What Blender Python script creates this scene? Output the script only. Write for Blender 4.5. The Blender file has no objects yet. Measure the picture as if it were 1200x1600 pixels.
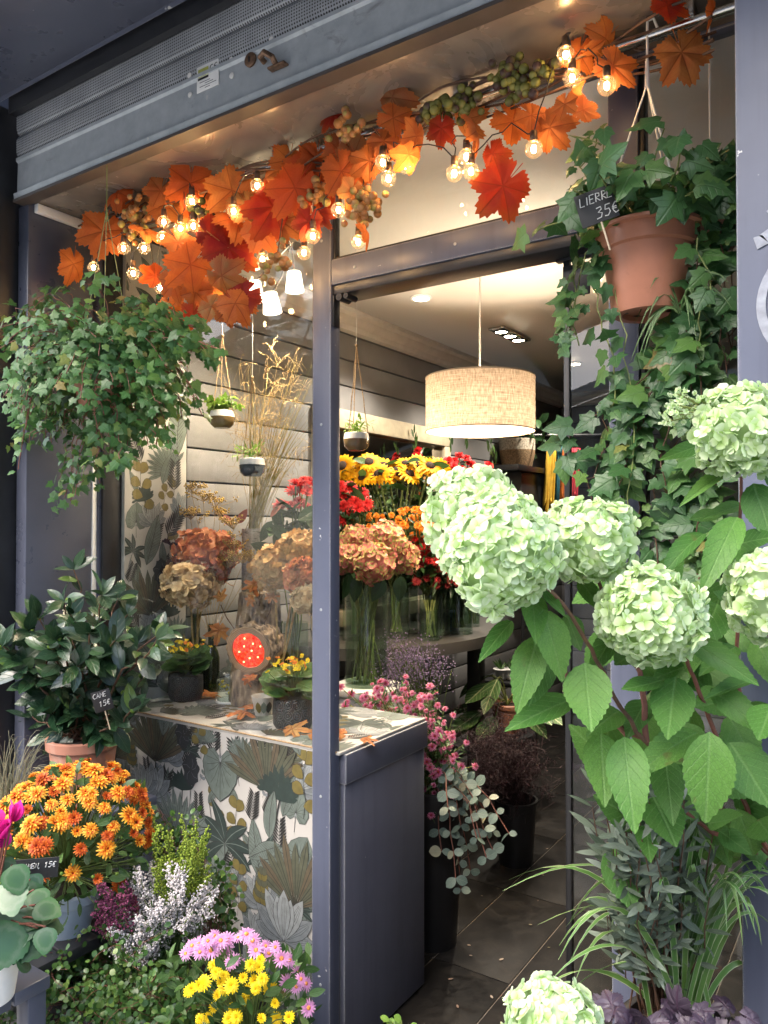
import bpy, bmesh, math, random
import numpy as np
from mathutils import Vector, Matrix
R = math.radians
rnd = random.Random(7)
SC = bpy.context.scene
COL = SC.collection

# ------------------------------------------------------------------ camera
CAM_H, YAW, PITCH, FPX = 1.6, R(33.6), R(1.0), 1202.0
cam_d = bpy.data.cameras.new('camera')
cam = bpy.data.objects.new('camera', cam_d); COL.objects.link(cam)
cam.location = (0, 0, CAM_H)
cam.rotation_euler = (R(90) + PITCH, 0, YAW)
cam_d.sensor_fit = 'VERTICAL'; cam_d.sensor_height = 36.0
cam_d.lens = 36.0 * FPX / 1600.0
cam_d.clip_start = 0.02; cam_d.clip_end = 500
SC.camera = cam
# ------------------------------------------------------------------ sky, sun, exposure
SUN_EL, SUN_AZ = R(50), R(200)
w = bpy.data.worlds.new('World'); SC.world = w; w.use_nodes = True
wn = w.node_tree.nodes; wn.clear()
sky = wn.new('ShaderNodeTexSky'); sky.sky_type = 'NISHITA'; sky.sun_disc = False
sky.sun_elevation = SUN_EL; sky.sun_rotation = SUN_AZ
sky.air_density = 1.0; sky.dust_density = 4.0; sky.ozone_density = 1.0
bg = wn.new('ShaderNodeBackground'); bg.inputs['Strength'].default_value = 0.15
wo = wn.new('ShaderNodeOutputWorld')
w.node_tree.links.new(sky.outputs[0], bg.inputs[0]); w.node_tree.links.new(bg.outputs[0], wo.inputs[0])
sl = bpy.data.lights.new('sun', 'SUN'); sl.energy = 1.4; sl.angle = R(100); sl.color = (1.0, 0.97, 0.93)
so = bpy.data.objects.new('sun', sl); COL.objects.link(so)
sdir = Vector((math.sin(SUN_AZ) * math.cos(SUN_EL), math.cos(SUN_AZ) * math.cos(SUN_EL), math.sin(SUN_EL)))
so.rotation_euler = sdir.to_track_quat('Z', 'Y').to_euler()
so.location = sdir * 30
SC.view_settings.view_transform = 'Standard'; SC.view_settings.look = 'None'
SC.view_settings.exposure = 2.35; SC.view_settings.gamma = 1.0
SC.view_settings.use_curve_mapping = False
SC.render.engine = 'CYCLES'
cy = SC.cycles
cy.use_denoising = True; cy.max_bounces = 8; cy.transparent_max_bounces = 16
cy.diffuse_bounces = 3; cy.glossy_bounces = 3; cy.transmission_bounces = 6
cy.sample_clamp_indirect = 6.0; cy.caustics_reflective = False; cy.caustics_refractive = False
cy.use_light_tree = True

# ------------------------------------------------------------------ geometry helpers
CAMP = np.array((0.0, 0.0, CAM_H))
_d = np.array((-math.sin(YAW) * math.cos(PITCH), math.cos(YAW) * math.cos(PITCH), math.sin(PITCH)))
_r = np.array((math.cos(YAW), math.sin(YAW), 0.0))
_u = np.cross(_r, _d)
def ray(u, v): return _d + _r * ((u - 600) / FPX) + _u * ((800 - v) / FPX)
def P(u, v, Y=None, t=None, z=None, X=None):
    """a point of the place, from where it shows in the photo and its measured depth"""
    q = ray(u, v)
    if t is None:
        if Y is not None: t = Y / q[1]
        elif X is not None: t = X / q[0]
        else: t = (z - CAM_H) / q[2]
    return CAMP + q * t
def nrm(a):
    a = np.asarray(a, float); n = np.linalg.norm(a)
    return a / n if n > 1e-9 else np.array((0, 0, 1.0))
def rv(s=1.0): return np.array((rnd.gauss(0, s), rnd.gauss(0, s), rnd.gauss(0, s)))
def frame(p, tip, normal, s=1.0, sx=None):
    """matrix of a leaf at p that grows along tip and faces normal"""
    y = nrm(tip); n = np.asarray(normal, float); z = n - y * np.dot(n, y)
    if np.linalg.norm(z) < 1e-6: z = np.cross(y, (1, 0, 0.3))
    z = nrm(z); x = np.cross(y, z)
    sx = s if sx is None else sx
    M = np.eye(4); M[:3, 0] = x * sx; M[:3, 1] = y * s; M[:3, 2] = z * s; M[:3, 3] = p
    return M

class G:
    """collects faces, then links them as one mesh object"""
    def __init__(s): s.v = []; s.l = []; s.n = []; s.uv = []; s.m = []; s.c = 0
    def add(s, V, F, uv=None, m=0):
        V = np.asarray(V, float).reshape(-1, 3)
        loops = np.array([i for f in F for i in f], dtype=np.int64)
        cnt = np.array([len(f) for f in F], dtype=np.int64)
        uv = np.zeros((len(V), 2)) if uv is None else np.asarray(uv, float)
        mm = np.full(len(F), m, dtype=np.int64) if np.isscalar(m) else np.asarray(m)
        s.raw(V, loops, cnt, uv, mm); return s
    def raw(s, V, loops, cnt, uv, mm):
        s.v.append(V); s.l.append(loops + s.c); s.n.append(cnt); s.uv.append(uv); s.m.append(mm); s.c += len(V)
    def join(s, g, M=None, m=None):
        V, l, n, uv, mm = g.arr()
        if M is not None: V = V @ M[:3, :3].T + M[:3, 3]
        s.raw(V, l, n, uv, mm if m is None else np.full(len(n), m, dtype=np.int64)); return s
    def arr(s):
        if len(s.v) > 1:
            s.v = [np.concatenate(s.v)]; s.l = [np.concatenate(s.l)]; s.n = [np.concatenate(s.n)]
            s.uv = [np.concatenate(s.uv)]; s.m = [np.concatenate(s.m)]
        return s.v[0], s.l[0], s.n[0], s.uv[0], s.m[0]
    # shapes
    def box(s, lo, hi, m=0):
        x0, y0, z0 = lo; x1, y1, z1 = hi
        V = [(x0,y0,z0),(x1,y0,z0),(x1,y1,z0),(x0,y1,z0),(x0,y0,z1),(x1,y0,z1),(x1,y1,z1),(x0,y1,z1)]
        return s.add(V, [(3,2,1,0),(4,5,6,7),(0,1,5,4),(1,2,6,5),(2,3,7,6),(3,0,4,7)], m=m)
    def bbox(s, lo, hi, b=0.003, m=0, M=None):
        bm = bmesh.new(); bmesh.ops.create_cube(bm, size=1)
        sz = [hi[i] - lo[i] for i in range(3)]; c = [(hi[i] + lo[i]) / 2 for i in range(3)]
        for q in bm.verts: q.co = Vector([q.co[i] * sz[i] + c[i] for i in range(3)])
        b = min(b, min(sz) * 0.3)
        bmesh.ops.bevel(bm, geom=bm.edges[:], offset=b, segments=2, profile=0.5, affect='EDGES')
        bm.verts.index_update()
        V = np.array([q.co[:] for q in bm.verts])
        if M is not None: V = V @ np.asarray(M)[:3, :3].T + np.asarray(M)[:3, 3]
        s.add(V, [[q.index for q in f.verts] for f in bm.faces], m=m); bm.free(); return s
    def tube(s, pts, r, n=6, m=0, cap=True):
        pts = np.asarray(pts, float); k = len(pts)
        rr = np.full(k, r) if np.isscalar(r) else np.interp(np.linspace(0, 1, k), np.linspace(0, 1, len(r)), r)
        T = np.gradient(pts, axis=0); V = []; uv = []
        a = nrm(np.cross(nrm(T[0]), (0.31, 0.2, 0.93)))
        for i in range(k):
            t = nrm(T[i]); a = nrm(a - t * np.dot(a, t)); b = np.cross(t, a)
            for j in range(n):
                q = 2 * math.pi * j / n
                V.append(pts[i] + (a * math.cos(q) + b * math.sin(q)) * rr[i]); uv.append((j / n, i / max(1, k - 1)))
        F = [(i*n+j, i*n+(j+1)%n, (i+1)*n+(j+1)%n, (i+1)*n+j) for i in range(k-1) for j in range(n)]
        if cap: F += [tuple(range(n))[::-1], tuple(range((k-1)*n, k*n))]
        return s.add(V, F, uv, m)
    def lathe(s, prof, c=(0, 0, 0), n=28, m=0, M=None, wob=0.0, cap=True):
        k = len(prof); V = []; uv = []
        for i, (r, z) in enumerate(prof):
            for j in range(n):
                q = 2 * math.pi * j / n
                rr = r * (1 + wob * math.sin(q * 3 + z * 9) * math.sin(q * 7 + 2))
                V.append((rr * math.cos(q), rr * math.sin(q), z)); uv.append((j / n, i / (k - 1)))
        V = np.array(V)
        if M is not None: V = V @ np.asarray(M)[:3, :3].T + np.asarray(M)[:3, 3]
        V = V + np.asarray(c)
        F = [(i*n+j, i*n+(j+1)%n, (i+1)*n+(j+1)%n, (i+1)*n+j) for i in range(k-1) for j in range(n)]
        if cap and prof[0][0] > 1e-5: F.append(tuple(range(n))[::-1])
        if cap and prof[-1][0] > 1e-5: F.append(tuple(range((k-1)*n, k*n)))
        return s.add(V, F, uv, m)
    def ball(s, c, r, nu=10, nv=7, m=0, wob=0.0):
        r = (r, r, r) if np.isscalar(r) else r
        V = []; uv = []
        for i in range(nv + 1):
            p = math.pi * i / nv
            for j in range(nu):
                q = 2 * math.pi * j / nu
                k = 1 + wob * math.sin(3 * q + i) * math.cos(2 * p + j)
                V.append((c[0] + r[0]*k*math.sin(p)*math.cos(q), c[1] + r[1]*k*math.sin(p)*math.sin(q), c[2] - r[2]*k*math.cos(p)))
                uv.append((j / nu, i / nv))
        F = [(i*nu+j, i*nu+(j+1)%nu, (i+1)*nu+(j+1)%nu, (i+1)*nu+j) for i in range(nv) for j in range(nu)]
        return s.add(V, F, uv, m)
    def blade(s, pts, wd, side, m=0, fold=0.0):
        """a strip along pts, width profile wd, with a folded middle"""
        pts = np.asarray(pts, float); k = len(pts)
        ww = np.interp(np.linspace(0, 1, k), np.linspace(0, 1, len(wd)), wd)
        T = np.gradient(pts, axis=0); V = []; uv = []
        side = np.asarray(side, float)
        for i in range(k):
            t = nrm(T[i]); sd = nrm(side - t * np.dot(side, t)); nn = np.cross(sd, t)
            for j, q in enumerate((-1, 0, 1)):
                V.append(pts[i] + sd * q * ww[i] / 2 + nn * (fold * ww[i] * (abs(q)))); uv.append((j / 2, i / (k - 1)))
        F = [(i*3+j, i*3+j+1, (i+1)*3+j+1, (i+1)*3+j) for i in range(k-1) for j in (0, 1)]
        return s.add(V, F, uv, m)
    def mesh(s, name, mats, off=None, sharp=None):
        V, l, n, uv, mm = s.arr()
        if off is not None: V = V - off
        me = bpy.data.meshes.new(name)
        me.vertices.add(len(V)); me.vertices.foreach_set('co', V.astype(np.float32).ravel())
        me.loops.add(len(l)); me.loops.foreach_set('vertex_index', l.astype(np.int32))
        st = np.concatenate(([0], np.cumsum(n)[:-1]))
        me.polygons.add(len(n)); me.polygons.foreach_set('loop_start', st.astype(np.int32))
        me.polygons.foreach_set('material_index', mm.astype(np.int32))
        ul = me.uv_layers.new(name='UVMap'); ul.data.foreach_set('uv', uv[l].astype(np.float32).ravel())
        me.update(calc_edges=True)
        me.polygons.foreach_set('use_smooth', np.ones(len(n), dtype=bool))
        if sharp: me.set_sharp_from_angle(angle=R(sharp))
        for q in (mats if isinstance(mats, (list, tuple)) else [mats]): me.materials.append(q)
        return me
    def obj(s, name, mats, parent=None, sharp=38, kind=None):
        W = worldm(parent)
        me = s.mesh(name, mats, off=np.array(W.translation) if parent else None, sharp=sharp)
        o = bpy.data.objects.new(name, me); COL.objects.link(o)
        if parent: o.parent = parent
        if kind: o['kind'] = kind
        return o
_wm = {}
def worldm(o):
    if o is None: return Matrix.Identity(4)
    if o.name in _wm: return _wm[o.name]
    M = worldm(o.parent) @ o.matrix_basis
    _wm[o.name] = M; return M
def thing(name, label, cat, loc=(0, 0, 0), group=None):
    o = bpy.data.objects.new(name, None); COL.objects.link(o)
    o.empty_display_size = 0.05; o.location = Vector([float(q) for q in loc])
    o['label'] = label; o['category'] = cat
    if group: o['group'] = group
    return o
def tag(o, label, cat, group=None):
    o['label'] = label; o['category'] = cat
    if group: o['group'] = group
    return o
def struct(o): o['kind'] = 'structure'; return o
def place(name, me, M, parent):
    o = bpy.data.objects.new(name, me); COL.objects.link(o); o.parent = parent
    o.matrix_basis = worldm(parent).inverted() @ Matrix([list(q) for q in M])
    return o
def scatter(parent, name, temps, mats, items, limit=300, rest=None):
    """items: (template index, world matrix). The nearest `limit` are objects of their own, what is left is one mesh."""
    items = sorted(items, key=lambda it: np.linalg.norm(it[1][:3, 3] - CAMP))
    mes = [t.mesh(name, mats) for t in temps]
    for k, M in items[:limit]: place(name, mes[k], M, parent)
    if len(items) > limit:
        g = G()
        for k, M in items[limit:]: g.join(temps[k], M)
        g.obj(rest or name + '_mass', mats, parent, sharp=None, kind='stuff')

# ------------------------------------------------------------------ materials
class N:
    def __init__(s, name):
        s.m = bpy.data.materials.new(name); s.m.use_nodes = True; s.t = s.m.node_tree; s.t.nodes.clear()
        s.out = s.t.nodes.new('ShaderNodeOutputMaterial')
    def n(s, typ, inp=None, **at):
        q = s.t.nodes.new('ShaderNode' + typ)
        for k, v in at.items(): setattr(q, k, v)
        for k, v in (inp or {}).items(): s.set(q.inputs[k], v)
        return q
    def set(s, sock, v):
        if hasattr(v, 'is_output'): s.t.links.new(v, sock)
        elif isinstance(v, (tuple, list)) and len(v) == 3 and sock.type == 'RGBA': sock.default_value = (*v, 1)
        else: sock.default_value = v
    def math(s, op, a, b=None, c=None, clamp=False):
        q = s.n('Math', operation=op, use_clamp=clamp); s.set(q.inputs[0], a)
        if b is not None: s.set(q.inputs[1], b)
        if c is not None: s.set(q.inputs[2], c)
        return q.outputs[0]
    def mix(s, f, a, b, mode='MIX'):
        q = s.n('Mix', data_type='RGBA', blend_type=mode)
        s.set(q.inputs[0], f); s.set(q.inputs[6], a); s.set(q.inputs[7], b); return q.outputs[2]
    def ramp(s, f, stops, interp='LINEAR'):
        q = s.n('ValToRGB'); s.set(q.inputs[0], f); cr = q.color_ramp; cr.interpolation = interp
        while len(cr.elements) < len(stops): cr.elements.new(0.5)
        for e, (p, c) in zip(cr.elements, stops):
            e.position = p; e.color = (*c, 1) if len(c) == 3 else c
        return q.outputs[0]
    def noise(s, scale, detail=4, rough=0.55, vec=None, dist=0.0):
        q = s.n('TexNoise', {'Scale': scale, 'Detail': detail, 'Roughness': rough, 'Distortion': dist})
        if vec is not None: s.set(q.inputs['Vector'], vec)
        return q.outputs['Fac']
    def obj(s): return s.n('TexCoord').outputs['Object']
    def pos(s): return s.n('NewGeometry').outputs['Position']
    def rand(s):
        a = s.n('ObjectInfo').outputs['Random']; b = s.n('NewGeometry').outputs['Random Per Island']
        return s.math('FRACT', s.math('ADD', s.math('MULTIPLY', a, 7.31), b))
    def bump(s, h, strength=0.3, dist=0.005):
        return s.n('Bump', {'Height': h, 'Strength': strength, 'Distance': dist}).outputs[0]
    def pbr(s, color, rough=0.5, metal=0.0, normal=None, spec=0.5, **kw):
        q = s.n('BsdfPrincipled', {'Base Color': color, 'Roughness': rough, 'Metallic': metal, 'Specular IOR Level': spec})
        if normal is not None: s.set(q.inputs['Normal'], normal)
        for k, v in kw.items(): s.set(q.inputs[k.replace('_', ' ')], v)
        return q.outputs[0]
    def end(s, sh): s.t.links.new(sh, s.out.inputs['Surface']); return s.m
def plain(name, c, rough=0.5, metal=0.0, var=0.12, scale=14.0, bump=0.1, spec=0.5):
    k = N(name); f = k.noise(scale, 5, 0.6, k.pos())
    c2 = tuple(max(0, q * (1 - var * 2.2)) for q in c); c3 = tuple(min(1, q * (1 + var)) for q in c)
    col = k.ramp(f, [(0.3, c2), (0.7, c3)])
    r2 = k.math('ADD', rough - 0.06, k.math('MULTIPLY', f, 0.12))
    return k.end(k.pbr(col, r2, metal, k.bump(f, bump, 0.004) if bump else None, spec))
def painted(name, c, chip=(0.62, 0.62, 0.6), rough=0.42, chips=0.765, edges=True):
    k = N(name); p = k.pos()
    f = k.noise(3.0, 5, 0.6, p); f2 = k.noise(46.0, 3, 0.6, p); f3 = k.noise(11.0, 4, 0.6, p)
    col = k.ramp(f, [(0.25, tuple(q * 0.8 for q in c)), (0.75, tuple(q * 1.12 for q in c))])
    ch = k.ramp(k.math('MULTIPLY', f2, k.math('ADD', f3, 0.5)), [(chips, (0, 0, 0)), (chips + 0.012, (1, 1, 1))])
    col = k.mix(ch, col, chip)
    if edges:
        bv = k.n('Bevel', {'Radius': 0.007}, samples=3).outputs[0]
        ed = k.math('SUBTRACT', 1.0, k.n('VectorMath', {0: bv, 1: k.n('NewGeometry').outputs['True Normal']}, operation='DOT_PRODUCT').outputs['Value'])
        em = k.ramp(k.math('MULTIPLY', k.math('MULTIPLY', ed, 6.0, clamp=True), k.math('ADD', f3, k.math('MULTIPLY', f2, .6))), [(.50, (0, 0, 0)), (.56, (1, 1, 1))])
        col = k.mix(em, col, chip)
        st = k.noise(1.0, 5, .65, k.n('Mapping', {'Vector': p, 'Scale': (26, 26, 1.3)}).outputs[0])
        col = k.mix(k.ramp(st, [(.5, (0, 0, 0)), (.78, (.5, .5, .5))]), col, tuple(q * .55 for q in c))
    return k.end(k.pbr(col, k.math('ADD', rough - 0.1, k.math('MULTIPLY', f3, 0.2)), 0, k.bump(k.noise(90, 3, 0.5, p), 0.06, 0.002)))
def leafm(name, stops, rough=0.42, trans=0.28, veins=0.0, vcol=None, spec=0.45, tint=None, sv=26.0, spots=0.0, net=0.0):
    """foliage: colour varies leaf by leaf; veins follow the leaf's own length and width"""
    k = N(name); r = k.rand()
    col = k.ramp(r, stops)
    p = k.n('TexCoord').outputs['UV']
    sp = k.n('SeparateXYZ', {0: p}); nz = None
    nb = k.noise(60, 3, 0.6, k.pos())
    col = k.mix(k.math('MULTIPLY', nb, 0.35), col, tuple(0.45 * q for q in stops[len(stops)//2][1]))
    if tint: col = k.mix(k.ramp(sp.outputs[1], [(tint[1], (0, 0, 0)), (tint[2], (1, 1, 1))]), col, tint[0])
    if veins > 0:
        au = k.math('ABSOLUTE', k.math('SUBTRACT', sp.outputs[0], 0.5))
        mid = k.ramp(au, [(0.012, (1, 1, 1)), (0.04, (0, 0, 0))])
        sw = k.math('SINE', k.math('MULTIPLY', k.math('SUBTRACT', sp.outputs[1], k.math('MULTIPLY', au, 0.75)), sv))
        side = k.ramp(sw, [(0.86, (0, 0, 0)), (0.99, (0.55, 0.55, 0.55))])
        vv = k.math('MAXIMUM', mid, side)
        pk = k.math('ADD', vv, k.math('MULTIPLY', k.noise(38, 3, .5, k.pos()), 1.4))
        nz = k.bump(pk, 0.55, -0.0016)
        col = k.mix(k.math('MULTIPLY', vv, veins), col, vcol or stops[-1][1])
    if net > 0:
        ve = k.n('TexVoronoi', {'Vector': k.n('Mapping', {'Vector': p, 'Scale': (13, 26, 1)}).outputs[0], 'Scale': 1.0}, feature='DISTANCE_TO_EDGE').outputs['Distance']
        ne = k.ramp(ve, [(.02, (1, 1, 1)), (.10, (0, 0, 0))]); col = k.mix(k.math('MULTIPLY', ne, net), col, tuple(.5 * q for q in stops[0][1]))
        col = k.mix(k.ramp(k.noise(9, 4, .6, k.pos()), [(.45, (0, 0, 0)), (.75, (.4, .4, .4))]), col, (.11, .21, .045))
    if spots > 0:
        s5 = k.ramp(k.noise(21, 3, 0.55, k.pos()), [(0.70, (0, 0, 0)), (0.76, (1, 1, 1))])
        col = k.mix(k.math('MULTIPLY', s5, spots), col, (0.12, 0.07, 0.03))
    a = k.pbr(col, rough, 0, nz, spec)
    b = k.n('BsdfTranslucent', {'Color': k.mix(0.35, col, (0.55, 0.75, 0.12), 'MULTIPLY') if trans < 0 else col}).outputs[0]
    return k.end(k.n('MixShader', {0: abs(trans), 1: a, 2: b}).outputs[0])
def petalm(name, stops, rough=0.55, trans=0.35, jit=0.25, dark=(0.5, 0.3, 0.2)):
    """petals: colour runs from the base of a petal (uv y = 0) to its tip"""
    k = N(name); sp = k.n('SeparateXYZ', {0: k.n('TexCoord').outputs['UV']})
    f = k.math('ADD', sp.outputs[1], k.math('MULTIPLY', k.math('SUBTRACT', k.rand(), 0.5), jit))
    col = k.ramp(f, stops)
    col = k.mix(k.math('MULTIPLY', k.noise(130, 2, 0.5, k.pos()), 0.22), col, dark, 'MULTIPLY')
    a = k.pbr(col, rough, 0, None, 0.3)
    b = k.n('BsdfTranslucent', {'Color': col}).outputs[0]
    return k.end(k.n('MixShader', {0: trans, 1: a, 2: b}).outputs[0])
def glassm(name, tint=(0.95, 0.97, 0.96), rough=0.0, ior=1.5, dirt=0.0, amt=1.0):
    """thin pane: mirror reflection by Fresnel over a clear view"""
    k = N(name)
    f0 = ((ior - 1) / (ior + 1)) ** 2
    fr = k.math('ADD', f0, k.math('MULTIPLY', 1 - f0, k.math('POWER', k.n('LayerWeight', {'Blend': 0.5}).outputs['Facing'], 5.0)))
    gl = k.n('BsdfGlossy', {'Color': (1, 1, 1), 'Roughness': rough}).outputs[0]
    tr = k.n('BsdfTransparent', {'Color': tint}).outputs[0]
    sh = k.n('MixShader', {0: k.math('MULTIPLY', fr, amt, clamp=True), 1: tr, 2: gl}).outputs[0]
    if dirt > 0:
        d = k.n('BsdfDiffuse', {'Color': (0.7, 0.7, 0.68)}).outputs[0]
        f = k.ramp(k.noise(2.2, 6, 0.65, k.pos()), [(0.4, (0, 0, 0)), (0.8, (dirt, dirt, dirt))])
        sh = k.n('MixShader', {0: f, 1: sh, 2: d}).outputs[0]
    return k.end(sh)
def glow(name, c, s):
    k = N(name); return k.end(k.n('Emission', {'Color': c, 'Strength': s}).outputs[0])

M = {}
M['frame'] = painted('frame_paint', (0.098, 0.112, 0.165))
M['frame2'] = painted('panel_paint', (0.075, 0.083, 0.115), rough=0.3, chips=0.86, edges=False)
M['counter_paint'] = painted('counter_paint', (0.105, 0.11, 0.145), rough=0.5, chips=0.84)
M['dark'] = plain('dark_metal', (0.018, 0.019, 0.022), 0.4)
M['black'] = plain('black_plastic', (0.012, 0.012, 0.013), 0.35)
M['white'] = plain('white_plastic', (0.75, 0.75, 0.73), 0.4, var=0.04)
M['trimw'] = plain('white_trim', (0.68, 0.67, 0.64), 0.45, var=0.05)
M['ceil'] = plain('ceiling_paint', (0.74, 0.70, 0.64), 0.4, var=0.03, scale=2.0, bump=0.02)
M['wallp'] = plain('plank_paint', (0.215, 0.213, 0.215), 0.45, var=0.06, scale=5.0)
M['wallg'] = plain('grey_wall', (0.16, 0.16, 0.17), 0.6, var=0.08)
M['gap'] = plain('groove_dark', (0.03, 0.03, 0.03), 0.8)
M['soil'] = plain('soil', (0.035, 0.022, 0.014), 0.95, var=0.3, scale=90, bump=0.8)
def clay(name, c, rough, amt):
    k = N(name); p = k.pos(); f = k.noise(9, 5, .6, p); s1 = k.noise(6, 6, .7, k.n('Mapping', {'Vector': p, 'Scale': (1, 1, .35)}).outputs[0], .8)
    col = k.ramp(f, [(.3, tuple(q * .82 for q in c)), (.7, tuple(q * 1.1 for q in c))])
    col = k.mix(k.ramp(s1, [(.52, (0, 0, 0)), (.74, (amt, amt, amt))]), col, (.52, .44, .36))
    col = k.mix(k.ramp(k.noise(34, 4, .6, p), [(.62, (0, 0, 0)), (.72, (amt, amt, amt))]), col, (.10, .06, .04))
    return k.end(k.pbr(col, k.math('ADD', rough, k.math('MULTIPLY', s1, .15)), 0, k.bump(f, .06, .004)))
M['terra'] = clay('terracotta_plastic', (0.38, 0.155, 0.09), 0.36, .22)
M['terra2'] = clay('terracotta_clay', (0.36, 0.16, 0.105), 0.55, .45)
M['wood_pale'] = plain('pale_wood', (0.50, 0.40, 0.27), 0.6, var=0.15, scale=25)
M['wood_grey'] = plain('grey_wood', (0.20, 0.20, 0.21), 0.65, var=0.2, scale=22, bump=0.3)
M['bark'] = plain('stem_bark', (0.11, 0.055, 0.03), 0.7, var=0.25, scale=60, bump=0.4)
M['stem'] = plain('green_stem', (0.10, 0.15, 0.035), 0.55, var=0.2, scale=40)
M['stem_pale'] = plain('pale_stem', (0.20, 0.24, 0.07), 0.5, var=0.2, scale=40)
M['redstem'] = plain('red_stem', (0.16, 0.055, 0.035), 0.55, var=0.2, scale=50)
M['straw'] = plain('straw_stem', (0.36, 0.25, 0.10), 0.7, var=0.2, scale=50)
M['twine'] = plain('jute_twine', (0.38, 0.26, 0.14), 0.9, var=0.25, scale=220, bump=0.6)
M['glass'] = glassm('window_glass', (0.96, 0.975, 0.97), 0.0, 1.5, 0.006, 0.7)
M['vase'] = glassm('vase_glass', (0.86, 0.92, 0.88), 0.02, 1.45, 0.03)
M['bottle'] = glassm('green_glass', (0.42, 0.47, 0.16), 0.03, 1.5)
k = N('bulb_glass'); fc = k.n('LayerWeight', {'Blend': 0.5}).outputs['Facing']
sh1 = k.n('MixShader', {0: k.math('ADD', 0.06, k.math('MULTIPLY', k.math('POWER', fc, 3.0), 0.7)), 1: k.n('BsdfTransparent', {'Color': (1, .95, .86)}).outputs[0], 2: k.n('BsdfGlossy', {'Color': (1, .95, .9), 'Roughness': .05}).outputs[0]}).outputs[0]
M['bulb_glass'] = k.end(k.n('MixShader', {0: .02, 1: sh1, 2: k.n('BsdfTranslucent', {'Color': (1, .9, .75)}).outputs[0]}).outputs[0])
M['water'] = glassm('water', (0.80, 0.88, 0.78), 0.0, 1.33)
M['slate'] = plain('slate_board', (0.018, 0.018, 0.019), 0.6, var=0.2, scale=30)
M['chalk'] = plain('chalk_paint', (0.62, 0.62, 0.60), 0.8, var=0.1, scale=200)
M['chrome'] = plain('chrome', (0.62, 0.60, 0.57), 0.2, 1.0, var=0.05, bump=0)
M['rust'] = plain('rusty_steel', (0.22, 0.13, 0.08), 0.5, 0.7, var=0.3, scale=60, bump=0.3)
M['filament'] = glow('bulb_filament', (1.0, 0.62, 0.28), 50)
M['lampwhite'] = glow('lamp_disc', (1.0, 0.85, 0.62), 14)

# ================================================================== setting
YF = 1.80            # front face of the shop front frame
YS = 1.474           # plane of the rolling shutter
XL = -2.424          # left wall inside the shop
CEIL = 2.70
def sbox(name, lo, hi, mat, parent=None, b=0.003):
    return G().bbox(lo, hi, b).obj(name, mat, parent)

# --- materials of the setting
k = N('pavement_stone'); p = k.pos()
f = k.noise(5, 6, 0.65, p)
M['pave'] = k.end(k.pbr(k.ramp(f, [(0.3, (0.26, 0.26, 0.25)), (0.7, (0.40, 0.39, 0.37))]), 0.8, 0, k.bump(k.noise(120, 4, 0.6, p), 0.3, 0.003)))
k = N('floor_tile'); p = k.pos()
f = k.noise(11, 8, 0.72, p, 0.9); rr = k.n('ObjectInfo').outputs['Random']
c = k.ramp(f, [(0.3, (0.005, 0.0047, 0.0046)), (0.5, (0.011, 0.0102, 0.0098)), (0.72, (0.028, 0.025, 0.022))])
c = k.mix(k.math('MULTIPLY', rr, 0.12), c, (0.04, 0.036, 0.034))
M['tile'] = k.end(k.pbr(c, k.math('ADD', 0.40, k.math('MULTIPLY', f, 0.3)), 0, k.bump(f, 0.2, 0.003), 0.18))
M['grout'] = plain('tile_grout', (0.20, 0.17, 0.14), 0.9)
k = N('soffit_panel'); p = k.pos()
f = k.noise(4.5, 4, 0.6, p, 1.0)
M['soffit'] = k.end(k.pbr(k.ramp(f, [(0.3, (0.17, 0.14, 0.115)), (0.75, (0.30, 0.25, 0.20))]), k.math('ADD', 0.16, k.math('MULTIPLY', f, 0.22)), 0.25, k.bump(k.noise(3, 2, 0.5, p), 0.12, 0.03), 0.6))
k = N('galvanised_steel'); p = k.pos()
f = k.noise(18, 5, 0.6, p); f2 = k.noise(7, 6, 0.7, p, 1.5)
c = k.ramp(f, [(0.3, (0.30, 0.33, 0.35)), (0.7, (0.42, 0.45, 0.47))])
c = k.mix(k.ramp(f2, [(0.62, (0, 0, 0)), (0.72, (0.5, 0.5, 0.5))]), c, (0.11, 0.105, 0.10))
c = k.mix(k.ramp(k.noise(26, 3, 0.5, p), [(0.735, (0, 0, 0)), (0.75, (1, 1, 1))]), c, (0.48, 0.48, 0.46))
M['galv'] = k.end(k.pbr(c, k.math('ADD', 0.34, k.math('MULTIPLY', f2, 0.25)), 0.2, k.bump(f, 0.1, 0.002)))
k = N('perforated_slat'); p = k.pos()
sp = k.n('SeparateXYZ', {0: p})
ax = k.math('SUBTRACT', k.math('FRACT', k.math('MULTIPLY', sp.outputs[0], 120)), 0.5)
az = k.math('SUBTRACT', k.math('FRACT', k.math('MULTIPLY', sp.outputs[2], 120)), 0.5)
hole = k.ramp(k.math('ADD', k.math('MULTIPLY', ax, ax), k.math('MULTIPLY', az, az)), [(0.06, (1, 1, 1)), (0.09, (0, 0, 0))])
c = k.mix(hole, k.ramp(k.noise(12, 4, 0.6, p), [(0.3, (0.24, 0.255, 0.27)), (0.7, (0.34, 0.355, 0.37))]), (0.015, 0.015, 0.015))
M['perf'] = k.end(k.pbr(c, 0.45, 0.1, k.bump(hole, 0.4, -0.002)))
k = N('linen_shade'); uv = k.n('TexCoord').outputs['UV']
mp = k.n('Mapping', {'Vector': uv, 'Scale': (220, 8, 1)}).outputs[0]; mp2 = k.n('Mapping', {'Vector': uv, 'Scale': (14, 60, 1)}).outputs[0]
wv = k.math('ADD', k.math('MULTIPLY', k.noise(1.0, 3, 0.6, mp), 0.55), k.math('MULTIPLY', k.noise(1.0, 3, 0.6, mp2), 0.45))
c = k.ramp(wv, [(0.36, (0.22, 0.16, 0.11)), (0.6, (0.56, 0.45, 0.34))])
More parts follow.
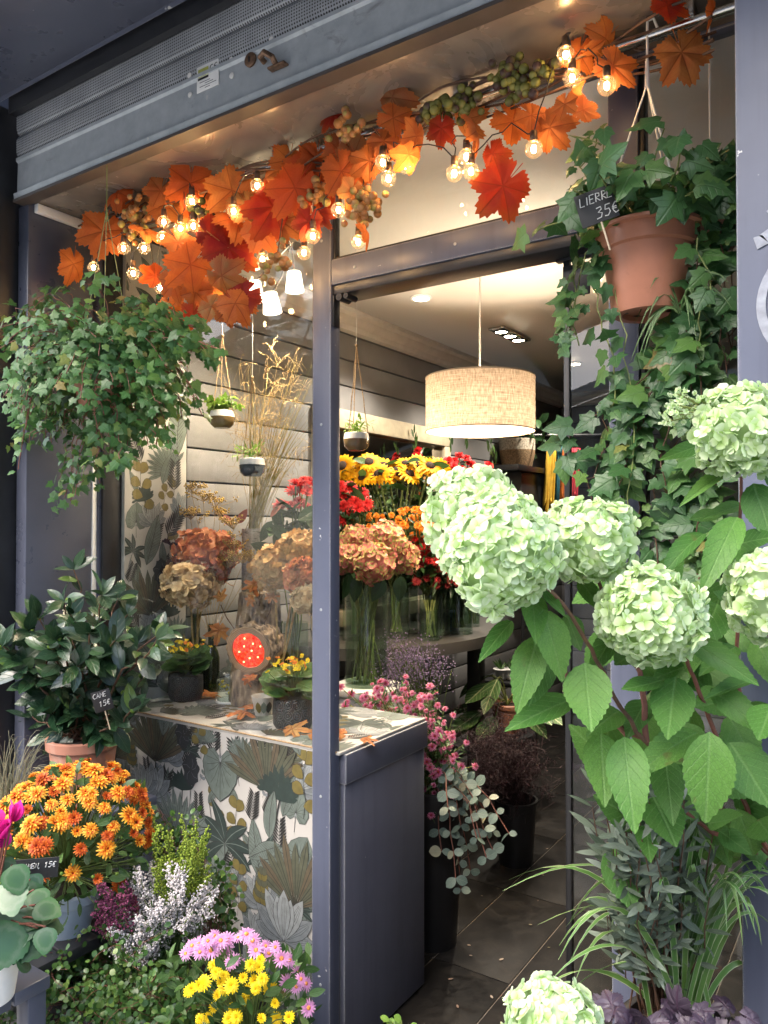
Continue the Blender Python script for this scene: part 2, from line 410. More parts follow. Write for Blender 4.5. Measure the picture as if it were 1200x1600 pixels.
d1 = k.n('BsdfDiffuse', {'Color': c}).outputs[0]; d2 = k.n('BsdfTranslucent', {'Color': c}).outputs[0]
M['linen'] = k.end(k.n('MixShader', {0: 0.085, 1: d1, 2: d2}).outputs[0])

# --- street
g = G().box((-14, -7.5, -0.20), (14, 1.40, 0.0))
struct(g.obj('pavement', M['pave']))
g = G().box((-60, -60, -0.32), (60, 60, -0.215)); struct(g.obj('ground', plain('asphalt', (0.05, 0.05, 0.052), 0.85, scale=60)))

# --- the building over the way, seen mirrored in the panes
ob = thing('opposite_building', 'pale stone building across the street, mirrored faintly in the shop panes', 'building', (0, -9, 0))
M['stone'] = plain('pale_limestone', (0.33, 0.30, 0.26), 0.85, var=0.1, scale=2.5)
M['pane_dark'] = plain('dark_pane', (0.02, 0.025, 0.03), 0.08, var=0.1)
sbox('wall', (-16, -11, 0), (12, -9, 7.4), M['stone'], ob, 0.02)
sbox('cornice', (-16.2, -9.0, 7.4), (12.2, -8.5, 7.75), plain('white_stone', (0.72, 0.71, 0.68), 0.8), ob, 0.03)
for zz in (1.0, 4.1):
    for i in range(9):
        x = -15 + i * 3.0
        wd = sbox('window', (x, -9.0, zz), (x + 1.2, -8.93, zz + 2.1), M['trimw'], ob, 0.01)
        sbox('pane', (x + 0.1, -8.93, zz + 0.1), (x + 1.1, -8.915, zz + 2.0), M['pane_dark'], wd, 0.004)

# --- shop floor with its tiles
fl = G().box((XL - 0.1, 1.40, -0.2), (0.75, 6.5, -0.004)).obj('floor', M['grout'], None, None); struct(fl)
tm = G().bbox((0.0025, 0.0025, -0.02), (0.3025, 0.6355, 0.0), 0.0012).mesh('tile', M['tile'], sharp=30)
for i in range(-4, 7):
    for j in range(-2, 7):
        x, y = -1.44 + i * 0.305, 2.50 + j * 0.638
        if x < XL - 0.4 or x > 0.5: continue
        MM = np.eye(4); MM[:3, 3] = (x, y, 0); place('tile', tm, MM, fl)
# --- ceiling, cornice
ce = G().box((XL - 0.1, YF + 0.06, CEIL + 0.02), (0.75, 6.5, CEIL + 0.14)).obj('ceiling', M['ceil'], None, None); struct(ce)
prof = [(0, 0), (0.015, 0), (0.02, -0.025), (0.035, -0.03), (0.05, -0.055), (0.075, -0.06), (0.08, -0.085), (0, -0.085)]
def sweep(prof, A, B, side, m=0):
    g = G(); A = np.array(A, float); B = np.array(B, float); n = len(prof); V = []
    for q in (A, B):
        for (d, z) in prof: V.append(q + np.array(side) * (0.08 - d if False else d) + np.array((0, 0, z)))
    F = [(i, (i + 1) % n, n + (i + 1) % n, n + i) for i in range(n)] + [tuple(range(n))[::-1], tuple(range(n, 2 * n))]
    return g.add(V, F, m=m)
cpro = [(0, 0.02), (0.085, 0.02), (0.08, 0.0), (0.06, -0.012), (0.052, -0.035), (0.03, -0.05), (0.024, -0.075), (0.0, -0.085)]
sweep(cpro, (XL + 0.022, 2.18, CEIL), (XL + 0.022, 6.36, CEIL), (1, 0, 0)).obj('cornice', M['trimw'], ce)
sweep(cpro, (XL + 0.12, 6.36, CEIL), (0.6, 6.36, CEIL), (0, -1, 0)).obj('cornice', M['trimw'], ce)
# --- walls with their planks
wl = G().box((XL - 0.12, 1.90, -0.1), (XL, 6.5, CEIL + 0.1)).obj('wall_left', M['gap'], None, None); struct(wl)
H = 0.1385
for i in range(20):
    z0 = -0.02 + i * H
    sbox('plank', (XL + 0.001, 2.165, z0 + 0.004), (XL + 0.022, 6.4, min(z0 + H - 0.004, CEIL)), M['wallp'], wl, 0.002)
wb = G().box((XL - 0.1, 6.385, -0.1), (0.75, 6.5, CEIL + 0.1)).obj('wall_back', M['gap'], None, None); struct(wb)
for i in range(20):
    z0 = -0.02 + i * H
    sbox('plank', (XL + 0.03, 6.362, z0 + 0.004), (0.6, 6.384, min(z0 + H - 0.004, CEIL)), M['wallg'], wb, 0.002)
struct(G().box((0.6, 1.87, -0.1), (0.75, 6.4, CEIL + 0.1)).obj('wall_right', M['wallp'], None, None))

# ------------------------------------------------------------------ the shop front
sf = thing('shopfront', 'blue grey painted shop front with tall window, door opening and brown soffit', 'shopfront', (-1.4, YF, 0))
PX0, PX1 = -1.454, -1.386
sbox('post', (PX0, YF, 0), (PX1, YF + 0.048, 2.694), M['frame'], sf, 0.004)
sbox('jamb_post', (-0.560, YF, 0), (-0.489, YF + 0.06, 2.694), M['frame'], sf, 0.004)
sbox('jamb_seal', (-0.489, YF + 0.012, 0), (-0.478, YF + 0.05, 2.69), M['dark'], sf, 0.001)
sbox('transom', (PX1, YF + 0.002, 2.312), (-0.560, YF + 0.046, 2.388), M['frame'], sf, 0.004)
sbox('door_track', (PX1, YF + 0.008, 2.283), (-0.560, YF + 0.10, 2.3115), M['dark'], sf, 0.002)
sbox('pane', (PX1, YF + 0.022, 2.388), (-0.560, YF + 0.028, 2.692), M['glass'], sf, 0.0005)
sbox('pane', (-0.478, YF + 0.022, 0.05), (-0.236, YF + 0.028, 2.692), M['glass'], sf, 0.0005)
sbox('pane', (XL + 0.004, YF + 0.018, 0.936), (PX0, YF + 0.024, 2.692), M['glass'], sf, 0.0005)
sbox('window_stile', (XL - 0.02, YF - 0.02, 0), (XL + 0.004, YF + 0.06, 2.694), M['dark'], sf, 0.002)
sbox('top_rail', (XL - 0.02, YF + 0.006, 2.695), (0.6, YF + 0.05, 2.76), M['frame'], sf, 0.003)
so_ = sbox('soffit', (XL - 0.02, YS + 0.03, 2.70), (0.6, YF + 0.004, 2.72), M['soffit'], sf, 0.002)
sbox('side_panel', (XL - 0.08, YS + 0.02, 0), (XL - 0.02, YF - 0.05, 2.694), M['frame2'], sf, 0.004)
sbox('white_strip', (XL - 0.06, YF - 0.05, 0), (XL - 0.016, YF - 0.03, 2.30), M['white'], sf, 0.003)
sbox('stile_cover', (XL - 0.06, YF - 0.03, 0), (XL - 0.008, YF - 0.004, 2.69), M['frame2'], sf, 0.003)
sbox('light_strip', (XL - 0.019, YS + 0.04, 2.668), (XL + 0.004, YF - 0.06, 2.698), M['white'], sf, 0.003)
pil = sbox('pillar', (-0.2256, YS - 0.03, 0), (0.75, YF + 0.05, 4.2), M['frame'], sf, 0.005)
sbox('fascia', (-3.4, 0.62, 3.02), (0.75, YS - 0.07, 4.2), M['frame2'], sf, 0.006)
sbox('fascia_edge', (-3.4, YS - 0.07, 3.03), (0.75, YS - 0.045, 3.5), M['frame'], sf, 0.004)
sbox('neighbour_wall', (-4.6, 1.40, -0.2), (XL - 0.20, 1.9, 4.2), M['frame2'], sf, 0.005)
sbox('upper_wall', (XL - 0.2, YF + 0.051, 2.761), (0.75, 1.93, 4.4), M['frame2'], sf, 0.005)
for x in (PX0 - .008, PX1 + .0005): sbox('gasket', (x, YF + 0.010, .936), (x + .0075, YF + 0.034, 2.692), M['dark'], sf, .001) if x < PX0 else sbox('gasket', (x, YF + 0.012, 2.3885), (x + .0075, YF + 0.034, 2.692), M['dark'], sf, .001)
sbox('gasket', (PX1 + .009, YF + 0.012, 2.3885), (-.561, YF + 0.034, 2.396), M['dark'], sf, .001)
scr = G().lathe([(0, 0), (.0045, 0), (.004, .0015), (0, .002)], (0, 0, 0), 12, M=np.array(Matrix.Rotation(R(90), 4, 'X'))).mesh('screw', M['galv'], sharp=30)
for (x, z) in [(-1.42, z_) for z_ in (.25, .8, 1.35, 1.9, 2.45)] + [(x_, 2.35) for x_ in (-1.30, -.97, -.64)] + [(-.525, z_) for z_ in (.3, 1.0, 1.7, 2.4)]:
    MM = np.eye(4); MM[:3, 3] = (x, YF + (.002 if z == 2.35 else 0), z); place('screw', scr, MM, sf)
# white painted lettering on the pillar: an arc and a leaf
def strip2d(pts, wds, Y, th=0.0015):
    g = G(); pts = np.array(pts, float); T = np.gradient(pts, axis=0); V = []
    wds = np.interp(np.linspace(0, 1, len(pts)), np.linspace(0, 1, len(wds)), wds)
    for q, t, wd in zip(pts, T, wds):
        t = t / np.linalg.norm(t); nn = np.array((-t[1], t[0])) * wd / 2
        for s_ in (-1, 1): V += [(q[0] + s_ * nn[0], Y, q[1] + s_ * nn[1]), (q[0] + s_ * nn[0], Y - th, q[1] + s_ * nn[1])]
    F = []
    for i in range(len(pts) - 1):
        a, b = i * 4, i * 4 + 4
        F += [(a+1, a+3, b+3, b+1), (a+3, a+2, b+2, b+3), (a, a+1, b+1, b), (a+2, a, b, b+2)]
    return g.add(V, F)
M['letter'] = plain('lettering_paint', (0.30, 0.32, 0.37), .7, var=.15, scale=40)
cx, cz = -0.045, float(P(1200, 478, Y=YS - 0.03)[2])
arc = [(cx + 0.142 * math.cos(a), cz + 0.125 * math.sin(a)) for a in np.linspace(R(75), R(420), 50)]
strip2d(arc, [0.004, 0.014, 0.017, 0.013, 0.005], YS - 0.031).obj('painted_letter', M['letter'], pil)
q0 = P(1178, 372, Y=YS - 0.03); q1 = P(1215, 350, Y=YS - 0.03); qm = P(1194, 378, Y=YS - 0.03)
strip2d([(q0[0], q0[2]), (qm[0] * .6 + q0[0] * .4, qm[2]), (qm[0], qm[2] + .004), (q1[0], q1[2])], [0.002, 0.024, 0.022, 0.004], YS - 0.031).obj('painted_leaf', M['letter'], pil)
q0 = P(1199, 332, Y=YS - 0.03); strip2d([(q0[0], q0[2]), (q0[0] + .02, q0[2] + .012), (q0[0] + .05, q0[2] - .01)], [0.004, 0.018, 0.003], YS - 0.031).obj('painted_leaf', M['letter'], pil)

# ------------------------------------------------------------------ rolling shutter above
rs = thing('rolling_shutter', 'raised grey galvanised rolling shutter with perforated slats under the fascia', 'shutter', (-1.4, YS, 2.7))
bx0, bx1 = XL - 0.05, 0.60
def zprof(name, pr, mat, parent, x0=bx0, x1=bx1):
    n = len(pr); V = [(x0, y, z) for y, z in pr] + [(x1, y, z) for y, z in pr]
    F = [(i, n + i, n + (i + 1) % n, (i + 1) % n) for i in range(n)] + [tuple(range(n)), tuple(range(n, 2 * n))[::-1]]
    return G().add(V, F).obj(name, mat, parent, sharp=25)
rail = zprof('bottom_rail', [(YS, 2.703), (YS - 0.014, 2.705), (YS - 0.016, 2.722), (YS - 0.003, 2.727), (YS - 0.001, 2.83), (YS - 0.008, 2.836), (YS - 0.008, 2.846), (YS + 0.02, 2.846), (YS + 0.02, 2.703)], M['galv'], rs)
zprof('lip', [(YS - 0.018, 2.692), (YS - 0.018, 2.7015), (YS + 0.028, 2.7015), (YS + 0.028, 2.692)], plain('lip_paint', (0.06, 0.05, 0.045), 0.5), rs)
z = 2.848
for i in range(5):
    h = 0.078
    zprof('slat', [(YS + 0.004, z), (YS - 0.003, z + 0.006), (YS - 0.007, z + 0.02), (YS - 0.007, z + h - 0.018), (YS - 0.001, z + h - 0.006), (YS + 0.008, z + h - 0.001), (YS + 0.018, z + h - 0.001), (YS + 0.018, z)], M['perf'] if i in (0, 3) else M['galv'] if i == 9 else M['perf'], rs)
    z += h + 0.001
zprof('casing', [(YS - 0.036, 2.985), (YS - 0.036, 3.4), (YS - 0.012, 3.4), (YS - 0.012, 2.985)], M['dark'], rs)
sbox('guide_rail', (XL - 0.105, YS - 0.06, 0), (XL - 0.082, YS + 0.03, 3.02), M['dark'], rs, 0.003)
sbox('guide_rail', (XL - 0.125, YS - 0.075, 0), (XL - 0.1055, YS - 0.02, 3.02), M['dark'], rs, 0.003)
def onrail(u, v): return P(u, v, Y=YS - 0.004)
q = onrail(325, 119)
pl_ = G().bbox((q[0] - 0.042, YS - 0.006, q[2] - 0.036), (q[0] + 0.042, YS - 0.003, q[2] + 0.036), 0.0008).obj('nameplate', M['white'], rail)
G().bbox((q[0] - 0.036, YS - 0.0072, q[2] + 0.004), (q[0] + 0.004, YS - 0.0062, q[2] + 0.026), 0.0002).obj('nameplate_logo', plain('yellow_print', (0.45, 0.46, 0.10), 0.5), pl_)
G().bbox((q[0] - 0.036, YS - 0.0072, q[2] - 0.004), (q[0] + 0.004, YS - 0.0062, q[2] + 0.002), 0.0002).obj('nameplate_bar', M['black'], pl_)
def arcpts(c, r, a0, a1, n=12): return [(c[0] + r * math.cos(a), c[1] + r * math.sin(a)) for a in np.linspace(R(a0), R(a1), n)]
for i, cc in enumerate(((q[0] + 0.018, q[2] + 0.018), (q[0] + 0.034, q[2] + 0.018))):
    strip2d(arcpts(cc, 0.0075, 60, 300), [0.002, 0.002], YS - 0.0062, 0.0008).obj('ce_letter', M['black'], pl_)
strip2d([(q[0] + 0.027, q[2] + 0.018), (q[0] + 0.034, q[2] + 0.018)], [0.002, 0.002], YS - 0.0062, 0.0008).obj('ce_letter', M['black'], pl_)
for i in range(4):
    zz = q[2] - 0.012 - i * 0.006
    G().bbox((q[0] - 0.03 + 0.02 * (i % 2), YS - 0.0066, zz), (q[0] + 0.01 + 0.012 * (i % 3), YS - 0.0061, zz + 0.0018), 0.0001).obj('nameplate_line', M['wallg'], pl_)
ry = Matrix.Rotation(R(90), 4, 'X')
def disc(name, u, v, r, th, mat, parent):
    q = onrail(u, v); g = G(); g.lathe([(0, 0), (r, 0), (r, th * 0.7), (r * 0.8, th), (0, th)], c=(q[0], YS - 0.003, q[2]), n=18, M=np.array(ry)); return g.obj(name, mat, parent)
for (u, v) in ((361, 94), (362, 118), (424, 62), (297, 148), (296, 118)): disc('rivet', u, v, 0.008, 0.003, M['trimw'], rail)
disc('lock_cylinder', 392, 94, 0.019, 0.008, M['rust'], rail)
lk = onrail(392, 94); sbox('keyhole', (lk[0] - 0.002, YS - 0.0125, lk[2] - 0.008), (lk[0] + 0.002, YS - 0.0108, lk[2] + 0.006), M['black'], rail, 0.0004)
q = onrail(428, 95)
hk = G()
hk.tube([(q[0] - 0.03, YS - 0.006, q[2] + 0.005), (q[0] - 0.03, YS - 0.022, q[2] + 0.01), (q[0] - 0.01, YS - 0.03, q[2] + 0.012), (q[0] + 0.012, YS - 0.024, q[2] - 0.004), (q[0] + 0.012, YS - 0.004, q[2] - 0.022)], 0.008, 8)
hk.bbox((q[0] - 0.006, YS - 0.024, q[2] - 0.03), (q[0] + 0.05, YS - 0.004, q[2] - 0.024), 0.002)
hk.obj('hook', M['rust'], rail)

# ------------------------------------------------------------------ open glass door
dr = thing('glass_door', 'frameless sliding glass door leaf slid open beside the right jamb', 'door', (-0.7, YF + 0.09, 0))
sbox('pane', (-0.684, YF + 0.084, 0.02), (0.10, YF + 0.094, 2.275), M['glass'], dr, 0.001)
sbox('edge_strip', (-0.700, YF + 0.080, 0.02), (-0.6845, YF + 0.098, 2.275), M['black'], dr, 0.002)
sbox('roller_bracket', (-0.72, YF + 0.078, 2.2755), (-0.60, YF + 0.10, 2.2825), M['dark'], dr, 0.001)
sbox('clamp', (-0.70, YF + 0.076, 2.18), (-0.63, YF + 0.0835, 2.26), M['dark'], dr, 0.003)
rb = thing('door_bracket', 'small dark roller bracket at the top of the centre post', 'bracket', (PX1 + 0.03, YF + 0.05, 2.27))
sbox('plate', (PX1 + 0.001, YF + 0.006, 2.19), (PX1 + 0.008, YF + 0.036, 2.282), M['dark'], rb, 0.001)
G().tube([(PX1 + 0.03, YF + 0.0, 2.272), (PX1 + 0.03, YF + 0.05, 2.272)], 0.011, 10).obj('roller', M['dark'], rb)
G().tube([(PX1 + 0.055, YF + 0.0, 2.272), (PX1 + 0.055, YF + 0.05, 2.272)], 0.009, 10).obj('roller', M['dark'], rb)

# ================================================================== leaf and flower shapes (unit size, grow along +Y, face +Z)
def leaf_t(n=6, w=0.45, peak=0.45, fold=0.12, curl=0.12, serr=0.0, twist=0.0, pw=0.8):
    V = []; uv = []
    for i in range(n + 1):
        y = i / n
        ww = w / 2 * (math.sin(math.pi * y ** (math.log(0.5) / math.log(peak))) ** pw if 0 < y < 1 else 0.0)
        sy = 0
        if serr and 0 < i < n: ww *= (1 + (serr if i % 2 else -serr)); sy = 0.012 if i % 2 else -0.012
        zc = -curl * y * y
        for j, q in enumerate((-1, 0, 1)):
            V.append((q * ww, y + abs(q) * sy, zc + abs(q) * fold * ww + q * twist * ww * (y - .5))); uv.append((0.5 + 0.5 * q * (ww / (w / 2)), y))
    F = [(i*3+j, i*3+j+1, (i+1)*3+j+1, (i+1)*3+j) for i in range(n) for j in (0, 1)]
    return G().add(V, F, uv)
def ivy_t(k=0.0, sl=1.0):
    half = [(0.16, -0.10), (0.40 * sl, -0.02), (0.34, 0.18), (0.54 * sl, 0.40), (0.27, 0.50), (0.17, 0.74)]
    pts = [(0, 0)] + half + [(0, 1.0)] + [(-x, y) for x, y in half[::-1]]
    V = [(x, y, -0.10 * x * x - 0.10 * y * y + (0.03 if i % 2 else -0.015) + k * x * y) for i, (x, y) in enumerate(pts)]
    V[0] = (0, 0, 0); V += [(0, 0.3, 0.035), (0, 0.65, 0.0)]; c, c2 = len(pts), len(pts) + 1; n = len(pts)
    F = []
    for i in range(n):
        a, b = i, (i + 1) % n
        if a in (6, 7): F.append((c2, a, b)) if a != 6 else F.append((c2, a, b))
        elif a == 5: F.append((c, a, b, c2))
        elif a == 8: F.append((c2, a, b, c))
        else: F.append((c, a, b))
    F = [tuple(f[::-1]) if False else f for f in F]
    uv = [(0.5 + v[0], v[1]) for v in V]
    return G().add(V, F, uv)
def lobed_t(lobes, w=22, serr=0.06, base=0.34, n=72, fold=0.05, seed=1, droop=0.12):
    """vine or maple leaf: lobes = (angle from the tip, length)"""
    rr_ = random.Random(seed); c = np.array((0, 0.36)); out = []
    ph = rr_.random() * 6
    for i in range(n):
        a = -math.pi + 2 * math.pi * i / n
        r = base
        for la, ll in lobes:
            d = (math.degrees(a) - la + 180) % 360 - 180
            r = max(r, ll * math.exp(-(d / w) ** 2))
        r *= 1 + (serr if i % 2 else -serr) + 0.03 * math.sin(5 * a + ph)
        if abs(abs(a) - math.pi) < 0.12: r = 0.30
        out.append((a, r))
    V = [(0, 0.36, 0.0)]; F = []; RG = (0.33, 0.7, 1.0); cu = rr_.uniform(.05, .16); c2 = rr_.uniform(-.10, .14)
    for ring, sc in enumerate(RG):
        for i, (a, r) in enumerate(out):
            q = r * sc * (1.0 if ring == 2 else .97); x, y = math.sin(a) * q * 0.64, 0.36 + math.cos(a) * q * 0.64
            vein = min(abs((math.degrees(a) - la + 180) % 360 - 180) for la, _ in lobes)
            zf = fold * min(1, vein / 26.0) * (.7, 1.0, .6)[ring]
            V.append((x, y, zf - droop * (x * x + (y - .36) ** 2) * 1.6 + cu * math.sin(2 * a + ph) * (sc * r) ** 2 * .6 + c2 * math.sin(5 * a + ph * 2) * (sc * r) ** 3 * .35))
    for i in range(n):
        j = (i + 1) % n
        F.append((0, 1 + j, 1 + i))
        for g_ in (0, 1): F.append((1 + g_ * n + i, 1 + g_ * n + j, 1 + (g_ + 1) * n + j, 1 + (g_ + 1) * n + i))
    uv = [(0.5 + v[0], v[1]) for v in V]
    V += [(-0.008, 0.36, 0.004), (0.008, 0.36, 0.004), (0.008, -0.16, -0.02), (-0.008, -0.16, -0.02)]; q = len(V) - 4
    uv += [(0.5, 0.1)] * 4; F.append((q, q + 1, q + 2, q + 3))
    return G().add(V, F, uv)
VINE = [lobed_t([(0, 1.0), (56, 0.95), (-58, 0.97), (122, 0.84), (-120, 0.80)], 42 + s_, 0.055, 0.70, seed=s_, droop=.02 + .16 * (s_ % 4), fold=.025 + .006 * s_) for s_ in (1, 2, 3, 4, 5)]
MAPLE = [lobed_t([(0, 1.05), (52, 0.98), (-52, 0.95), (105, 0.62), (-105, 0.6)], 24, 0.07, 0.46, seed=s_, droop=0.12) for s_ in (4, 5)]
IVY = [ivy_t(0.0), ivy_t(0.12, 0.85), ivy_t(-0.1, 1.1)]
OVAL = [leaf_t(6, 0.46, 0.45, 0.14, 0.16), leaf_t(6, 0.42, 0.5, 0.25, 0.28), leaf_t(6, 0.5, 0.48, 0.08, -0.05)]
BIGL = [leaf_t(26, 0.56, 0.42, 0.22, 0.14, 0.02, pw=0.9), leaf_t(26, 0.52, 0.45, 0.36, 0.34, 0.03, .25, pw=0.85), leaf_t(26, 0.60, 0.40, 0.12, -.08, 0.025, 0.3, pw=0.95)]
LANCE = [leaf_t(5, 0.2, 0.45, 0.1, 0.15), leaf_t(5, 0.24, 0.5, 0.16, -0.1)]
ROUND = [leaf_t(6, 0.85, 0.5, 0.1, 0.1, pw=0.6), leaf_t(6, 0.75, 0.52, 0.16, 0.2, pw=0.6)]
def rot(ax, a):
    return np.array(Matrix.Rotation(a, 4, ax))
def petal_strip(g, L, wd, ang, tilt, curl=0.2, m=0, r0=0.05, n=3, z0=0.0, blunt=0.5):
    ca, sa = math.cos(ang), math.sin(ang); V = []; uv = []
    for i in range(n + 1):
        s_ = i / n; tt = tilt - curl * s_
        rad = r0 + L * s_ * math.cos(tt); zz = z0 + L * s_ * math.sin(tt)
        ww = wd * (0.45 + 0.55 * math.sin(math.pi * min(1, s_ * 1.15) * 0.9)) * (blunt if i == n else 1)
        for q in (-1, 1):
            x, y = rad, q * ww / 2
            V.append((x * ca - y * sa, x * sa + y * ca, zz + 0.02 * (1 if q > 0 else 0))); uv.append((0.5 + q / 2, s_))
    g.add(V, [(i*2, (i+1)*2, (i+1)*2+1, i*2+1) for i in range(n)], uv, m)
def flower_t(rings, disc=None, seed=0, blunt=0.5):
    rr_ = random.Random(seed); g = G()
    for (n, L, wd, tilt, r0, z0) in rings:
        o = rr_.random() * 6
        for i in range(n):
            petal_strip(g, L * rr_.uniform(0.88, 1.1), wd, o + 2 * math.pi * (i + rr_.uniform(-.2, .2)) / n, tilt + rr_.uniform(-.12, .12), 0.35, 0, r0, 3, z0, blunt)
    if disc: g.ball((0, 0, disc[1]), (disc[0], disc[0], disc[0] * 0.5), 10, 5, 1)
    return g
MUM = [flower_t([(17, .46, .13, .15 - .12 * (s_ == 2), .04, 0), (14, .38, .13, .45 - .1 * (s_ == 2), .03, .03), (10, .28, .12, .85, .02, .05), (6, .18, .1, 1.2, .01, .06)], None, s_) for s_ in (1, 2)] + [flower_t([(14, .36, .13, .75, .04, 0), (12, .32, .12, 1.0, .03, .02), (8, .26, .11, 1.25, .02, .03)], None, 3)]
DAISY = [flower_t([(16, .42, .10, .15, .08, 0), (13, .32, .10, .4, .06, .02)], (.13, .04), s_) for s_ in (4, 5)]
SUNF = [flower_t([(18, .34, .13, .15, .17, 0), (16, .28, .12, .35, .16, .02)], (.19, .02), s_, .3) for s_ in (6, 7)]
ROSE = [flower_t([(7, .34, .30, .25, .05, 0), (6, .30, .28, .7, .04, .02), (5, .26, .24, 1.1, .03, .03), (4, .22, .2, 1.4, .02, .04)], None, s_, 0.8) for s_ in (8, 9)]
def floret_t(seed=0, sh=0.30):
    rr_ = random.Random(seed); g = G()
    for k_ in range(4):
        a = math.pi / 2 * k_ + rr_.uniform(-.15, .15); L = 0.5 * rr_.uniform(.9, 1.08); cup = rr_.uniform(.02, .22)
        pts = [(0, 0.02, 0), (-.17, .16, .01), (-sh, .36, cup * .6), (-.2, .50, cup), (0, .53, cup * 1.1), (.2, .50, cup), (sh, .36, cup * .6), (.17, .16, .01), (0, .32, cup * .3)]
        V = np.array(pts) * (L / 0.5); Rm = rot('Z', a)[:3, :3]
        g.add(V @ Rm.T, [(8, i, (i + 1) % 8) for i in range(8)], [(x + .5, y * 1.9) for x, y, _ in pts])
    g.ball((0, 0, .03), .035, 5, 3)
    return g
FLORET = [floret_t(s_) for s_ in range(4)]
def fib(n):
    for i in range(n):
        z_ = 1 - 2 * (i + .5) / n; r_ = math.sqrt(1 - z_ * z_); a = i * 2.39996
        yield np.array((r_ * math.cos(a), r_ * math.sin(a), z_))

# ================================================================== printed wallpaper
PAPER = plain('wallpaper', (0.42, 0.405, 0.375), 0.6, var=0.02, scale=4, bump=0.02)
INK = {'sage': (0.13, 0.16, 0.14), 'olive': (0.08, 0.085, 0.055), 'gold': (0.15, 0.12, 0.035), 'deep': (0.025, 0.04, 0.035), 'char': (0.03, 0.033, 0.036),
       'line': (0.028, 0.028, 0.026), 'pale': (0.26, 0.28, 0.28), 'grey': (0.18, 0.20, 0.21), 'bronze': (0.10, 0.08, 0.05), 'paper': (0.72, 0.69, 0.64)}
INKN = list(INK); INKM = [plain('ink_' + q, INK[q], 0.6, var=0.12, scale=40, bump=0) for q in INKN]
def ell(n, L, wd, peak=.5, pw=.8, bend=0.0):
    out = []
    ex = math.log(.5) / math.log(peak)
    for i in range(n + 1):
        y = i / n; out.append((wd / 2 * math.sin(math.pi * y ** ex) ** pw if 0 < y < 1 else 0, y * L))
    pts = out + [(-x, y) for x, y in out[-2:0:-1]]
    return [(x + bend * (y / L) ** 2 * L, y) for x, y in pts]
def lin(pts, wd):
    pts = np.array(pts, float); T = np.gradient(pts, axis=0); a = []; b = []
    for q, t in zip(pts, T):
        t = t / (np.linalg.norm(t) + 1e-9); nn = np.array((-t[1], t[0])) * wd / 2; a.append(q + nn); b.append(q - nn)
    return [tuple(q) for q in a + b[::-1]]
def r2(pts, a, s=1.0, o=(0, 0)):
    c, s_ = math.cos(a), math.sin(a)
    return [(s * (x * c - y * s_) + o[0], s * (x * s_ + y * c) + o[1]) for x, y in pts]
def outl(pts, col, grow=0.012):
    p = np.array(pts); c = p.mean(0); d = p - c; n_ = np.linalg.norm(d, axis=1, keepdims=True) + 1e-9
    return [([tuple(q) for q in c + d * (1 + grow / n_)], 'line'), (pts, col)]
def mo_leaf(col, a, L, wd, veins=7, bend=0.0, peak=.45, o=(0, 0), vc='line'):
    out = [(r2(q, a, 1, o), c) for q, c in outl(ell(8, L, wd, peak, .8, bend), col)]
    out.append((r2(lin([(bend * (y / L) ** 2 * L, y) for y in np.linspace(0, L, 6)], .012), a, 1, o), vc))
    for i in range(veins):
        y = L * (.1 + .75 * i / max(1, veins)); ww = wd / 2 * math.sin(math.pi * min(.98, y / L + .12)) * .8; bx = bend * (y / L) ** 2 * L
        for s_ in (-1, 1): out.append((r2(lin([(bx, y), (bx + s_ * ww, y + .13 * L)], .006), a, 1, o), vc))
    return out
def mo_fan(r_, col='olive', n=11, spread=62, col2='line'):
    out = []
    for i in range(n):
        a = R(-spread + 2 * spread * i / (n - 1)); L = .95 * (1 - .15 * abs(i - n / 2) / n) * r_.uniform(.92, 1.05)
        out += [(r2(q, a), c) for q, c in outl(ell(5, L, .13, .7, .7), col if i % 3 else ('bronze' if col == 'olive' else col))]
        out.append((r2(lin([(0, .05), (0, L * .93)], .012), a), 'line'))
    out.append((lin([(0, -.35), (.02, 0)], .03), 'line'))
    return out
def mo_heart(r_, col='sage'):
    h = [(0, .12), (.18, -.06), (.40, 0), (.50, .26), (.44, .56), (.25, .82), (0, 1.0)]
    pts = h + [(-x, y) for x, y in h[-2:0:-1]]
    out = outl(pts, col, .014)
    for a in (-2.2, -1.75, -1.3, -.9, -.5, -.2, .2, .5, .9, 1.3, 1.75, 2.2):
        L = .46 if abs(a) > .7 else .66
        out.append((lin([(0, .2), (math.sin(a) * L * .5, .2 + math.cos(a) * L * .55), (math.sin(a) * L * .86, .2 + math.cos(a) * L * .8)], .009), 'line'))
    out.append((ell(4, .22, .07, .5), 'pale')); out.append((lin([(0, .2), (0, .95)], .012), 'line')); out.append((lin([(0, .12), (.04, -.4)], .018), 'line'))
    return out
def mo_lotus(r_, col='grey'):
    out = []
    for a, L in ((-75, .7), (75, .7), (-52, .85), (52, .85), (-28, .95), (28, .95), (-12, .8), (12, .8), (0, .92)):
        c = col if abs(a) > 40 else 'pale'
        out += [(r2(q, R(a)), cc) for q, cc in outl(ell(6, L, .30, .55), c, .012)]
        for k_ in (-.06, -.02, .03, .07): out.append((r2(lin([(k_ * .3, .1), (k_, L * .55), (k_ * .5, L * .85)], .006), R(a)), 'line'))
    return out
def mo_palm(r_, col='deep'):
    out = [(lin([(0, 0), (.02, -.6)], .02), 'line')]
    for i in range(7):
        a = R(-105 + 35 * i + r_.uniform(-6, 6)); out += mo_leaf(col, a, r_.uniform(.55, .8), .20, 0, bend=(.35 if a > 0 else -.35) * -1, peak=.55, vc='sage')
    return out
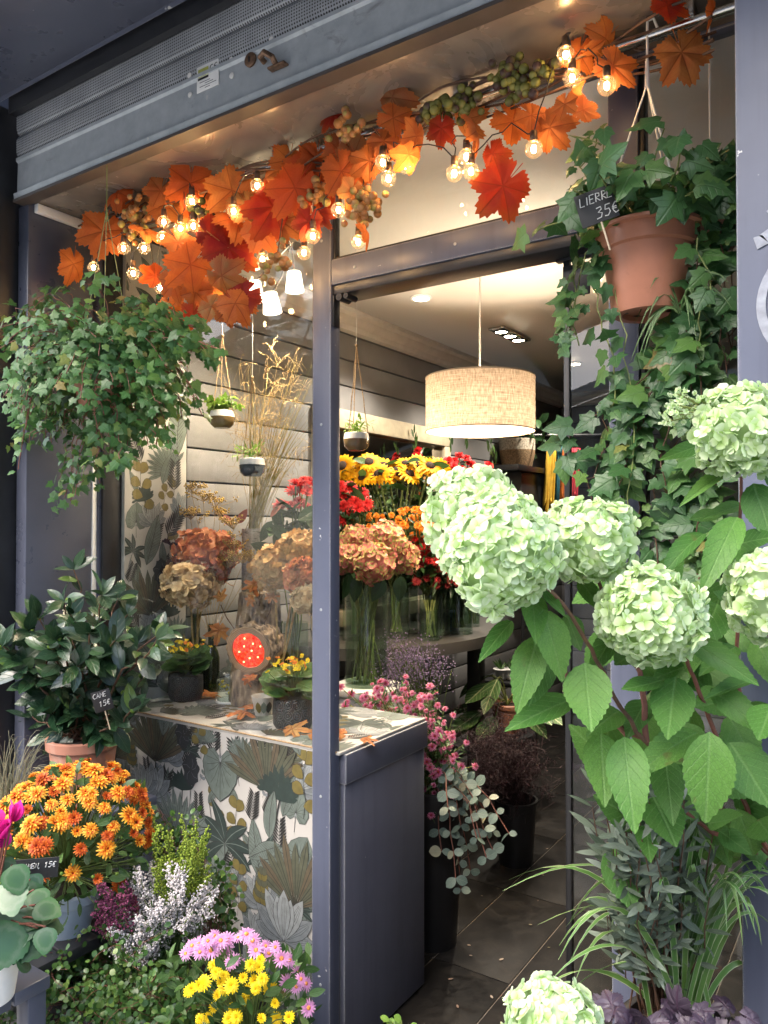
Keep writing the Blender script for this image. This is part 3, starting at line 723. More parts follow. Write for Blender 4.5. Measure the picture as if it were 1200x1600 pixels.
def mo_gold(r_):
    out = [(lin([(0, -.5), (.05, -.1), (-.02, .3), (.05, .7)], .012), 'line')]
    for (x, y, a) in ((.0, .0, 60), (.02, .25, -70), (-.02, .3, 50), (.05, .6, -40), (.04, .66, 30), (0, -.25, -80)):
        out += [(r2(q, R(a), .34, (x, y)), c) for q, c in outl(ell(6, 1, .8, .6, .55), 'gold', .02)]
    return out
def mo_feather(r_, col='line'):
    out = [(lin([(0, -.1), (.03, .5), (.1, 1)], .014), col)]
    for i in range(10):
        y = .08 + .088 * i; L = .42 * (1 - .35 * y)
        for s_ in (-1, 1): out.append((r2(ell(4, L, .065, .5), s_ * R(-48), 1, (.06 * y, y)), col))
    return out
def mo_dark(r_):
    pts = [((.42 + .06 * math.sin(7 * a)) * math.cos(a) * .85, .5 + (.5 + .05 * math.sin(9 * a)) * math.sin(a)) for a in np.linspace(0, 2 * math.pi, 40)[:-1]]
    out = [(pts, 'char'), (lin([(0, 0), (-.05, -.6)], .02), 'line')]
    for k_ in range(9): out.append((r2(lin([(.04, .05), (.1, .2), (.05, .36)], .01), k_ * .7, 1, (0, .5)), 'deep' if k_ % 2 else 'grey'))
    return out
def mo_cone(r_):
    out = [(lin([(0, -.4), (0, .9)], .02), 'line')]
    for i in range(6):
        for s_ in (-1, 1): out += [(r2(q, s_ * R(-28 + i * 3), .42 - i * .04, (s_ * .03, i * .15)), c) for q, c in outl(ell(6, 1, .72, .5, .6), 'olive' if i % 2 else 'gold', .025)]
    return out
def mo_coral(r_):
    out = [(lin([(0, -.5), (.05, .1)], .04), 'line')]
    for i in range(9):
        a = R(-70 + 17.5 * i); out.append((r2(ell(5, r_.uniform(.5, .8), .13, .7, .5), a, 1, (.02, 0)), 'deep')); out.append((r2(ell(5, .28, .1, .6, .5), a + .5, 1, (-math.sin(a) * .35, math.cos(a) * .35)), 'deep'))
    return out
def mo_banana(r_, col='sage'):
    return mo_leaf(col, 0, 1, .34, 12, r_.uniform(-.3, .3))
def mo_sprig(r_):
    out = [(lin([(0, 0), (.1, .5), (0, 1)], .01), 'line')]
    for i in range(5):
        for s_ in (-1, 1): out += [(r2(q, s_ * R(-50), .17, (.06, .12 + i * .18)), c) for q, c in outl(ell(5, 1, .6), 'sage' if i % 2 else 'grey', .03)]
    return out
MOT = {'fan': mo_fan, 'heart': mo_heart, 'lotus': mo_lotus, 'palm': mo_palm, 'gold': mo_gold, 'feather': mo_feather, 'dark': mo_dark, 'cone': mo_cone,
       'coral': mo_coral, 'banana': mo_banana, 'sprig': mo_sprig, 'fansage': lambda r_: mo_fan(r_, 'sage', 13, 75)}
def clip(pts, W, Hh):
    for ax, lim, sg in ((0, 0, 1), (0, W, -1), (1, 0, 1), (1, Hh, -1)):
        out = []
        for i in range(len(pts)):
            a, b = pts[i - 1], pts[i]; da, db = sg * (a[ax] - lim), sg * (b[ax] - lim)
            if (da >= 0) != (db >= 0):
                t = da / (da - db); out.append((a[0] + (b[0] - a[0]) * t, a[1] + (b[1] - a[1]) * t))
            if db >= 0: out.append(b)
        pts = out
        if len(pts) < 3: return []
    return pts
def print_on(parent, O, ux, uy, W, Hh, motifs, seed, extra=40):
    """prints motifs (kind, x, y, angle, size) on the sheet O + x*ux + y*uy"""
    r_ = random.Random(seed); g = G(); O = np.array(O, float); ux = np.array(ux, float); uy = np.array(uy, float); nn = nrm(np.cross(ux, uy))
    pool = ['sprig', 'feather', 'gold', 'banana', 'heart', 'fan', 'lotus', 'palm', 'coral', 'fansage', 'banana', 'sprig', 'lotus', 'fansage', 'feather']
    ex = []; nx = max(1, int(round(math.sqrt(extra * W / Hh)))); ny = max(1, int(round(extra / nx)))
    for i in range(nx):
        for j in range(ny):
            ex.append((r_.choice(pool), W * (i + .5 + r_.uniform(-.4, .4)) / nx, Hh * (j + .4 + r_.uniform(-.4, .4)) / ny, r_.uniform(-35, 35), r_.uniform(.08, .14)))
    r_.shuffle(ex); lay = 0
    for (kd, x, y, a, s_) in ex + list(motifs):
        for pts, c in MOT[kd](r_):
            pts = clip(r2(pts, R(a), s_, (x, y)), W, Hh)
            if len(pts) < 3: continue
            lay += 1; h = 0.0003 + 0.0000006 * lay
            V = [O + ux * p_[0] + uy * p_[1] + nn * h for p_ in pts]
            g.add(V, [tuple(range(len(V)))], m=INKN.index(c))
    return g.obj('print', INKM, parent, sharp=None)

# ------------------------------------------------------------------ display counter
CT = 0.929; CX = -1.372; CYB = 2.33
dc = thing('display_counter', 'waist high window counter papered with botanical wallpaper, grey painted end', 'counter', (-1.9, 2.05, 0))
sbox('body', (XL + 0.003, YF + 0.056, 0.001), (CX - 0.022, CYB - 0.004, CT - 0.0115), M['wallg'], dc)
fp = sbox('front_panel', (XL + 0.003, YF + 0.030, 0.001), (PX0 + 0.06, YF + 0.0555, CT - 0.0105), PAPER, dc, 0.002)
tp = sbox('top', (XL + 0.024, YF + 0.028, CT - 0.010), (CX, CYB, CT), PAPER, dc, 0.003)
sbox('end_panel', (CX - 0.021, YF + 0.058, 0.012), (CX - 0.003, CYB - 0.006, CT - 0.100), M['counter_paint'], dc, 0.003)
sbox('end_trim', (CX - 0.021, YF + 0.050, CT - 0.0995), (CX + 0.008, CYB - 0.001, CT - 0.0105), M['counter_paint'], dc, 0.003)
px = XL + 0.003; FW = PX0 + 0.06 - px
def fpix(kd, u, v, a, s_):
    q = P(u, v, Y=YF + 0.03); return (kd, q[0] - px, q[2], a, s_)
front = [fpix('fan', 243, 1190, 0, .22), fpix('lotus', 240, 1248, 5, .15), fpix('banana', 255, 1150, -8, .2), fpix('dark', 288, 1170, 8, .10), fpix('dark', 299, 1228, 0, .115),
         fpix('heart', 345, 1175, 180, .17), fpix('heart', 333, 1225, 176, .0), fpix('heart', 332, 1284, 186, .155), fpix('gold', 312, 1160, 10, .12), fpix('feather', 285, 1150, -40, .12), fpix('feather', 380, 1145, 40, .13),
         fpix('fan', 418, 1236, 10, .22), fpix('coral', 435, 1250, -8, .16), fpix('palm', 352, 1318, 0, .22), fpix('fansage', 280, 1310, 10, .19), fpix('gold', 475, 1240, 0, .16),
         fpix('banana', 422, 1310, 5, .16), fpix('palm', 436, 1325, 0, .0), fpix('banana', 410, 1375, 20, .2), fpix('banana', 436, 1330, 140, .2), fpix('banana', 445, 1325, 200, .2), fpix('banana', 432, 1325, 250, .16), fpix('banana', 440, 1322, 110, .16),
         fpix('fan', 462, 1420, 0, .24), fpix('cone', 408, 1412, -5, .13), fpix('lotus', 444, 1470, 0, .18), fpix('feather', 393, 1285, -5, .11), fpix('gold', 372, 1400, 0, .13), fpix('lotus', 225, 1240, 0, .12), fpix('cone', 207, 1195, 0, .10), fpix('banana', 470, 1180, 30, .14)]
front = [(q[0], q[1], q[2], q[3], q[4] * .95) for q in front if q[4] > 0]
print_on(fp, (px, YF + 0.030, 0), (1, 0, 0), (0, 0, 1), FW - 0.004, CT - 0.0125, front, 3, 120)
print_on(tp, (XL + 0.028, YF + 0.034, CT), (1, 0, 0), (0, 1, 0), CX - XL - 0.034, CYB - YF - 0.04, [], 5, 70)
G().tube([(XL + 0.03, YF + 0.029, CT - 0.001), (CX - 0.01, YF + 0.029, CT - 0.001)], 0.003, 5).obj('edge_seam', M['twine'], dc)
wpn = sbox('wallpaper', (XL + 0.001, YF + 0.062, CT - 0.02), (XL + 0.020, 2.163, CEIL), PAPER, wl, 0.001)
print_on(wpn, (XL + 0.020, YF + 0.064, CT), (0, 1, 0), (0, 0, 1), 2.163 - YF - 0.066, CEIL - CT - .01,
         [('fan', .12, .32, 5, .2), ('fansage', .16, .12, -10, .2), ('banana', .10, .52, -20, .2), ('feather', .2, .62, -30, .14), ('gold', .08, .78, 10, .15), ('banana', .25, .95, 5, .28), ('dark', .17, .44, 0, .1), ('lotus', .12, .22, 0, .12), ('palm', .15, 1.5, 0, .2), ('gold', .2, 1.2, 0, .15)], 11, 60)

# ================================================================== lamps
def lamp(name, typ, loc, energy, color, parent=None, **kw):
    l = bpy.data.lights.new(name, typ); l.energy = energy; l.color = color
    for a, b in kw.items(): setattr(l, a, b)
    o = bpy.data.objects.new(name, l); COL.objects.link(o); o.parent = parent
    o.location = Vector([float(q) for q in loc]) - (worldm(parent).translation if parent else Vector())
    return o
WARM = (1.0, 0.72, 0.42)
lx, ly, lz0, lz1, lr = -1.414, 2.84, 1.985, 2.205, 0.223
pe = thing('pendant_lamp', 'lit round linen drum pendant lamp hanging inside the doorway', 'lamp', (lx, ly, 2.72))
g = G()
g.lathe([(lr, lz0), (lr, lz1)], (lx, ly, 0), 64); V, l_, n_, uv_, m_ = g.arr()
g = G(); 
Vs = []; uvs = []
for zz, vv in ((lz0, 0), (lz0 + .07, .33), (lz1 - .07, .66), (lz1, 1)):
    for j in range(65):
        a = 2 * math.pi * j / 64; Vs.append((lx + lr * math.cos(a), ly + lr * math.sin(a), zz)); uvs.append((j / 64, vv))
shade = g.add(Vs, [(i*65+j, i*65+j+1, (i+1)*65+j+1, (i+1)*65+j) for i in range(3) for j in range(64)], uvs).obj('shade', M['linen'], pe)
for zz in (lz0, lz1):
    g = G(); a = np.linspace(0, 2 * math.pi, 65); g.tube([(lx + lr * math.cos(q), ly + lr * math.sin(q), zz) for q in a], 0.003, 6, cap=False); g.obj('shade_rim', plain('rim_tape', (0.5, 0.42, 0.33), 0.7), shade)
g = G(); 
for a in (0, 2.09, 4.19): g.tube([(lx, ly, lz1 - .03), (lx + lr * math.cos(a), ly + lr * math.sin(a), lz1 - .005)], 0.002, 5)
g.obj('spider_frame', M['white'], shade)
k = N('lamp_diffuser'); d1 = k.n('BsdfTranslucent', {'Color': (0.9, 0.86, 0.8)}).outputs[0]; d2 = k.n('BsdfTransparent', {'Color': (1, .97, .92)}).outputs[0]
G().lathe([(0, 0), (lr - .006, 0)], (lx, ly, lz0 + .004), 48).obj('diffuser', k.end(k.n('MixShader', {0: 0.35, 1: d1, 2: d2}).outputs[0]), pe)
G().tube([(lx, ly, lz1 - .09), (lx, ly, 2.67)], 0.004, 6).obj('cable', M['white'], pe)
G().lathe([(0.012, 2.63), (0.038, 2.645), (0.045, 2.70), (0.045, 2.715), (0, 2.715)], (lx, ly, 0), 24).obj('ceiling_rose', M['white'], pe)
G().lathe([(0, 2.08), (0.022, 2.082), (0.022, 2.12), (0, 2.121)], (lx, ly, 0), 16).obj('socket', M['white'], pe)
G().ball((lx, ly, 2.05), 0.034, 14, 10).obj('bulb', glow('bulb_pendant', (1.0, 0.80, 0.55), 40), pe)
lamp('pendant_light', 'POINT', (lx, ly, 2.03), 22, (1.0, 0.83, 0.62), pe, shadow_soft_size=0.05)
lamp('pendant_downlight', 'SPOT', (lx, ly, lz0 - .02), 16, (1.0, 0.80, 0.56), pe, shadow_soft_size=0.15, spot_size=R(150), spot_blend=0.8)
def downlight(u, v, label, e, square=0):
    q = P(u, v, z=CEIL + 0.02); q[2] = CEIL + 0.018
    t_ = thing('ceiling_spotlight', label, 'spotlight', q, 'recessed ceiling spotlights')
    if square:
        G().bbox((q[0] - .05, q[1] - .19, q[2] - .012), (q[0] + .05, q[1] + .19, q[2]), 0.004).obj('housing', M['chrome'], t_)
        for k_ in (-.12, 0, .12):
            sp_ = G().lathe([(0.043, 0), (0.040, -.008), (0.034, -.004)], (q[0], q[1] + k_, q[2] - .012), 20, cap=False).obj('reflector', M['dark'], t_)
            G().lathe([(0, 0), (0.033, 0)], (q[0], q[1] + k_, q[2] - .0155), 20).obj('lamp_disc', M['lampwhite'], sp_)
    else:
        G().lathe([(0.055, 0), (0.053, -.006), (0.040, -.010), (0.036, -.004)], q, 28).obj('bezel', M['white'], t_)
        G().lathe([(0, 0), (0.036, 0)], (q[0], q[1], q[2] - .006), 24).obj('lamp_disc', M['lampwhite'], t_)
    lamp('spot', 'SPOT', (q[0], q[1], q[2] - .03), e, (1.0, 0.88, 0.72), t_, shadow_soft_size=0.04, spot_size=R(120), spot_blend=0.6)
downlight(658, 464, 'round recessed ceiling spotlight nearest the doorway', 28)
downlight(797, 521, 'rectangular chrome ceiling fitting with three lamps', 36, 1)
downlight(898, 567, 'small far recessed spotlight beside the dark glass door edge', 16)
# cluster of three white cone shades in the window
cl = thing('cone_lamp_cluster', 'ceiling lamp with three lit white cone shades behind the window', 'lamp', P(455, 400, Y=2.2))
bq = P(455, 372, Y=2.22)
G().lathe([(0.05, 2.66), (0.05, 2.719), (0, 2.7195)], (bq[0], bq[1], 0), 24).obj('ceiling_base', M['chrome'], cl)
for (u, v, Y) in ((398, 455, 2.20), (424, 473, 2.16), (460, 440, 2.24)):
    q = P(u, v, Y=Y); tilt = rot('X', rnd.uniform(-.15, .15)) @ rot('Y', rnd.uniform(-.15, .15))
    G().tube([(bq[0], bq[1], 2.67), (q[0] * .5 + bq[0] * .5, q[1] * .5 + bq[1] * .5, q[2] + .1), (q[0], q[1], q[2] + .035)], 0.004, 6).obj('arm', M['chrome'], cl)
    k_ = G().lathe([(0.036, -.038), (0.026, .036), (0.0, .038)], q, 24, M=tilt)
    k_.obj('cone_shade', glow('cone_shade_glow', (1.0, 0.78, 0.50), 1.3), cl)
    lamp('cone_light', 'SPOT', (q[0], q[1], q[2] - .045), 9.5, (1.0, 0.80, 0.56), cl, shadow_soft_size=0.03, spot_size=R(140), spot_blend=0.7)

# ================================================================== vases and pots
def prof_vase(r, h, wl_=0.004): return [(0, 0), (r, 0), (r, h), (r - wl_, h), (r - wl_, 0.014), (0, 0.014)]
def prof_pot(r0, r1, h, rim=0.03, th=0.006):
    return [(0, 0), (r0, 0), (r0 + (r1 - r0) * .9, h - rim), (r1 + .004, h - rim), (r1 + .008, h - rim + .004), (r1 + .010, h - .003), (r1 + .006, h), (r1 - th, h), (r1 - th - .004, h - .02), (0, h - .02)]
def potted(parent, base, r0, r1, h, mat, rim=0.03, soil=True, name='pot', n=36):
    pt = G().lathe(prof_pot(r0, r1, h, rim), base, n).obj(name, mat, parent)
    if soil: G().lathe([(0, h - .012), (r1 * .5, h - .010), (r1 - .008, h - .016)], base, 20).obj('soil', M['soil'], pt)
    return pt
def curve(A, B, sag=0.0, n=6, wob=0.0, up=None):
    A = np.array(A, float); B = np.array(B, float); s_ = np.linspace(0, 1, n)[:, None]
    pts = A + (B - A) * s_
    if up is not None: pts = pts + np.array(up)[None] * (s_ * (1 - s_) * 4)
    pts[:, 2] += (sag * 4 * s_ * (1 - s_))[:, 0]
    if wob: pts[1:-1] += np.array([rv(wob) for _ in range(n - 2)])
    return pts
def leaves_on(pts, n, size, temps, spread=0.9, droop=0.2, start=0.15, face=(0, 0, 1), jit=.25):
    """leaf placements along a stem"""
    out = []; pts = np.asarray(pts); seg = np.linspace(start, 1, n)
    for i, s_ in enumerate(seg):
        x = s_ * (len(pts) - 1); a = int(min(len(pts) - 2, math.floor(x))); p = pts[a] + (pts[a + 1] - pts[a]) * (x - a)
        t = nrm(pts[a + 1] - pts[a]); sd = nrm(np.cross(t, rv()))
        tip = nrm(t * (1 - spread * .6) + sd * spread + np.array((0, 0, -droop)))
        out.append((rnd.randrange(len(temps)), frame(p, tip, np.array(face) + rv(.4), size * rnd.uniform(1 - jit, 1 + jit))))
    return out
def stems_obj(parent, lines, r_, mat, name='stems', n=5):
    g = G()
    for q in lines: g.tube(q, r_, n, cap=False)
    return g.obj(name, mat, parent, sharp=None, kind='stuff')

# foliage materials
M['ivyL'] = leafm('ivy_leaf', [(0, (0.038, 0.11, 0.032)), (.55, (0.065, 0.18, 0.05)), (.85, (0.10, 0.21, 0.045)), (.97, (0.19, 0.31, 0.07)), (1, (0.26, 0.18, 0.05))], .42, .28, .15, (0.14, 0.22, 0.09))
M['ivyR'] = leafm('ivy_dark_leaf', [(0, (0.03, 0.095, 0.033)), (.6, (0.055, 0.15, 0.046)), (.9, (0.10, 0.21, 0.045)), (.98, (0.16, 0.29, 0.06)), (1, (0.24, 0.16, 0.05))], .36, .25, .22, (0.12, 0.19, 0.09))
M['cam'] = leafm('camellia_leaf', [(0, (0.010, 0.032, 0.016)), (.6, (0.016, 0.048, 0.022)), (.92, (0.03, 0.075, 0.025)), (1, (0.10, 0.17, 0.03))], .30, .1, .35, (0.05, 0.09, 0.04), .6)
M['hydl'] = leafm('hydrangea_leaf', [(0, (0.055, 0.165, 0.03)), (.5, (0.085, 0.22, 0.04)), (1, (0.13, 0.29, 0.055))], .5, .4, .55, (0.17, 0.32, 0.10), .35, None, 44, .5, .35)
M['green'] = leafm('mid_leaf', [(0, (0.02, 0.06, 0.015)), (.6, (0.045, 0.11, 0.025)), (1, (0.09, 0.17, 0.04))], .45, .25, .25)
M['darkg'] = leafm('dark_leaf', [(0, (0.012, 0.035, 0.014)), (.6, (0.02, 0.06, 0.02)), (1, (0.04, 0.09, 0.025))], .4, .18, .25)
M['bright'] = leafm('bright_leaf', [(0, (0.08, 0.17, 0.02)), (.6, (0.14, 0.26, 0.035)), (1, (0.24, 0.36, 0.06))], .45, .35, .2)
M['euc'] = leafm('eucalyptus_leaf', [(0, (0.10, 0.16, 0.14)), (.6, (0.17, 0.24, 0.20)), (.92, (0.24, 0.31, 0.26)), (1, (0.42, 0.38, 0.24))], .5, .2, .3, (0.3, 0.36, 0.3))
M['wine'] = leafm('burgundy_leaf', [(0, (0.012, 0.004, 0.008)), (.7, (0.028, 0.008, 0.014)), (1, (0.06, 0.018, 0.022))], .5, .2, .2)
M['varieg'] = leafm('variegated_leaf', [(0, (0.06, 0.15, 0.04)), (1, (0.10, 0.20, 0.06))], .4, .25, .9, (0.50, 0.55, 0.30), .4, None, 40)
M['olive'] = leafm('olive_leaf', [(0, (0.06, 0.09, 0.06)), (.6, (0.11, 0.15, 0.10)), (1, (0.22, 0.27, 0.22))], .5, .15, .2)
ORANGE = [(0, (0.22, 0.012, 0.012)), (.2, (0.42, 0.03, 0.015)), (.4, (0.60, 0.14, 0.03)), (.65, (0.62, 0.24, 0.06)), (.8, (0.36, 0.12, 0.045)), (.9, (0.30, 0.18, 0.07)), (1, (0.42, 0.27, 0.10))]
def fallm(name, stops, trans=.5):
    k = N(name); col = k.ramp(k.rand(), stops); sp = k.n('SeparateXYZ', {0: k.n('TexCoord').outputs['UV']})
    x = k.math('ABSOLUTE', k.math('SUBTRACT', sp.outputs[0], .5)); y = k.math('SUBTRACT', sp.outputs[1], .36)
    ang = k.math('ABSOLUTE', k.math('ARCTAN2', x, y)); rad = k.math('SQRT', k.math('ADD', k.math('MULTIPLY', x, x), k.math('MULTIPLY', y, y)))
    vn = None
    for a in (0.0, 1.0, 2.05):
        d = k.math('MULTIPLY', k.math('ABSOLUTE', k.math('SUBTRACT', ang, a)), rad); e = k.ramp(d, [(.006, (1, 1, 1)), (.016, (0, 0, 0))]); vn = e if vn is None else k.math('MAXIMUM', vn, e)
    sw = k.ramp(k.math('SINE', k.math('MULTIPLY', k.math('ADD', rad, k.math('MULTIPLY', k.math('PINGPONG', ang, .5), .35)), 75)), [(.8, (0, 0, 0)), (1, (.5, .5, .5))])
    blot = k.ramp(k.noise(22, 4, .6, k.pos(), .5), [(.38, (0, 0, 0)), (.68, (1, 1, 1))])
    col = k.mix(k.math('MULTIPLY', blot, .5), col, (0.45, 0.07, 0.02))
    col = k.mix(k.ramp(rad, [(.35, (0, 0, 0)), (.62, (.45, .45, .45))]), col, (0.55, 0.17, 0.025))
    col = k.mix(k.math('MULTIPLY', k.math('MAXIMUM', vn, k.math('MULTIPLY', sw, .6)), .55), col, (0.20, 0.03, 0.01))
    a_ = k.pbr(col, .6, 0, k.bump(vn, .5, -.002), .3); b_ = k.n('BsdfTranslucent', {'Color': col}).outputs[0]
    return k.end(k.n('MixShader', {0: trans, 1: a_, 2: b_}).outputs[0])
M['fall'] = fallm('autumn_leaf', ORANGE)
M['fallb'] = fallm('dry_leaf', [(0, (0.30, 0.12, 0.03)), (.5, (0.42, 0.19, 0.05)), (1, (0.50, 0.28, 0.09))], .25)
# petals
M['p_sun'] = petalm('sunflower_petal', [(0, (0.62, 0.22, 0.005)), (.35, (0.82, 0.42, 0.008)), (1, (0.85, 0.50, 0.01))])
M['p_disc'] = plain('sunflower_disc', (0.035, 0.018, 0.010), .9, var=.4, scale=300, bump=.8)
M['p_red'] = petalm('red_petal', [(0, (0.28, 0.006, 0.012)), (1, (0.62, 0.02, 0.02))])
M['p_dred'] = petalm('dark_red_petal', [(0, (0.10, 0.006, 0.010)), (.6, (0.26, 0.012, 0.02)), (1, (0.42, 0.05, 0.04))])
M['p_or'] = petalm('orange_petal', [(0, (0.62, 0.11, 0.008)), (1, (0.82, 0.30, 0.03))])
M['p_pink'] = petalm('pink_petal', [(0, (0.32, 0.03, 0.12)), (.6, (0.62, 0.14, 0.30)), (1, (0.76, 0.38, 0.50))])
M['p_rose'] = petalm('rose_petal', [(0, (0.42, 0.02, 0.06)), (.7, (0.66, 0.10, 0.13)), (1, (0.74, 0.28, 0.26))])
M['p_hydp'] = petalm('pink_green_hydrangea', [(0, (0.34, 0.38, 0.12)), (.35, (0.55, 0.24, 0.18)), (.7, (0.50, 0.13, 0.15)), (1, (0.42, 0.42, 0.15))], jit=1.1)
M['p_rust'] = petalm('rust_dried_hydrangea', [(0, (0.40, 0.17, 0.07)), (.5, (0.58, 0.24, 0.10)), (1, (0.46, 0.14, 0.07))], jit=.9, trans=.25)
M['p_cream'] = petalm('cream_dried_hydrangea', [(0, (0.42, 0.28, 0.13)), (.6, (0.62, 0.47, 0.26)), (1, (0.70, 0.56, 0.34))], jit=.5, trans=.25)
M['p_tan'] = petalm('tan_dried_hydrangea', [(0, (0.40, 0.25, 0.09)), (.6, (0.58, 0.38, 0.15)), (1, (0.48, 0.26, 0.10))], jit=.7, trans=.25)
M['p_lime'] = petalm('limelight_petal', [(0, (0.34, 0.52, 0.15)), (.35, (0.50, 0.66, 0.33)), (1, (0.66, 0.76, 0.55))], jit=.75, trans=.42, dark=(.8, .9, .7))
M['p_mum'] = petalm('orange_mum_petal', [(0, (0.22, 0.012, 0.006)), (.3, (0.50, 0.05, 0.008)), (.55, (0.72, 0.20, 0.012)), (.8, (0.82, 0.40, 0.03)), (1, (0.85, 0.52, 0.07))], jit=.45)
M['p_yel'] = petalm('yellow_mum_petal', [(0, (0.66, 0.42, 0.01)), (1, (0.88, 0.70, 0.02))])
M['p_lil'] = petalm('lilac_daisy_petal', [(0, (0.66, 0.32, 0.50)), (.4, (0.62, 0.27, 0.55)), (1, (0.72, 0.42, 0.68))])
M['p_mag'] = petalm('magenta_petal', [(0, (0.50, 0.01, 0.18)), (1, (0.74, 0.04, 0.38))])
M['d_or'] = plain('orange_disc', (0.66, 0.25, 0.06), .8, var=.3, scale=300, bump=.5)
M['p_lim2'] = petalm('limonium', [(0, (0.16, 0.12, 0.22)), (1, (0.36, 0.29, 0.46))], jit=.8)

def hyd_head(parent, c, rad, nflo, size, mat, front=None, limit=0, name='flower_head', squash=1.0, jitter=.05):
    """a ball of four-petalled florets on a dark core"""
    c = np.array(c, float); rad = np.array(rad if not np.isscalar(rad) else (rad, rad, rad * squash))
    h_ = G().ball(c, rad * .80, 14, 9, wob=.05).obj(name, mat, parent)
    it = []
    for d in fib(nflo):
        dd = nrm(d + rv(.10)); p = c + dd * rad * (1 - .06 + rnd.uniform(-jitter, jitter))
        nn = nrm(dd / rad * rad.mean() + rv(.42)); p = c + (p - c) * (1 + .07 * math.sin(dd[0] * 5 + c[0] * 40) + .06 * math.sin(dd[2] * 6 + dd[1] * 4 + c[2] * 50))
        it.append((rnd.randrange(4), frame(p, np.cross(nn, rv()), nn, size * rnd.uniform(.62, 1.22))))
    scatter(h_, 'floret', FLORET, [mat], it, limit, 'floret_mass')
    return h_

def bunch(root, mouth, base, heads, temps, mats, size, stem, face=None, stemr=.003, name='flower', leaf=None, limit=300, jit=.2):
    """flowers on stems that meet in a vase; heads = list of points"""
    mouth = np.array(mouth, float); base = np.array(base, float); it = []; lines = []; lv = []
    for h in heads:
        h = np.array(h, float); out = nrm((h - mouth) * np.array((1, 1, .35)) + (0, 0, .05)); b = base + rv(.012) * (1, 1, 0)
        m_ = mouth + rv(.018) * (1, 1, .2); pts = np.vstack([curve(b, m_, 0, 3), curve(m_, h, 0, 5, .006)[1:]])
        lines.append(pts); nn = nrm(out * .6 + nrm(CAMP - h) * .9 + rv(.28) + (0, 0, .25)) if face is None else nrm(np.array(face) + rv(.3))
        it.append((rnd.randrange(len(temps)), frame(h, np.cross(nn, rv()), nn, size * rnd.uniform(1 - jit, 1 + jit))))
        if leaf: lv += leaves_on(pts[3:], leaf[2], leaf[3], leaf[0], .8, .25, .0)
    stems_obj(root, lines, stemr, stem)
    scatter(root, name, temps, mats, it, limit)
    if leaf and lv: scatter(root, 'leaf', leaf[0], [leaf[1]], lv, leaf[4] if len(leaf) > 4 else 60)

# ================================================================== inside the shop
# half round grey table along the wall
TZ = 1.03
tb = thing('display_table', 'grey round edged display table along the left wall', 'table', (-2.15, 3.5, 0))
def halfell(cx, cy, rx, ry, z0, z1, n=36):
    pts = [(cx + rx * math.cos(a), cy + ry * math.sin(a)) for a in np.linspace(-math.pi / 2, math.pi / 2, n)]; pts = [(XL + .024, cy - ry)] + pts + [(XL + .024, cy + ry)]
    V = [(x, y, z0) for x, y in pts] + [(x, y, z1) for x, y in pts]; n_ = len(pts)
    return G().add(V, [tuple(range(n_))[::-1], tuple(range(n_, 2 * n_))] + [(i, (i + 1) % n_, n_ + (i + 1) % n_, n_ + i) for i in range(n_)])
M['table'] = plain('grey_table_paint', (0.07, 0.068, 0.066), .4, var=.08, scale=6)
halfell(-2.30, 3.60, 0.54, 0.78, TZ - .055, TZ).obj('table_top', M['table'], tb)
for (x, y) in ((-1.98, 3.92), (-2.15, 3.05)):
    sbox('leg', (x - .04, y - .035, 0), (x + .04, y + .035, TZ - .056), M['table'], tb, .004)
sbox('lower_shelf', (-2.39, 3.09, .30), (-2.03, 4.0, .33), M['table'], tb, .004)
# mirror on the left wall
mi = thing('wall_mirror', 'long wall mirror in a cream frame behind the sunflowers', 'mirror', (XL + .03, 3.6, 1.2))
k = N('mirror_silver'); mm_ = k.end(k.pbr((0.55, 0.53, 0.5), .04, 1.0))
sbox('mirror_glass', (XL + .024, 3.04, 1.16), (XL + .034, 4.26, 2.10), mm_, mi, .001)
fm_ = plain('cream_frame', (0.40, 0.35, 0.25), .45, var=.1)
sbox('frame_rail', (XL + .0235, 2.96, 2.101), (XL + .06, 4.34, 2.20), fm_, mi, .006)
sbox('frame_rail', (XL + .0235, 2.96, 1.08), (XL + .06, 4.34, 1.159), fm_, mi, .006)
for y in (2.96, 4.262): sbox('frame_stile', (XL + .0235, y, 1.1595), (XL + .058, y + .078, 2.1005), fm_, mi, .006)
g = G()
for i in range(46): g.lathe([(0.030, 0), (0.036, .006), (0.036, .012), (0.030, .018)], (XL + .09, 4.40, 1.1 + i * .02), 14)
tag(g.obj('flexible_duct', M['chrome']), 'ribbed metal duct standing beside the wall mirror', 'duct')
# back shelf with a basket pot
q = P(805, 735, t=5.55); q[0] = XL + .16
sh = thing('wall_shelf', 'black shelf unit on the left wall under the basket planter', 'shelf', q)
sbox('board', (XL + .023, q[1] - .30, q[2] - .02), (XL + .30, q[1] + .42, q[2] + .02), M['black'], sh)
sbox('box_unit', (XL + .023, q[1] - .16, q[2] - .62), (XL + .26, q[1] + .42, q[2] - .021), M['dark'], sh)
bp = thing('basket_planter', 'two tone woven planter with green leaves on the black shelf', 'planter', q + (0, 0, .021))
G().lathe([(0, 0), (.105, 0), (.125, .08), (.128, .12), (0, .12)], q + (0, 0, .021), 24).obj('basket_body', plain('woven_base', (0.30, 0.20, 0.11), .9, var=.3, scale=90, bump=.6), bp)
G().lathe([(.128, .121), (.130, .20), (.118, .20), (.116, .17), (0, .17)], q + (0, 0, .021), 24).obj('basket_band', plain('woven_band', (0.52, 0.47, 0.38), .9, var=.3, scale=90, bump=.6), bp)
lv = []
for i in range(14):
    b = q + (0, 0, .2); lv += leaves_on(curve(b, b + (rnd.uniform(-.05, .2), rnd.uniform(-.1, .25), rnd.uniform(-.1, .22)), .06), 4, .10, OVAL)
scatter(bp, 'leaf', OVAL, [M['darkg']], lv, 60)
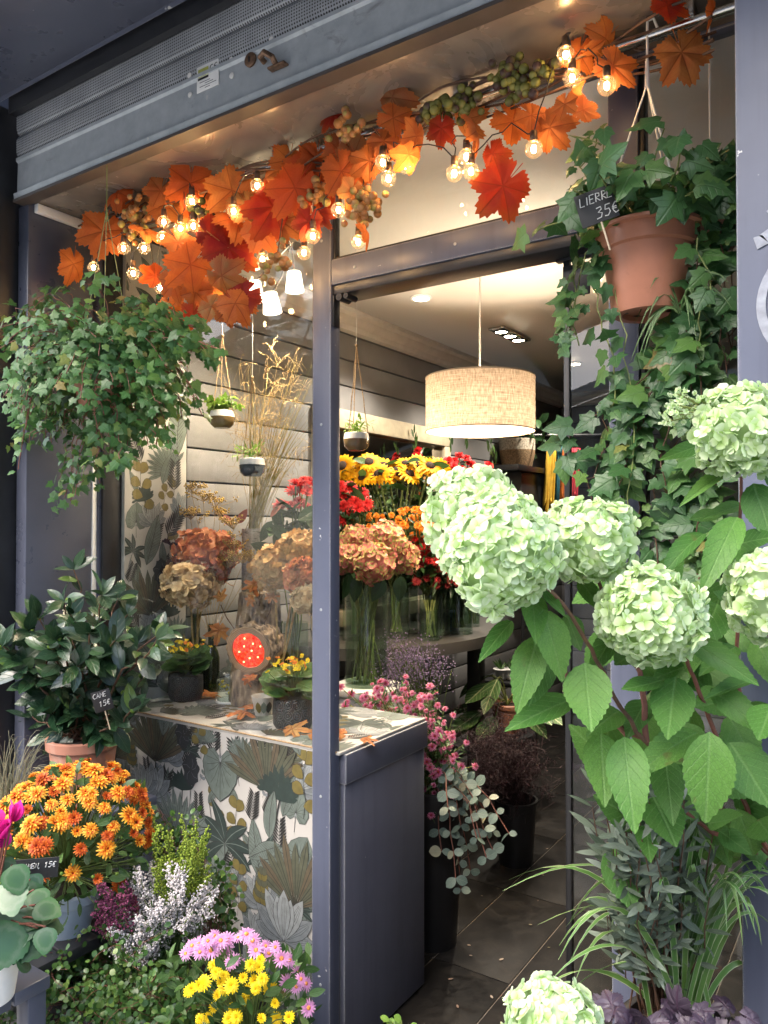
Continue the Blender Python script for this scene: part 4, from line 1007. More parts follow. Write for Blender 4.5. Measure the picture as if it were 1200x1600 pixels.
# coloured ribbons / wrapping cloths hanging at the back
def drape(name, label, u, wpx, v0, v1, col, t, cat='cloth'):
    a = P(u - wpx / 2, v0, t=t); b = P(u + wpx / 2, v0, t=t); c = P(u - wpx * .85, v1, t=t); g = G(); V = []; n, m_ = 12, 8; uv = []
    for i in range(n + 1):
        for j in range(m_ + 1):
            x = a + (b - a) * (i / n); y = j / m_; p_ = x + (c - a) * y * (1 - .15 * math.sin(i)); p_ = p_ + _d * (.03 * math.sin(i * 1.9 + j * .25) * (.3 + y)); V.append(p_); uv.append((i / n, y))
    g.add(V, [(i*(m_+1)+j, (i+1)*(m_+1)+j, (i+1)*(m_+1)+j+1, i*(m_+1)+j+1) for i in range(n) for j in range(m_)], uv)
    o = g.obj(name, plain(name + '_cloth', col, .75, var=.12, scale=30), None, None)
    md = o.modifiers.new('thickness', 'SOLIDIFY'); md.thickness = .004
    tag(o, label, cat, 'wrapping cloths hung at the back')
drape('wrapping_cloth', 'yellow cloth hanging in the back, leftmost of the row', 862, 15, 690, 800, (0.62, 0.40, 0.04), 5.6)
drape('wrapping_cloth', 'teal cloth hanging between the yellow and orange cloths', 877, 11, 690, 800, (0.02, 0.13, 0.17), 5.7)
drape('wrapping_cloth', 'orange cloth hanging left of the red one', 884, 9, 682, 790, (0.62, 0.17, 0.03), 5.5)
drape('wrapping_cloth', 'red cloth hanging rightmost behind the dark door edge', 899, 15, 700, 785, (0.55, 0.025, 0.05), 5.6)
qr = P(880, 684, t=5.6)
rk = thing('cloth_rack', 'dark rail rack that carries the hanging cloths', 'rack', (qr[0], qr[1], 0))
G().tube([(qr[0] - .25, qr[1] - .16, qr[2] + .02), (qr[0] + .25, qr[1] + .16, qr[2] + .02)], .010, 8).obj('rail', M['dark'], rk)
for s_ in (-1, 1): G().tube([(qr[0] + s_ * .25, qr[1] + s_ * .16, 0), (qr[0] + s_ * .25, qr[1] + s_ * .16, qr[2] + .02)], .012, 8).obj('upright', M['dark'], rk)

# glass vase of pink green hydrangeas on a white plinth
b = np.array((-1.94, 2.78, 0)); PZ = .90
pn = thing('white_plinth', 'white plinth under the tall glass vase', 'plinth', b)
sbox('plinth_body', (b[0] - .14, b[1] - .14, 0), (b[0] + .14, b[1] + .14, PZ - .031), M['white'], pn, .004)
sbox('plinth_top', (b[0] - .155, b[1] - .155, PZ - .03), (b[0] + .155, b[1] + .155, PZ), M['white'], pn, .006)
hv = thing('hydrangea_vase', 'tall clear glass vase of pink and green hydrangeas behind the post', 'vase', (b[0], b[1], PZ))
q = np.array((b[0], b[1], PZ + .001))
G().lathe(prof_vase(.095, .44), q, 36).obj('glass_vase', M['vase'], hv)
G().lathe([(0, .016), (.089, .016), (.089, .20), (0, .20)], q, 30).obj('water', M['water'], hv)
lines = []
for i in range(26):
    a = rnd.uniform(0, 6.28); r_ = rnd.uniform(.02, .082)
    lines.append(curve(q + (r_ * math.cos(a), r_ * math.sin(a), .02), q + (.07 * math.cos(a + 2.4), .07 * math.sin(a + 2.4), .47), 0, 5, .004))
stems_obj(hv, lines, .0045, M['stem_pale'])
for (u, v, r_, t) in ((556, 848, .075, 3.35), (604, 846, .085, 3.3), (584, 880, .085, 3.2), (628, 872, .072, 3.35), (540, 872, .06, 3.25)):
    hyd_head(hv, P(u, v, t=t), r_, 150, .034, M['p_hydp'], limit=45)
lv = [(rnd.randrange(3), frame(P(u, v, t=3.25), (rnd.uniform(-.4, .4), -.2, -.7), nrm(CAMP - P(u, v, t=3.2)) + rv(.3), .11)) for (u, v) in ((560, 900), (600, 905), (545, 895), (628, 900))]
scatter(hv, 'leaf', BIGL, [M['darkg']], lv)

def vase_thing(name, label, base, r_, h, mat='vase', grp=None):
    t_ = thing(name, label, 'flowers', base, grp)
    G().lathe(prof_vase(r_, h), base, 26).obj('vase' if mat == 'vase' else 'bucket', M[mat], t_); return t_
def pts_px(lst, t, jt=.08): return [P(u, v, t=t + rnd.uniform(-jt, jt)) for u, v in lst]
# sunflowers
bs = np.array((-2.12, 3.30, TZ + .001)); sv = vase_thing('sunflower_bunch', 'bunch of yellow sunflowers in a glass vase on the table', bs, .07, .26)
hp = pts_px([(541, 740), (562, 726), (566, 746), (583, 744), (576, 722), (600, 728), (608, 745), (634, 724), (640, 740), (660, 742), (655, 726), (686, 733), (617, 735), (550, 732), (592, 740), (625, 742), (648, 735), (672, 728), (535, 728), (675, 745)], 3.95)
bunch(sv, bs + (0, 0, .26), bs + (0, 0, .03), hp, SUNF, [M['p_sun'], M['p_disc']], .135, M['stem'], leaf=(OVAL, M['green'], 6, .085, 110), stemr=.006, jit=.12)
# gladioli
bg_ = np.array((-2.05, 3.72, TZ + .001)); gv = vase_thing('gladiolus_bunch', 'spikes of red gladioli rising behind the white hydrangea', bg_, .06, .25)
hp = []
for (u, v) in ((695, 722), (712, 712), (727, 716), (742, 726), (700, 740), (760, 735), (722, 735), (650, 705), (770, 728)):
    for k_ in range(3): hp.append(P(u + rnd.uniform(-7, 7), v + k_ * 9, t=4.5 + rnd.uniform(-.06, .06)))
bunch(gv, bg_ + (0, 0, .25), bg_ + (0, 0, .03), hp, ROSE, [M['p_red']], .085, M['stem'], stemr=.004)
lv = []
for (u, v) in ((705, 690), (728, 685), (765, 695), (648, 690), (772, 715)):
    lv += [(rnd.randrange(2), frame(P(u + rnd.uniform(-2, 2), v + 18 - i * 6, t=4.5), (rnd.uniform(-.3, .3), 0, 1), nrm(CAMP - P(u, v, t=4.5)) + rv(.4), .06)) for i in range(6)]
scatter(gv, 'bud_leaf', LANCE, [M['green']], lv)
# orange ranunculus
b = np.array((-1.96, 3.38, TZ + .001)); ov = vase_thing('orange_rose_bunch', 'bunch of small orange roses below the sunflowers', b, .06, .22)
hp = [P(rnd.uniform(575, 690), rnd.uniform(795, 850), t=3.7 + rnd.uniform(-.1, .1)) for _ in range(80)]
bunch(ov, b + (0, 0, .22), b + (0, 0, .03), hp, ROSE, [M['p_or']], .050, M['stem'], leaf=(LANCE, M['darkg'], 7, .055, 100))
# red celosia and dark red carnations
b = np.array((-2.25, 3.12, TZ + .001)); rvv = vase_thing('red_celosia_bunch', 'red celosia heads at the post beside the sunflowers', b, .06, .24)
hp = pts_px([(552, 772), (538, 790), (547, 760), (535, 772), (556, 785), (540, 806), (560, 795), (530, 760), (566, 770), (534, 812), (572, 788), (550, 805)], 3.7)
bunch(rvv, b + (0, 0, .24), b + (0, 0, .03), hp, MUM, [M['p_red']], .085, M['stem'], leaf=(OVAL, M['darkg'], 6, .09, 60))
b = np.array((-1.93, 3.62, TZ + .001)); dv = vase_thing('dark_red_carnation_bunch', 'dark red carnations in a glass vase under the orange roses', b, .075, .24)
hp = [P(rnd.uniform(645, 735), rnd.uniform(850, 915), t=3.85 + rnd.uniform(-.12, .12)) for _ in range(80)]
bunch(dv, b + (0, 0, .24), b + (0, 0, .03), hp, MUM, [M['p_dred']], .055, M['stem'], leaf=(LANCE, M['darkg'], 8, .07, 100))
b = np.array((-1.99, 3.52, TZ + .001)); dv2 = vase_thing('crimson_carnation_bunch', 'crimson and pink carnations leftmost in the lower row of vases', b, .055, .22)
hp = [P(rnd.uniform(640, 690), rnd.uniform(842, 880), t=3.75 + rnd.uniform(-.1, .1)) for _ in range(34)]
bunch(dv2, b + (0, 0, .22), b + (0, 0, .03), hp, MUM, [M['p_red']], .05, M['stem'], leaf=(LANCE, M['green'], 6, .06, 60))
b = np.array((-2.2, 3.5, TZ + .001)); fv = vase_thing('greenery_bunch', 'dense dark greenery filling the table behind the flowers', b, .08, .26)
lv = []; lines = []
for i in range(60):
    h = P(rnd.uniform(535, 720), rnd.uniform(760, 900), t=4.1 + rnd.uniform(-.15, .25)); c = curve(b + (0, 0, .2), h, .05, 6, .01); lines.append(c); lv += leaves_on(c, 12, .10, OVAL, .8, .2, .3)
stems_obj(fv, lines, .0025, M['stem']); scatter(fv, 'leaf', OVAL, [M['darkg']], lv, 200)
# pots and vases at the table's edge
q = P(706, 985, z=TZ + .001); q[2] = TZ + .001
pb = thing('blue_pot', 'weathered blue ceramic pot on the table edge', 'pot', q)
kk = plain('blue_glaze', (0.07, 0.12, 0.17), .45, var=.45, scale=60, bump=.3)
G().lathe([(0, 0), (.038, 0), (.048, .05), (.050, .09), (.056, .092), (.056, .105), (.050, .115), (.044, .115), (.042, .09), (0, .088)], q, 26).obj('pot_body', kk, pb)
lv = []
for i in range(9): lv += leaves_on(curve(q + (0, 0, .1), q + (rnd.uniform(-.07, .07), rnd.uniform(-.07, .07), rnd.uniform(.14, .22)), .02), 4, .05, LANCE)
scatter(pb, 'leaf', LANCE, [M['green']], lv)
for (u, v, lab) in ((737, 978, 'empty clear glass vase beside the blue pot'), (672, 1000, 'clear glass vase with green stems left of the blue pot')):
    q = P(u, v, z=TZ + .001); q[2] = TZ + .001; t_ = thing('glass_vase', lab, 'vase', q)
    G().lathe(prof_vase(.048, .15), q, 24).obj('vase_wall', M['vase'], t_); G().lathe([(0, .016), (.043, .016), (.043, .08), (0, .08)], q, 20).obj('water', M['water'], t_)
    stems_obj(t_, [curve(q + rv(.015) * (1, 1, 0) + (0, 0, .02), q + rv(.02) * (1, 1, 0) + (0, 0, .2), 0, 4, .004) for _ in range(9)], .003, M['stem_pale'])

# limonium in a bucket
def bucket(name, label, b, r0, r1, h, cat='bucket', mat='black'):
    t_ = thing(name, label, cat, b)
    G().lathe([(0, 0), (r0, 0), (r1, h - .012), (r1 + .006, h - .010), (r1 + .006, h), (r1 - .004, h), (r0 - .004, .02), (0, .02)], b, 28).obj('bucket', M[mat], t_); return t_
b = np.array((-1.70, 2.96, 0)); lm = bucket('limonium_bunch', 'misty purple sea lavender in a black bucket under the table', b, .08, .11, .62, 'flowers')
lines = []; fl_ = G(); dot = G().ball((0, 0, 0), .5, 5, 3)
for i in range(90):
    h = P(rnd.gauss(640, 26), rnd.gauss(1032, 22), t=3.3 + rnd.uniform(-.15, .15)); c = curve(b + (0, 0, .6) + rv(.03) * (1, 1, 0), h, .02, 5, .008); lines.append(c)
    for k_ in range(26):
        p_ = c[3] + (h - c[3]) * rnd.uniform(.2, 1.3) + rv(.018); fl_.join(dot, frame(p_, rv(), rv(), rnd.uniform(.003, .008)))
stems_obj(lm, lines, .0012, M['stem']); fl_.obj('blossom', [M['p_lim2']], lm, None, 'stuff')
# pink asters at the end of the counter
b = np.array((-1.50, 2.60, 0)); ab = bucket('pink_aster_bunch', 'pink asters spilling from a tall black bucket behind the counter', b, .09, .125, .60, 'flowers')
hp = []
for i in range(190):
    s_ = rnd.random(); c0 = np.array((560, 1085)) * (1 - s_) ** 2 + 2 * s_ * (1 - s_) * np.array((720, 1060)) + s_ * s_ * np.array((695, 1250)); c0 = c0 + (rnd.gauss(-4, 20), rnd.gauss(8, 17))
    hp.append(P(c0[0], c0[1], t=2.92 + rnd.uniform(-.12, .12)))
bunch(ab, b + (0, 0, .62), b + (0, 0, .2), hp, DAISY, [M['p_pink'], M['p_dred']], .030, M['stem_pale'], stemr=.0018, leaf=(LANCE, M['green'], 9, .035, 180), jit=.35)
# eucalyptus
eb = thing('eucalyptus_bunch', 'grey green eucalyptus branches drooping over the black bucket', 'foliage', b + (.03, 0, .6))
lines = []; lv = []
for (u, v) in ((680, 1268), (700, 1300), (720, 1290), (745, 1310), (770, 1300), (795, 1302), (760, 1340), (735, 1360), (720, 1390), (712, 1372), (745, 1270), (700, 1262), (770, 1328), (735, 1250), (690, 1330)):
    h = P(u, v, t=2.82 + rnd.uniform(-.15, .15)); c = curve(b + (.03, 0, .57), h, .10, 8, .004); lines.append(c)
    for k_ in range(2, 8):
        for s_ in (-1, 1):
            t_ = nrm(c[k_] - c[k_ - 1]); tip = nrm(t_ * .4 + np.cross(t_, nrm(CAMP - h)) * s_ + rv(.25)); lv.append((rnd.randrange(2), frame(c[k_], tip, nrm(CAMP - h) + rv(.5) + (0, 0, .4), rnd.uniform(.028, .048))))
stems_obj(eb, lines, .0022, M['redstem']); scatter(eb, 'leaf', ROUND, [M['euc']], lv, 300)
# burgundy smoke bush in a bucket
b = np.array((-1.52, 3.42, 0)); wb_ = bucket('burgundy_shrub', 'wispy dark burgundy branches in a bucket on the tiles', b, .08, .10, .30, 'foliage')
lines = []; lv = G(); 
for i in range(110):
    h = P(rnd.gauss(775, 36), rnd.gauss(1185, 45), t=3.5 + rnd.uniform(-.2, .2)); c = curve(b + (0, 0, .28) + rv(.03) * (1, 1, 0), h, .05, 6, .012); lines.append(c)
    for k_ in range(22):
        p_ = c[rnd.randrange(2, 6)] + rv(.022); lines.append(np.array([p_, p_ + rv(.015), p_ + rv(.03)])); lv.join(LANCE[0], frame(p_, rv(), rv(), rnd.uniform(.01, .022)))
stems_obj(wb_, lines, .0008, plain('wine_stem', (.03, .009, .012), .6), n=3); lv.obj('leaf_haze', [M['wine']], wb_, None, 'stuff')
# striped foliage plant
b = P(793, 1115, t=4.3); b[2] = .45
st_ = thing('plant_stool', 'dark stool under the striped leaf plant', 'stool', (b[0], b[1], 0))
G().lathe([(0, .42), (.15, .42), (.155, .43), (.15, .448), (0, .449)], (b[0], b[1], 0), 24).obj('seat', M['dark'], st_)
for a in (0.3, 1.87, 3.44, 5.01): G().tube([(b[0] + .12 * math.cos(a), b[1] + .12 * math.sin(a), 0), (b[0] + .09 * math.cos(a), b[1] + .09 * math.sin(a), .42)], .012, 8).obj('leg', M['dark'], st_)
dp = thing('striped_leaf_plant', 'striped leaf plant in a terracotta pot on the floor behind', 'plant', b)
potted(dp, b, .065, .09, .16, M['terra'])
lv = []; lines = []
for i in range(16):
    a = rnd.uniform(0, 6.28); c = curve(b + (0, 0, .14), b + (math.cos(a) * rnd.uniform(.08, .2), math.sin(a) * rnd.uniform(.08, .2), rnd.uniform(.1, .32)), .06); lines.append(c); lv.append((rnd.randrange(3), frame(c[-1], nrm(np.array((math.cos(a), math.sin(a), -.5))), (0, 0, 1) + nrm(CAMP - b) * .5, rnd.uniform(.17, .24))))
stems_obj(dp, lines, .004, M['stem_pale']); scatter(dp, 'leaf', OVAL, [M['varieg']], lv)
for i, (u, v, lab) in enumerate(((783, 1045, 'small white pot with a seedling, left of two under the table'), (800, 1047, 'small white pot with a seedling, right of two under the table'))):
    q = P(u, v, t=4.9); q[2] = .62; t_ = thing('seedling_pot', lab, 'pot', q, 'small white seedling pots'); G().lathe(prof_pot(.03, .042, .07, .012), q, 20).obj('pot', M['white'], t_)
    lv = [(0, frame(q + (0, 0, .06), rv() * (1, 1, .1) + (0, 0, 1.2), rv(), .08)) for _ in range(8)]; scatter(t_, 'leaf', LANCE, [M['green']], lv)
q = P(792, 1050, t=4.95)
ss = thing('seedling_stand', 'dark low shelf carrying the two small white pots', 'shelf', (q[0], q[1], 0))
sbox('board', (q[0] - .16, q[1] - .14, .59), (q[0] + .16, q[1] + .14, .617), M['dark'], ss)
for sx in (-.14, .14):
    for sy in (-.12, .12): sbox('leg', (q[0] + sx - .012, q[1] + sy - .012, 0), (q[0] + sx + .012, q[1] + sy + .012, .589), M['dark'], ss)

# ================================================================== window display
def black_pot(parent, b, r_, h):
    k = N('embossed_black'); uv = k.n('TexCoord').outputs['UV']
    sp = k.n('SeparateXYZ', {0: uv}); ax = k.math('SUBTRACT', k.math('FRACT', k.math('MULTIPLY', sp.outputs[0], 14)), .5); ay = k.math('SUBTRACT', k.math('FRACT', k.math('MULTIPLY', sp.outputs[1], 3)), .5)
    d = k.math('SQRT', k.math('ADD', k.math('MULTIPLY', ax, ax), k.math('MULTIPLY', ay, ay))); w_ = k.math('SINE', k.math('MULTIPLY', d, 28))
    k.end(k.pbr(k.ramp(w_, [(.2, (.010, .011, .013)), (.8, (.06, .062, .068))]), .45, 0, k.bump(w_, .5, .003)))
    V = []; uvs = []; n = 42
    pr = [(r_ * .86, 0), (r_ * .97, h * .12), (r_, h * .4), (r_, h * .7), (r_ * .98, h)]
    g = G()
    for i, (rr_, z) in enumerate(pr):
        for j in range(n + 1): a = 2 * math.pi * j / n; V.append((b[0] + rr_ * math.cos(a), b[1] + rr_ * math.sin(a), b[2] + z)); uvs.append((j / n, z / h))
    g.add(V, [(i*(n+1)+j, i*(n+1)+j+1, (i+1)*(n+1)+j+1, (i+1)*(n+1)+j) for i in range(4) for j in range(n)], uvs)
    g.lathe([(r_ * .98, h), (r_ * .9, h), (r_ * .88, h - .015), (0, h - .015)], b, 30); g.lathe([(0, 0), (r_ * .86, 0)], b, 30)
    return g.obj('pot', k.m, parent)
def kalanchoe(label, u, v, r_, h, flh):
    b = P(u, v, z=CT + .002); b[2] = CT + .002
    t_ = thing('kalanchoe_plant', label, 'plant', b, 'kalanchoes in black pots'); black_pot(t_, b, r_, h)
    lv = []; lines = []
    for i in range(34):
        a = rnd.uniform(0, 6.28); o = np.array((math.cos(a), math.sin(a), 0)); L = rnd.uniform(.3, 1)
        p_ = b + (0, 0, h * .9) + o * r_ * .5 * L + (0, 0, (1 - L) * .10 + .02); lv.append((rnd.randrange(2), frame(p_, o * .9 + (0, 0, .5 * rnd.random()), (0, 0, 1) + o * .3 + nrm(CAMP - b) * .8, rnd.uniform(.06, .095), None)))
    scatter(t_, 'leaf', ROUND, [M['green']], lv)
    it = []; it2 = []
    for i in range(46):
        p_ = b + (rnd.gauss(0, .035), rnd.gauss(0, .035), h + .10 + rnd.uniform(-.01, .03)); lines.append(curve(b + (0, 0, h), p_, 0, 3)); (it2 if i % 4 == 0 else it).append((rnd.randrange(4), frame(p_, rv(), (0, 0, 1) + rv(.4) + nrm(CAMP - b) * .6, .016)))
    stems_obj(t_, lines, .0012, M['stem_pale']); scatter(t_, 'blossom', FLORET, [M['p_or']], it2); scatter(t_, 'blossom', FLORET, [M['p_yel']], it)
kalanchoe('kalanchoe with orange buds in a black embossed pot by the log', 290, 1092, .066, .095, 0)
kalanchoe('kalanchoe with orange buds in a black embossed pot beside the post', 458, 1135, .068, .10, 0)
# hollow log with a red light
c0 = P(389, 1016, Y=2.08); ax = nrm((.04, .50, .86)); LL = .25
lg = thing('hollow_log', 'hollow tree log glowing red inside on the window counter', 'log', c0)
k = N('rough_bark'); p = k.pos(); vo = k.n('TexVoronoi', {'Vector': k.n('Mapping', {'Vector': p, 'Scale': (1, 1, .3)}).outputs[0], 'Scale': 55.0}).outputs[0]; nz = k.noise(40, 6, .7, p)
k.end(k.pbr(k.ramp(k.math('ADD', k.math('MULTIPLY', vo, .7), k.math('MULTIPLY', nz, .5)), [(.2, (.02, .013, .008)), (.5, (.17, .115, .07)), (.85, (.40, .29, .18))]), .9, 0, k.bump(k.math('ADD', vo, nz), 1.0, .02)))
zt = nrm(ax); xt = nrm(np.cross((0, 1, 0), zt)); yt = np.cross(zt, xt); ML = np.eye(4); ML[:3, 0] = xt; ML[:3, 1] = yt; ML[:3, 2] = zt
face = nrm(np.array((.25, -.93, -.16)))        # cut faces the street
fx = nrm(np.cross((0, 0, 1), face)); fy = np.cross(face, fx); jw = [rnd.uniform(-.05, .05) for _ in range(56)]
def rough_log(c, d, L, r0, r1, bx, n=56, rings=14, jag=0.0):
    d = nrm(d); bx = nrm(bx - d * np.dot(bx, d)); by = np.cross(d, bx); V = []
    for i in range(rings):
        s_ = i / (rings - 1)
        for j in range(n):
            a = 2 * math.pi * j / n; rr_ = (r0 + (r1 - r0) * s_) * (1 + .05 * math.sin(a * 5 + 1) * math.sin(a * 3 + s_ * 5) + jw[j % 56] + rnd.uniform(-.03, .03))
            V.append(c + d * (L * s_ + (rnd.uniform(-jag, jag) if i == rings - 1 else 0)) + (bx * math.cos(a) + by * math.sin(a)) * rr_)
    return G().add(V, [(i*n+j, i*n+(j+1)%n, (i+1)*n+(j+1)%n, (i+1)*n+j) for i in range(rings-1) for j in range(n)] + [tuple(range((rings-1)*n, rings*n))])
tb_ = c0 - face * .105 - _r * .03; tb_[2] = CT + .002
rough_log(tb_, (.05, .02, 1), P(400, 928, Y=2.17)[2] - CT, .094, .076, fx, jag=.012).obj('trunk', k.m, lg, 60)
rough_log(c0 - face * .10, face, .10, .098, .095, fx, rings=6).obj('branch_stub', k.m, lg, 60)
MF = np.eye(4); MF[:3, 0] = fx; MF[:3, 1] = fy; MF[:3, 2] = face
k2 = N('log_end_grain'); d_ = k2.n('VectorMath', {0: k2.pos(), 1: tuple(c0)}, operation='DISTANCE').outputs['Value']
k2.end(k2.pbr(k2.ramp(k2.math('SINE', k2.math('MULTIPLY', d_, 1100)), [(.2, (.20, .13, .07)), (.8, (.34, .24, .14))]), .8))
G().lathe([(.090, .001), (.087, .006), (.066, .007), (.065, .002)], c0, 40, M=MF, wob=.03, cap=False).obj('cut_face', k2.m, lg)
k3 = N('red_glow_lining'); nz = k3.noise(110, 5, .7, k3.pos()); k3.end(k3.n('Emission', {'Color': k3.ramp(nz, [(.35, (.35, .004, .002)), (.5, (.9, .03, .012)), (.65, (1, .12, .04))]), 'Strength': .42}).outputs[0])
G().lathe([(.0655, .002), (.03, .0015), (0, .001)], c0, 30, M=MF, cap=False).obj('glowing_lining', k3.m, lg)
for i in range(9):
    a = i * 2.4; r_ = .055 * math.sqrt((i + .5) / 9); G().ball(c0 + fx * r_ * math.cos(a) + fy * r_ * math.sin(a) + face * .004, .0032, 8, 6).obj('light_bead', glow('red_bead', (1, .42, .15), 1.6) if i == 0 else bpy.data.materials['red_bead'], lg)
lamp('red_light', 'POINT', c0 + face * .03, .02, (1, .08, .03), lg, shadow_soft_size=.03)
# glass cloche
b = P(358, 1096, z=CT + .002); b[2] = CT + .002
cch = thing('glass_cloche', 'small glass bell jar over a yellow moss ornament', 'cloche', b)
G().lathe([(.046, .008), (.047, .08), (.040, .112), (.022, .128), (.008, .133), (.006, .142), (.012, .150), (.010, .160), (0, .163)], b, 28).obj('bell', M['vase'], cch)
G().lathe([(0, 0), (.05, 0), (.05, .007), (0, .0075)], b, 28).obj('base', M['white'], cch)
g = G(); dot = G().ball((0, 0, 0), 1, 6, 4)
for i in range(90): s_ = rnd.uniform(-1, 1); g.join(dot, frame(b + _r * s_ * .030 + (0, 0, .045 - s_ * .028) + rv(.006), rv(), rv(), rnd.uniform(.003, .006)), m=i % 2)
g.obj('moss_ornament', [plain('yellow_moss', (.55, .42, .04), .9, var=.3), plain('pale_moss', (.35, .32, .25), .9)], cch, None, 'stuff')
# little patterned bowl
b = P(412, 1116, z=CT + .002); b[2] = CT + .002
bw = thing('patterned_cup', 'small white cup with leaf print beside the black pot', 'cup', b)
G().lathe([(0, 0), (.030, 0), (.042, .058), (.044, .066), (.040, .066), (.028, .01), (0, .01)], b, 28).obj('cup_body', PAPER, bw)
cu = nrm((CAMP - b) * (1, 1, 0)); cr = np.cross((0, 0, 1), cu)
for k_ in (-1, 0, 1):
    d_ = nrm(cu + cr * k_ * .5); p_ = b + d_ * .0345 + (0, 0, .010); g = G().join(leaf_t(5, .5, .5, 0, 0), frame(p_, (d_[0] * .28, d_[1] * .28, 1), d_, .045)); g.obj('leaf_print', INKM[INKN.index(('gold', 'sage', 'char')[k_ + 1])], bw)
# maple leaves on the counter
for (u, v, a, s_, lab) in ((440, 1232 - 92, 20, .10, 'dry brown maple leaf against the post side pot'), (318, 1090, 100, .095, 'yellow brown maple leaf standing by the first black pot'), (385, 1112, -60, .10, 'dry maple leaf lying before the glass cloche'), (398, 1108, 160, .085, 'dry maple leaf lying beside the patterned cup'), (478, 1148, 30, .10, 'dry maple leaf lying at the counter edge by the post'), (545, 1150, 200, .09, 'orange maple leaf on the counter right of the post'), (560, 1158, 40, .06, 'smallest orange maple leaf on the counter right of the post')):
    q = P(u, v, z=CT + .012); q[2] = CT + .014
    nn = np.array((0, 0, 1)) + nrm(CAMP - q) * .5 + rv(.15); o = place('maple_leaf', MAPLE[rnd.randrange(2)].mesh('maple_leaf', [M['fallb']]), frame(q, (math.cos(R(a)), math.sin(R(a)), .05), nn, s_), None)
    o['label'] = lab; o['category'] = 'leaf'; o['group'] = 'maple leaves on the counter'
# dried bouquets in green bottles
def bottle(parent, b, r_, h):
    G().lathe([(0, 0), (r_, 0), (r_, h * .52), (r_ * .8, h * .62), (r_ * .34, h * .72), (r_ * .32, h), (r_ * .38, h), (r_ * .38, h + .008), (r_ * .28, h + .008), (r_ * .28, h * .72), (r_ * .9, h * .5), (r_ * .93, .01), (0, .01)], b, 26).obj('bottle', M['bottle'], parent)
b = P(305, 1078, z=CT + .002); b[2] = CT + .002
d1_ = thing('dried_bouquet', 'rust and cream dried hydrangeas in a green bottle by the wallpaper', 'flowers', b, 'dried hydrangea bouquets'); bottle(d1_, b, .055, .30)
hyd_head(d1_, P(322, 868, Y=2.12), .120, 260, .036, M['p_rust'], limit=90, squash=.9); hyd_head(d1_, P(298, 913, Y=2.02), .102, 230, .036, M['p_cream'], limit=90, squash=.85)
stems_obj(d1_, [curve(b + (0, 0, .05), P(u, v, Y=2.1), 0, 5, .004) for u, v in ((322, 880), (298, 920), (262, 890), (310, 900))], .004, M['straw'])
it = [(rnd.randrange(3), frame(P(262 + rnd.uniform(-12, 14), 885 + rnd.uniform(-18, 30), Y=2.08 + rnd.uniform(-.03, .03)), (rnd.uniform(-1, .3), -.2, rnd.uniform(-.4, .9)), nrm(CAMP - P(262, 885, Y=2.1)) + rv(.5), rnd.uniform(.06, .10))) for _ in range(13)]
scatter(d1_, 'wine_leaf', VINE, [M['wine']], it)
b = P(434, 1098, z=CT + .002); b[2] = CT + .002
d2_ = thing('dried_bouquet', 'tan dried hydrangeas in a green bottle nearest the post', 'flowers', b, 'dried hydrangea bouquets'); bottle(d2_, b, .05, .30)
for (u, v, r_, mt, Y) in ((430, 888, .085, 'p_tan', 2.06), (470, 862, .085, 'p_tan', 2.12), (473, 900, .06, 'p_rust', 2.02), (482, 935, .05, 'p_cream', 2.0)): hyd_head(d2_, P(u, v, Y=Y), r_, 170, .034, M[mt], limit=60, squash=.9)
stems_obj(d2_, [curve(b + (0, 0, .05), P(u, v, Y=2.06), 0, 5, .004) for u, v in ((430, 890), (468, 870), (470, 905))], .004, M['straw'])
# autumn leaf spray round the log
ls = thing('autumn_leaf_spray', 'spray of small orange autumn leaves round the hollow log', 'leaves', P(400, 940, Y=2.16))
it = []
for (u, v, s_) in ((388, 915, .07), (405, 920, .08), (420, 925, .05), (395, 930, .05), (350, 940, .06), (345, 970, .10), (400, 1062, .06), (380, 1058, .05), (415, 1055, .05), (425, 930, .04), (365, 915, .05)):
    q = P(u, v, Y=2.07); it.append((rnd.randrange(2), frame(q, (rnd.uniform(-1, 1), 0, rnd.uniform(-1, .4)), nrm(CAMP - q) + rv(.35), s_)))
scatter(ls, 'leaf', MAPLE, [M['fallb']], it); stems_obj(ls, [curve(P(400, 1060, Y=2.14), P(u, v, Y=2.10), .02, 6, .006) for u, v in ((345, 945), (405, 915), (425, 930))], .002, M['bark'])
# birch vase with grasses
b = P(395, 825, Y=2.27); b[2] = CT + .002; zt_ = P(395, 826, Y=2.27)[2]
bv = thing('birch_vase', 'tall birch bark vase of feathery grasses in the window', 'vase', b)
k = N('birch_bark'); p = k.pos(); f = k.noise(1.0, 4, .6, k.n('Mapping', {'Vector': p, 'Scale': (40, 40, 220)}).outputs[0]); f2 = k.noise(30, 4, .6, p)
k.end(k.pbr(k.mix(k.ramp(f, [(.56, (0, 0, 0)), (.66, (1, 1, 1))]), k.ramp(f2, [(.3, (.22, .20, .17)), (.7, (.52, .49, .44))]), (.05, .04, .035)), .8, 0, k.bump(f, .4, .004)))
G().lathe([(0, 0), (.044, 0), (.043, zt_ - b[2]), (.037, zt_ - b[2]), (.037, zt_ - b[2] - .08), (0, zt_ - b[2] - .08)], b, 28, wob=.02).obj('vase_body', k.m, bv)
mth = np.array((b[0], b[1], zt_ - .02)); gr = G(); sd = G(); seed = leaf_t(2, .3, .5, 0, 0)
def tuft(g, mth, tips, wd, sagf=.05):
    for h in tips: g.blade(curve(mth + rv(.014) * (1, 1, 0), h, sagf, 7), [wd, wd, wd * .7, .0004], rv(), fold=.2)
tips = [P(rnd.uniform(385, 500), rnd.uniform(560, 720), Y=2.27 + rnd.uniform(-.14, .1)) for _ in range(70)]; tuft(gr, mth, tips, .0028)
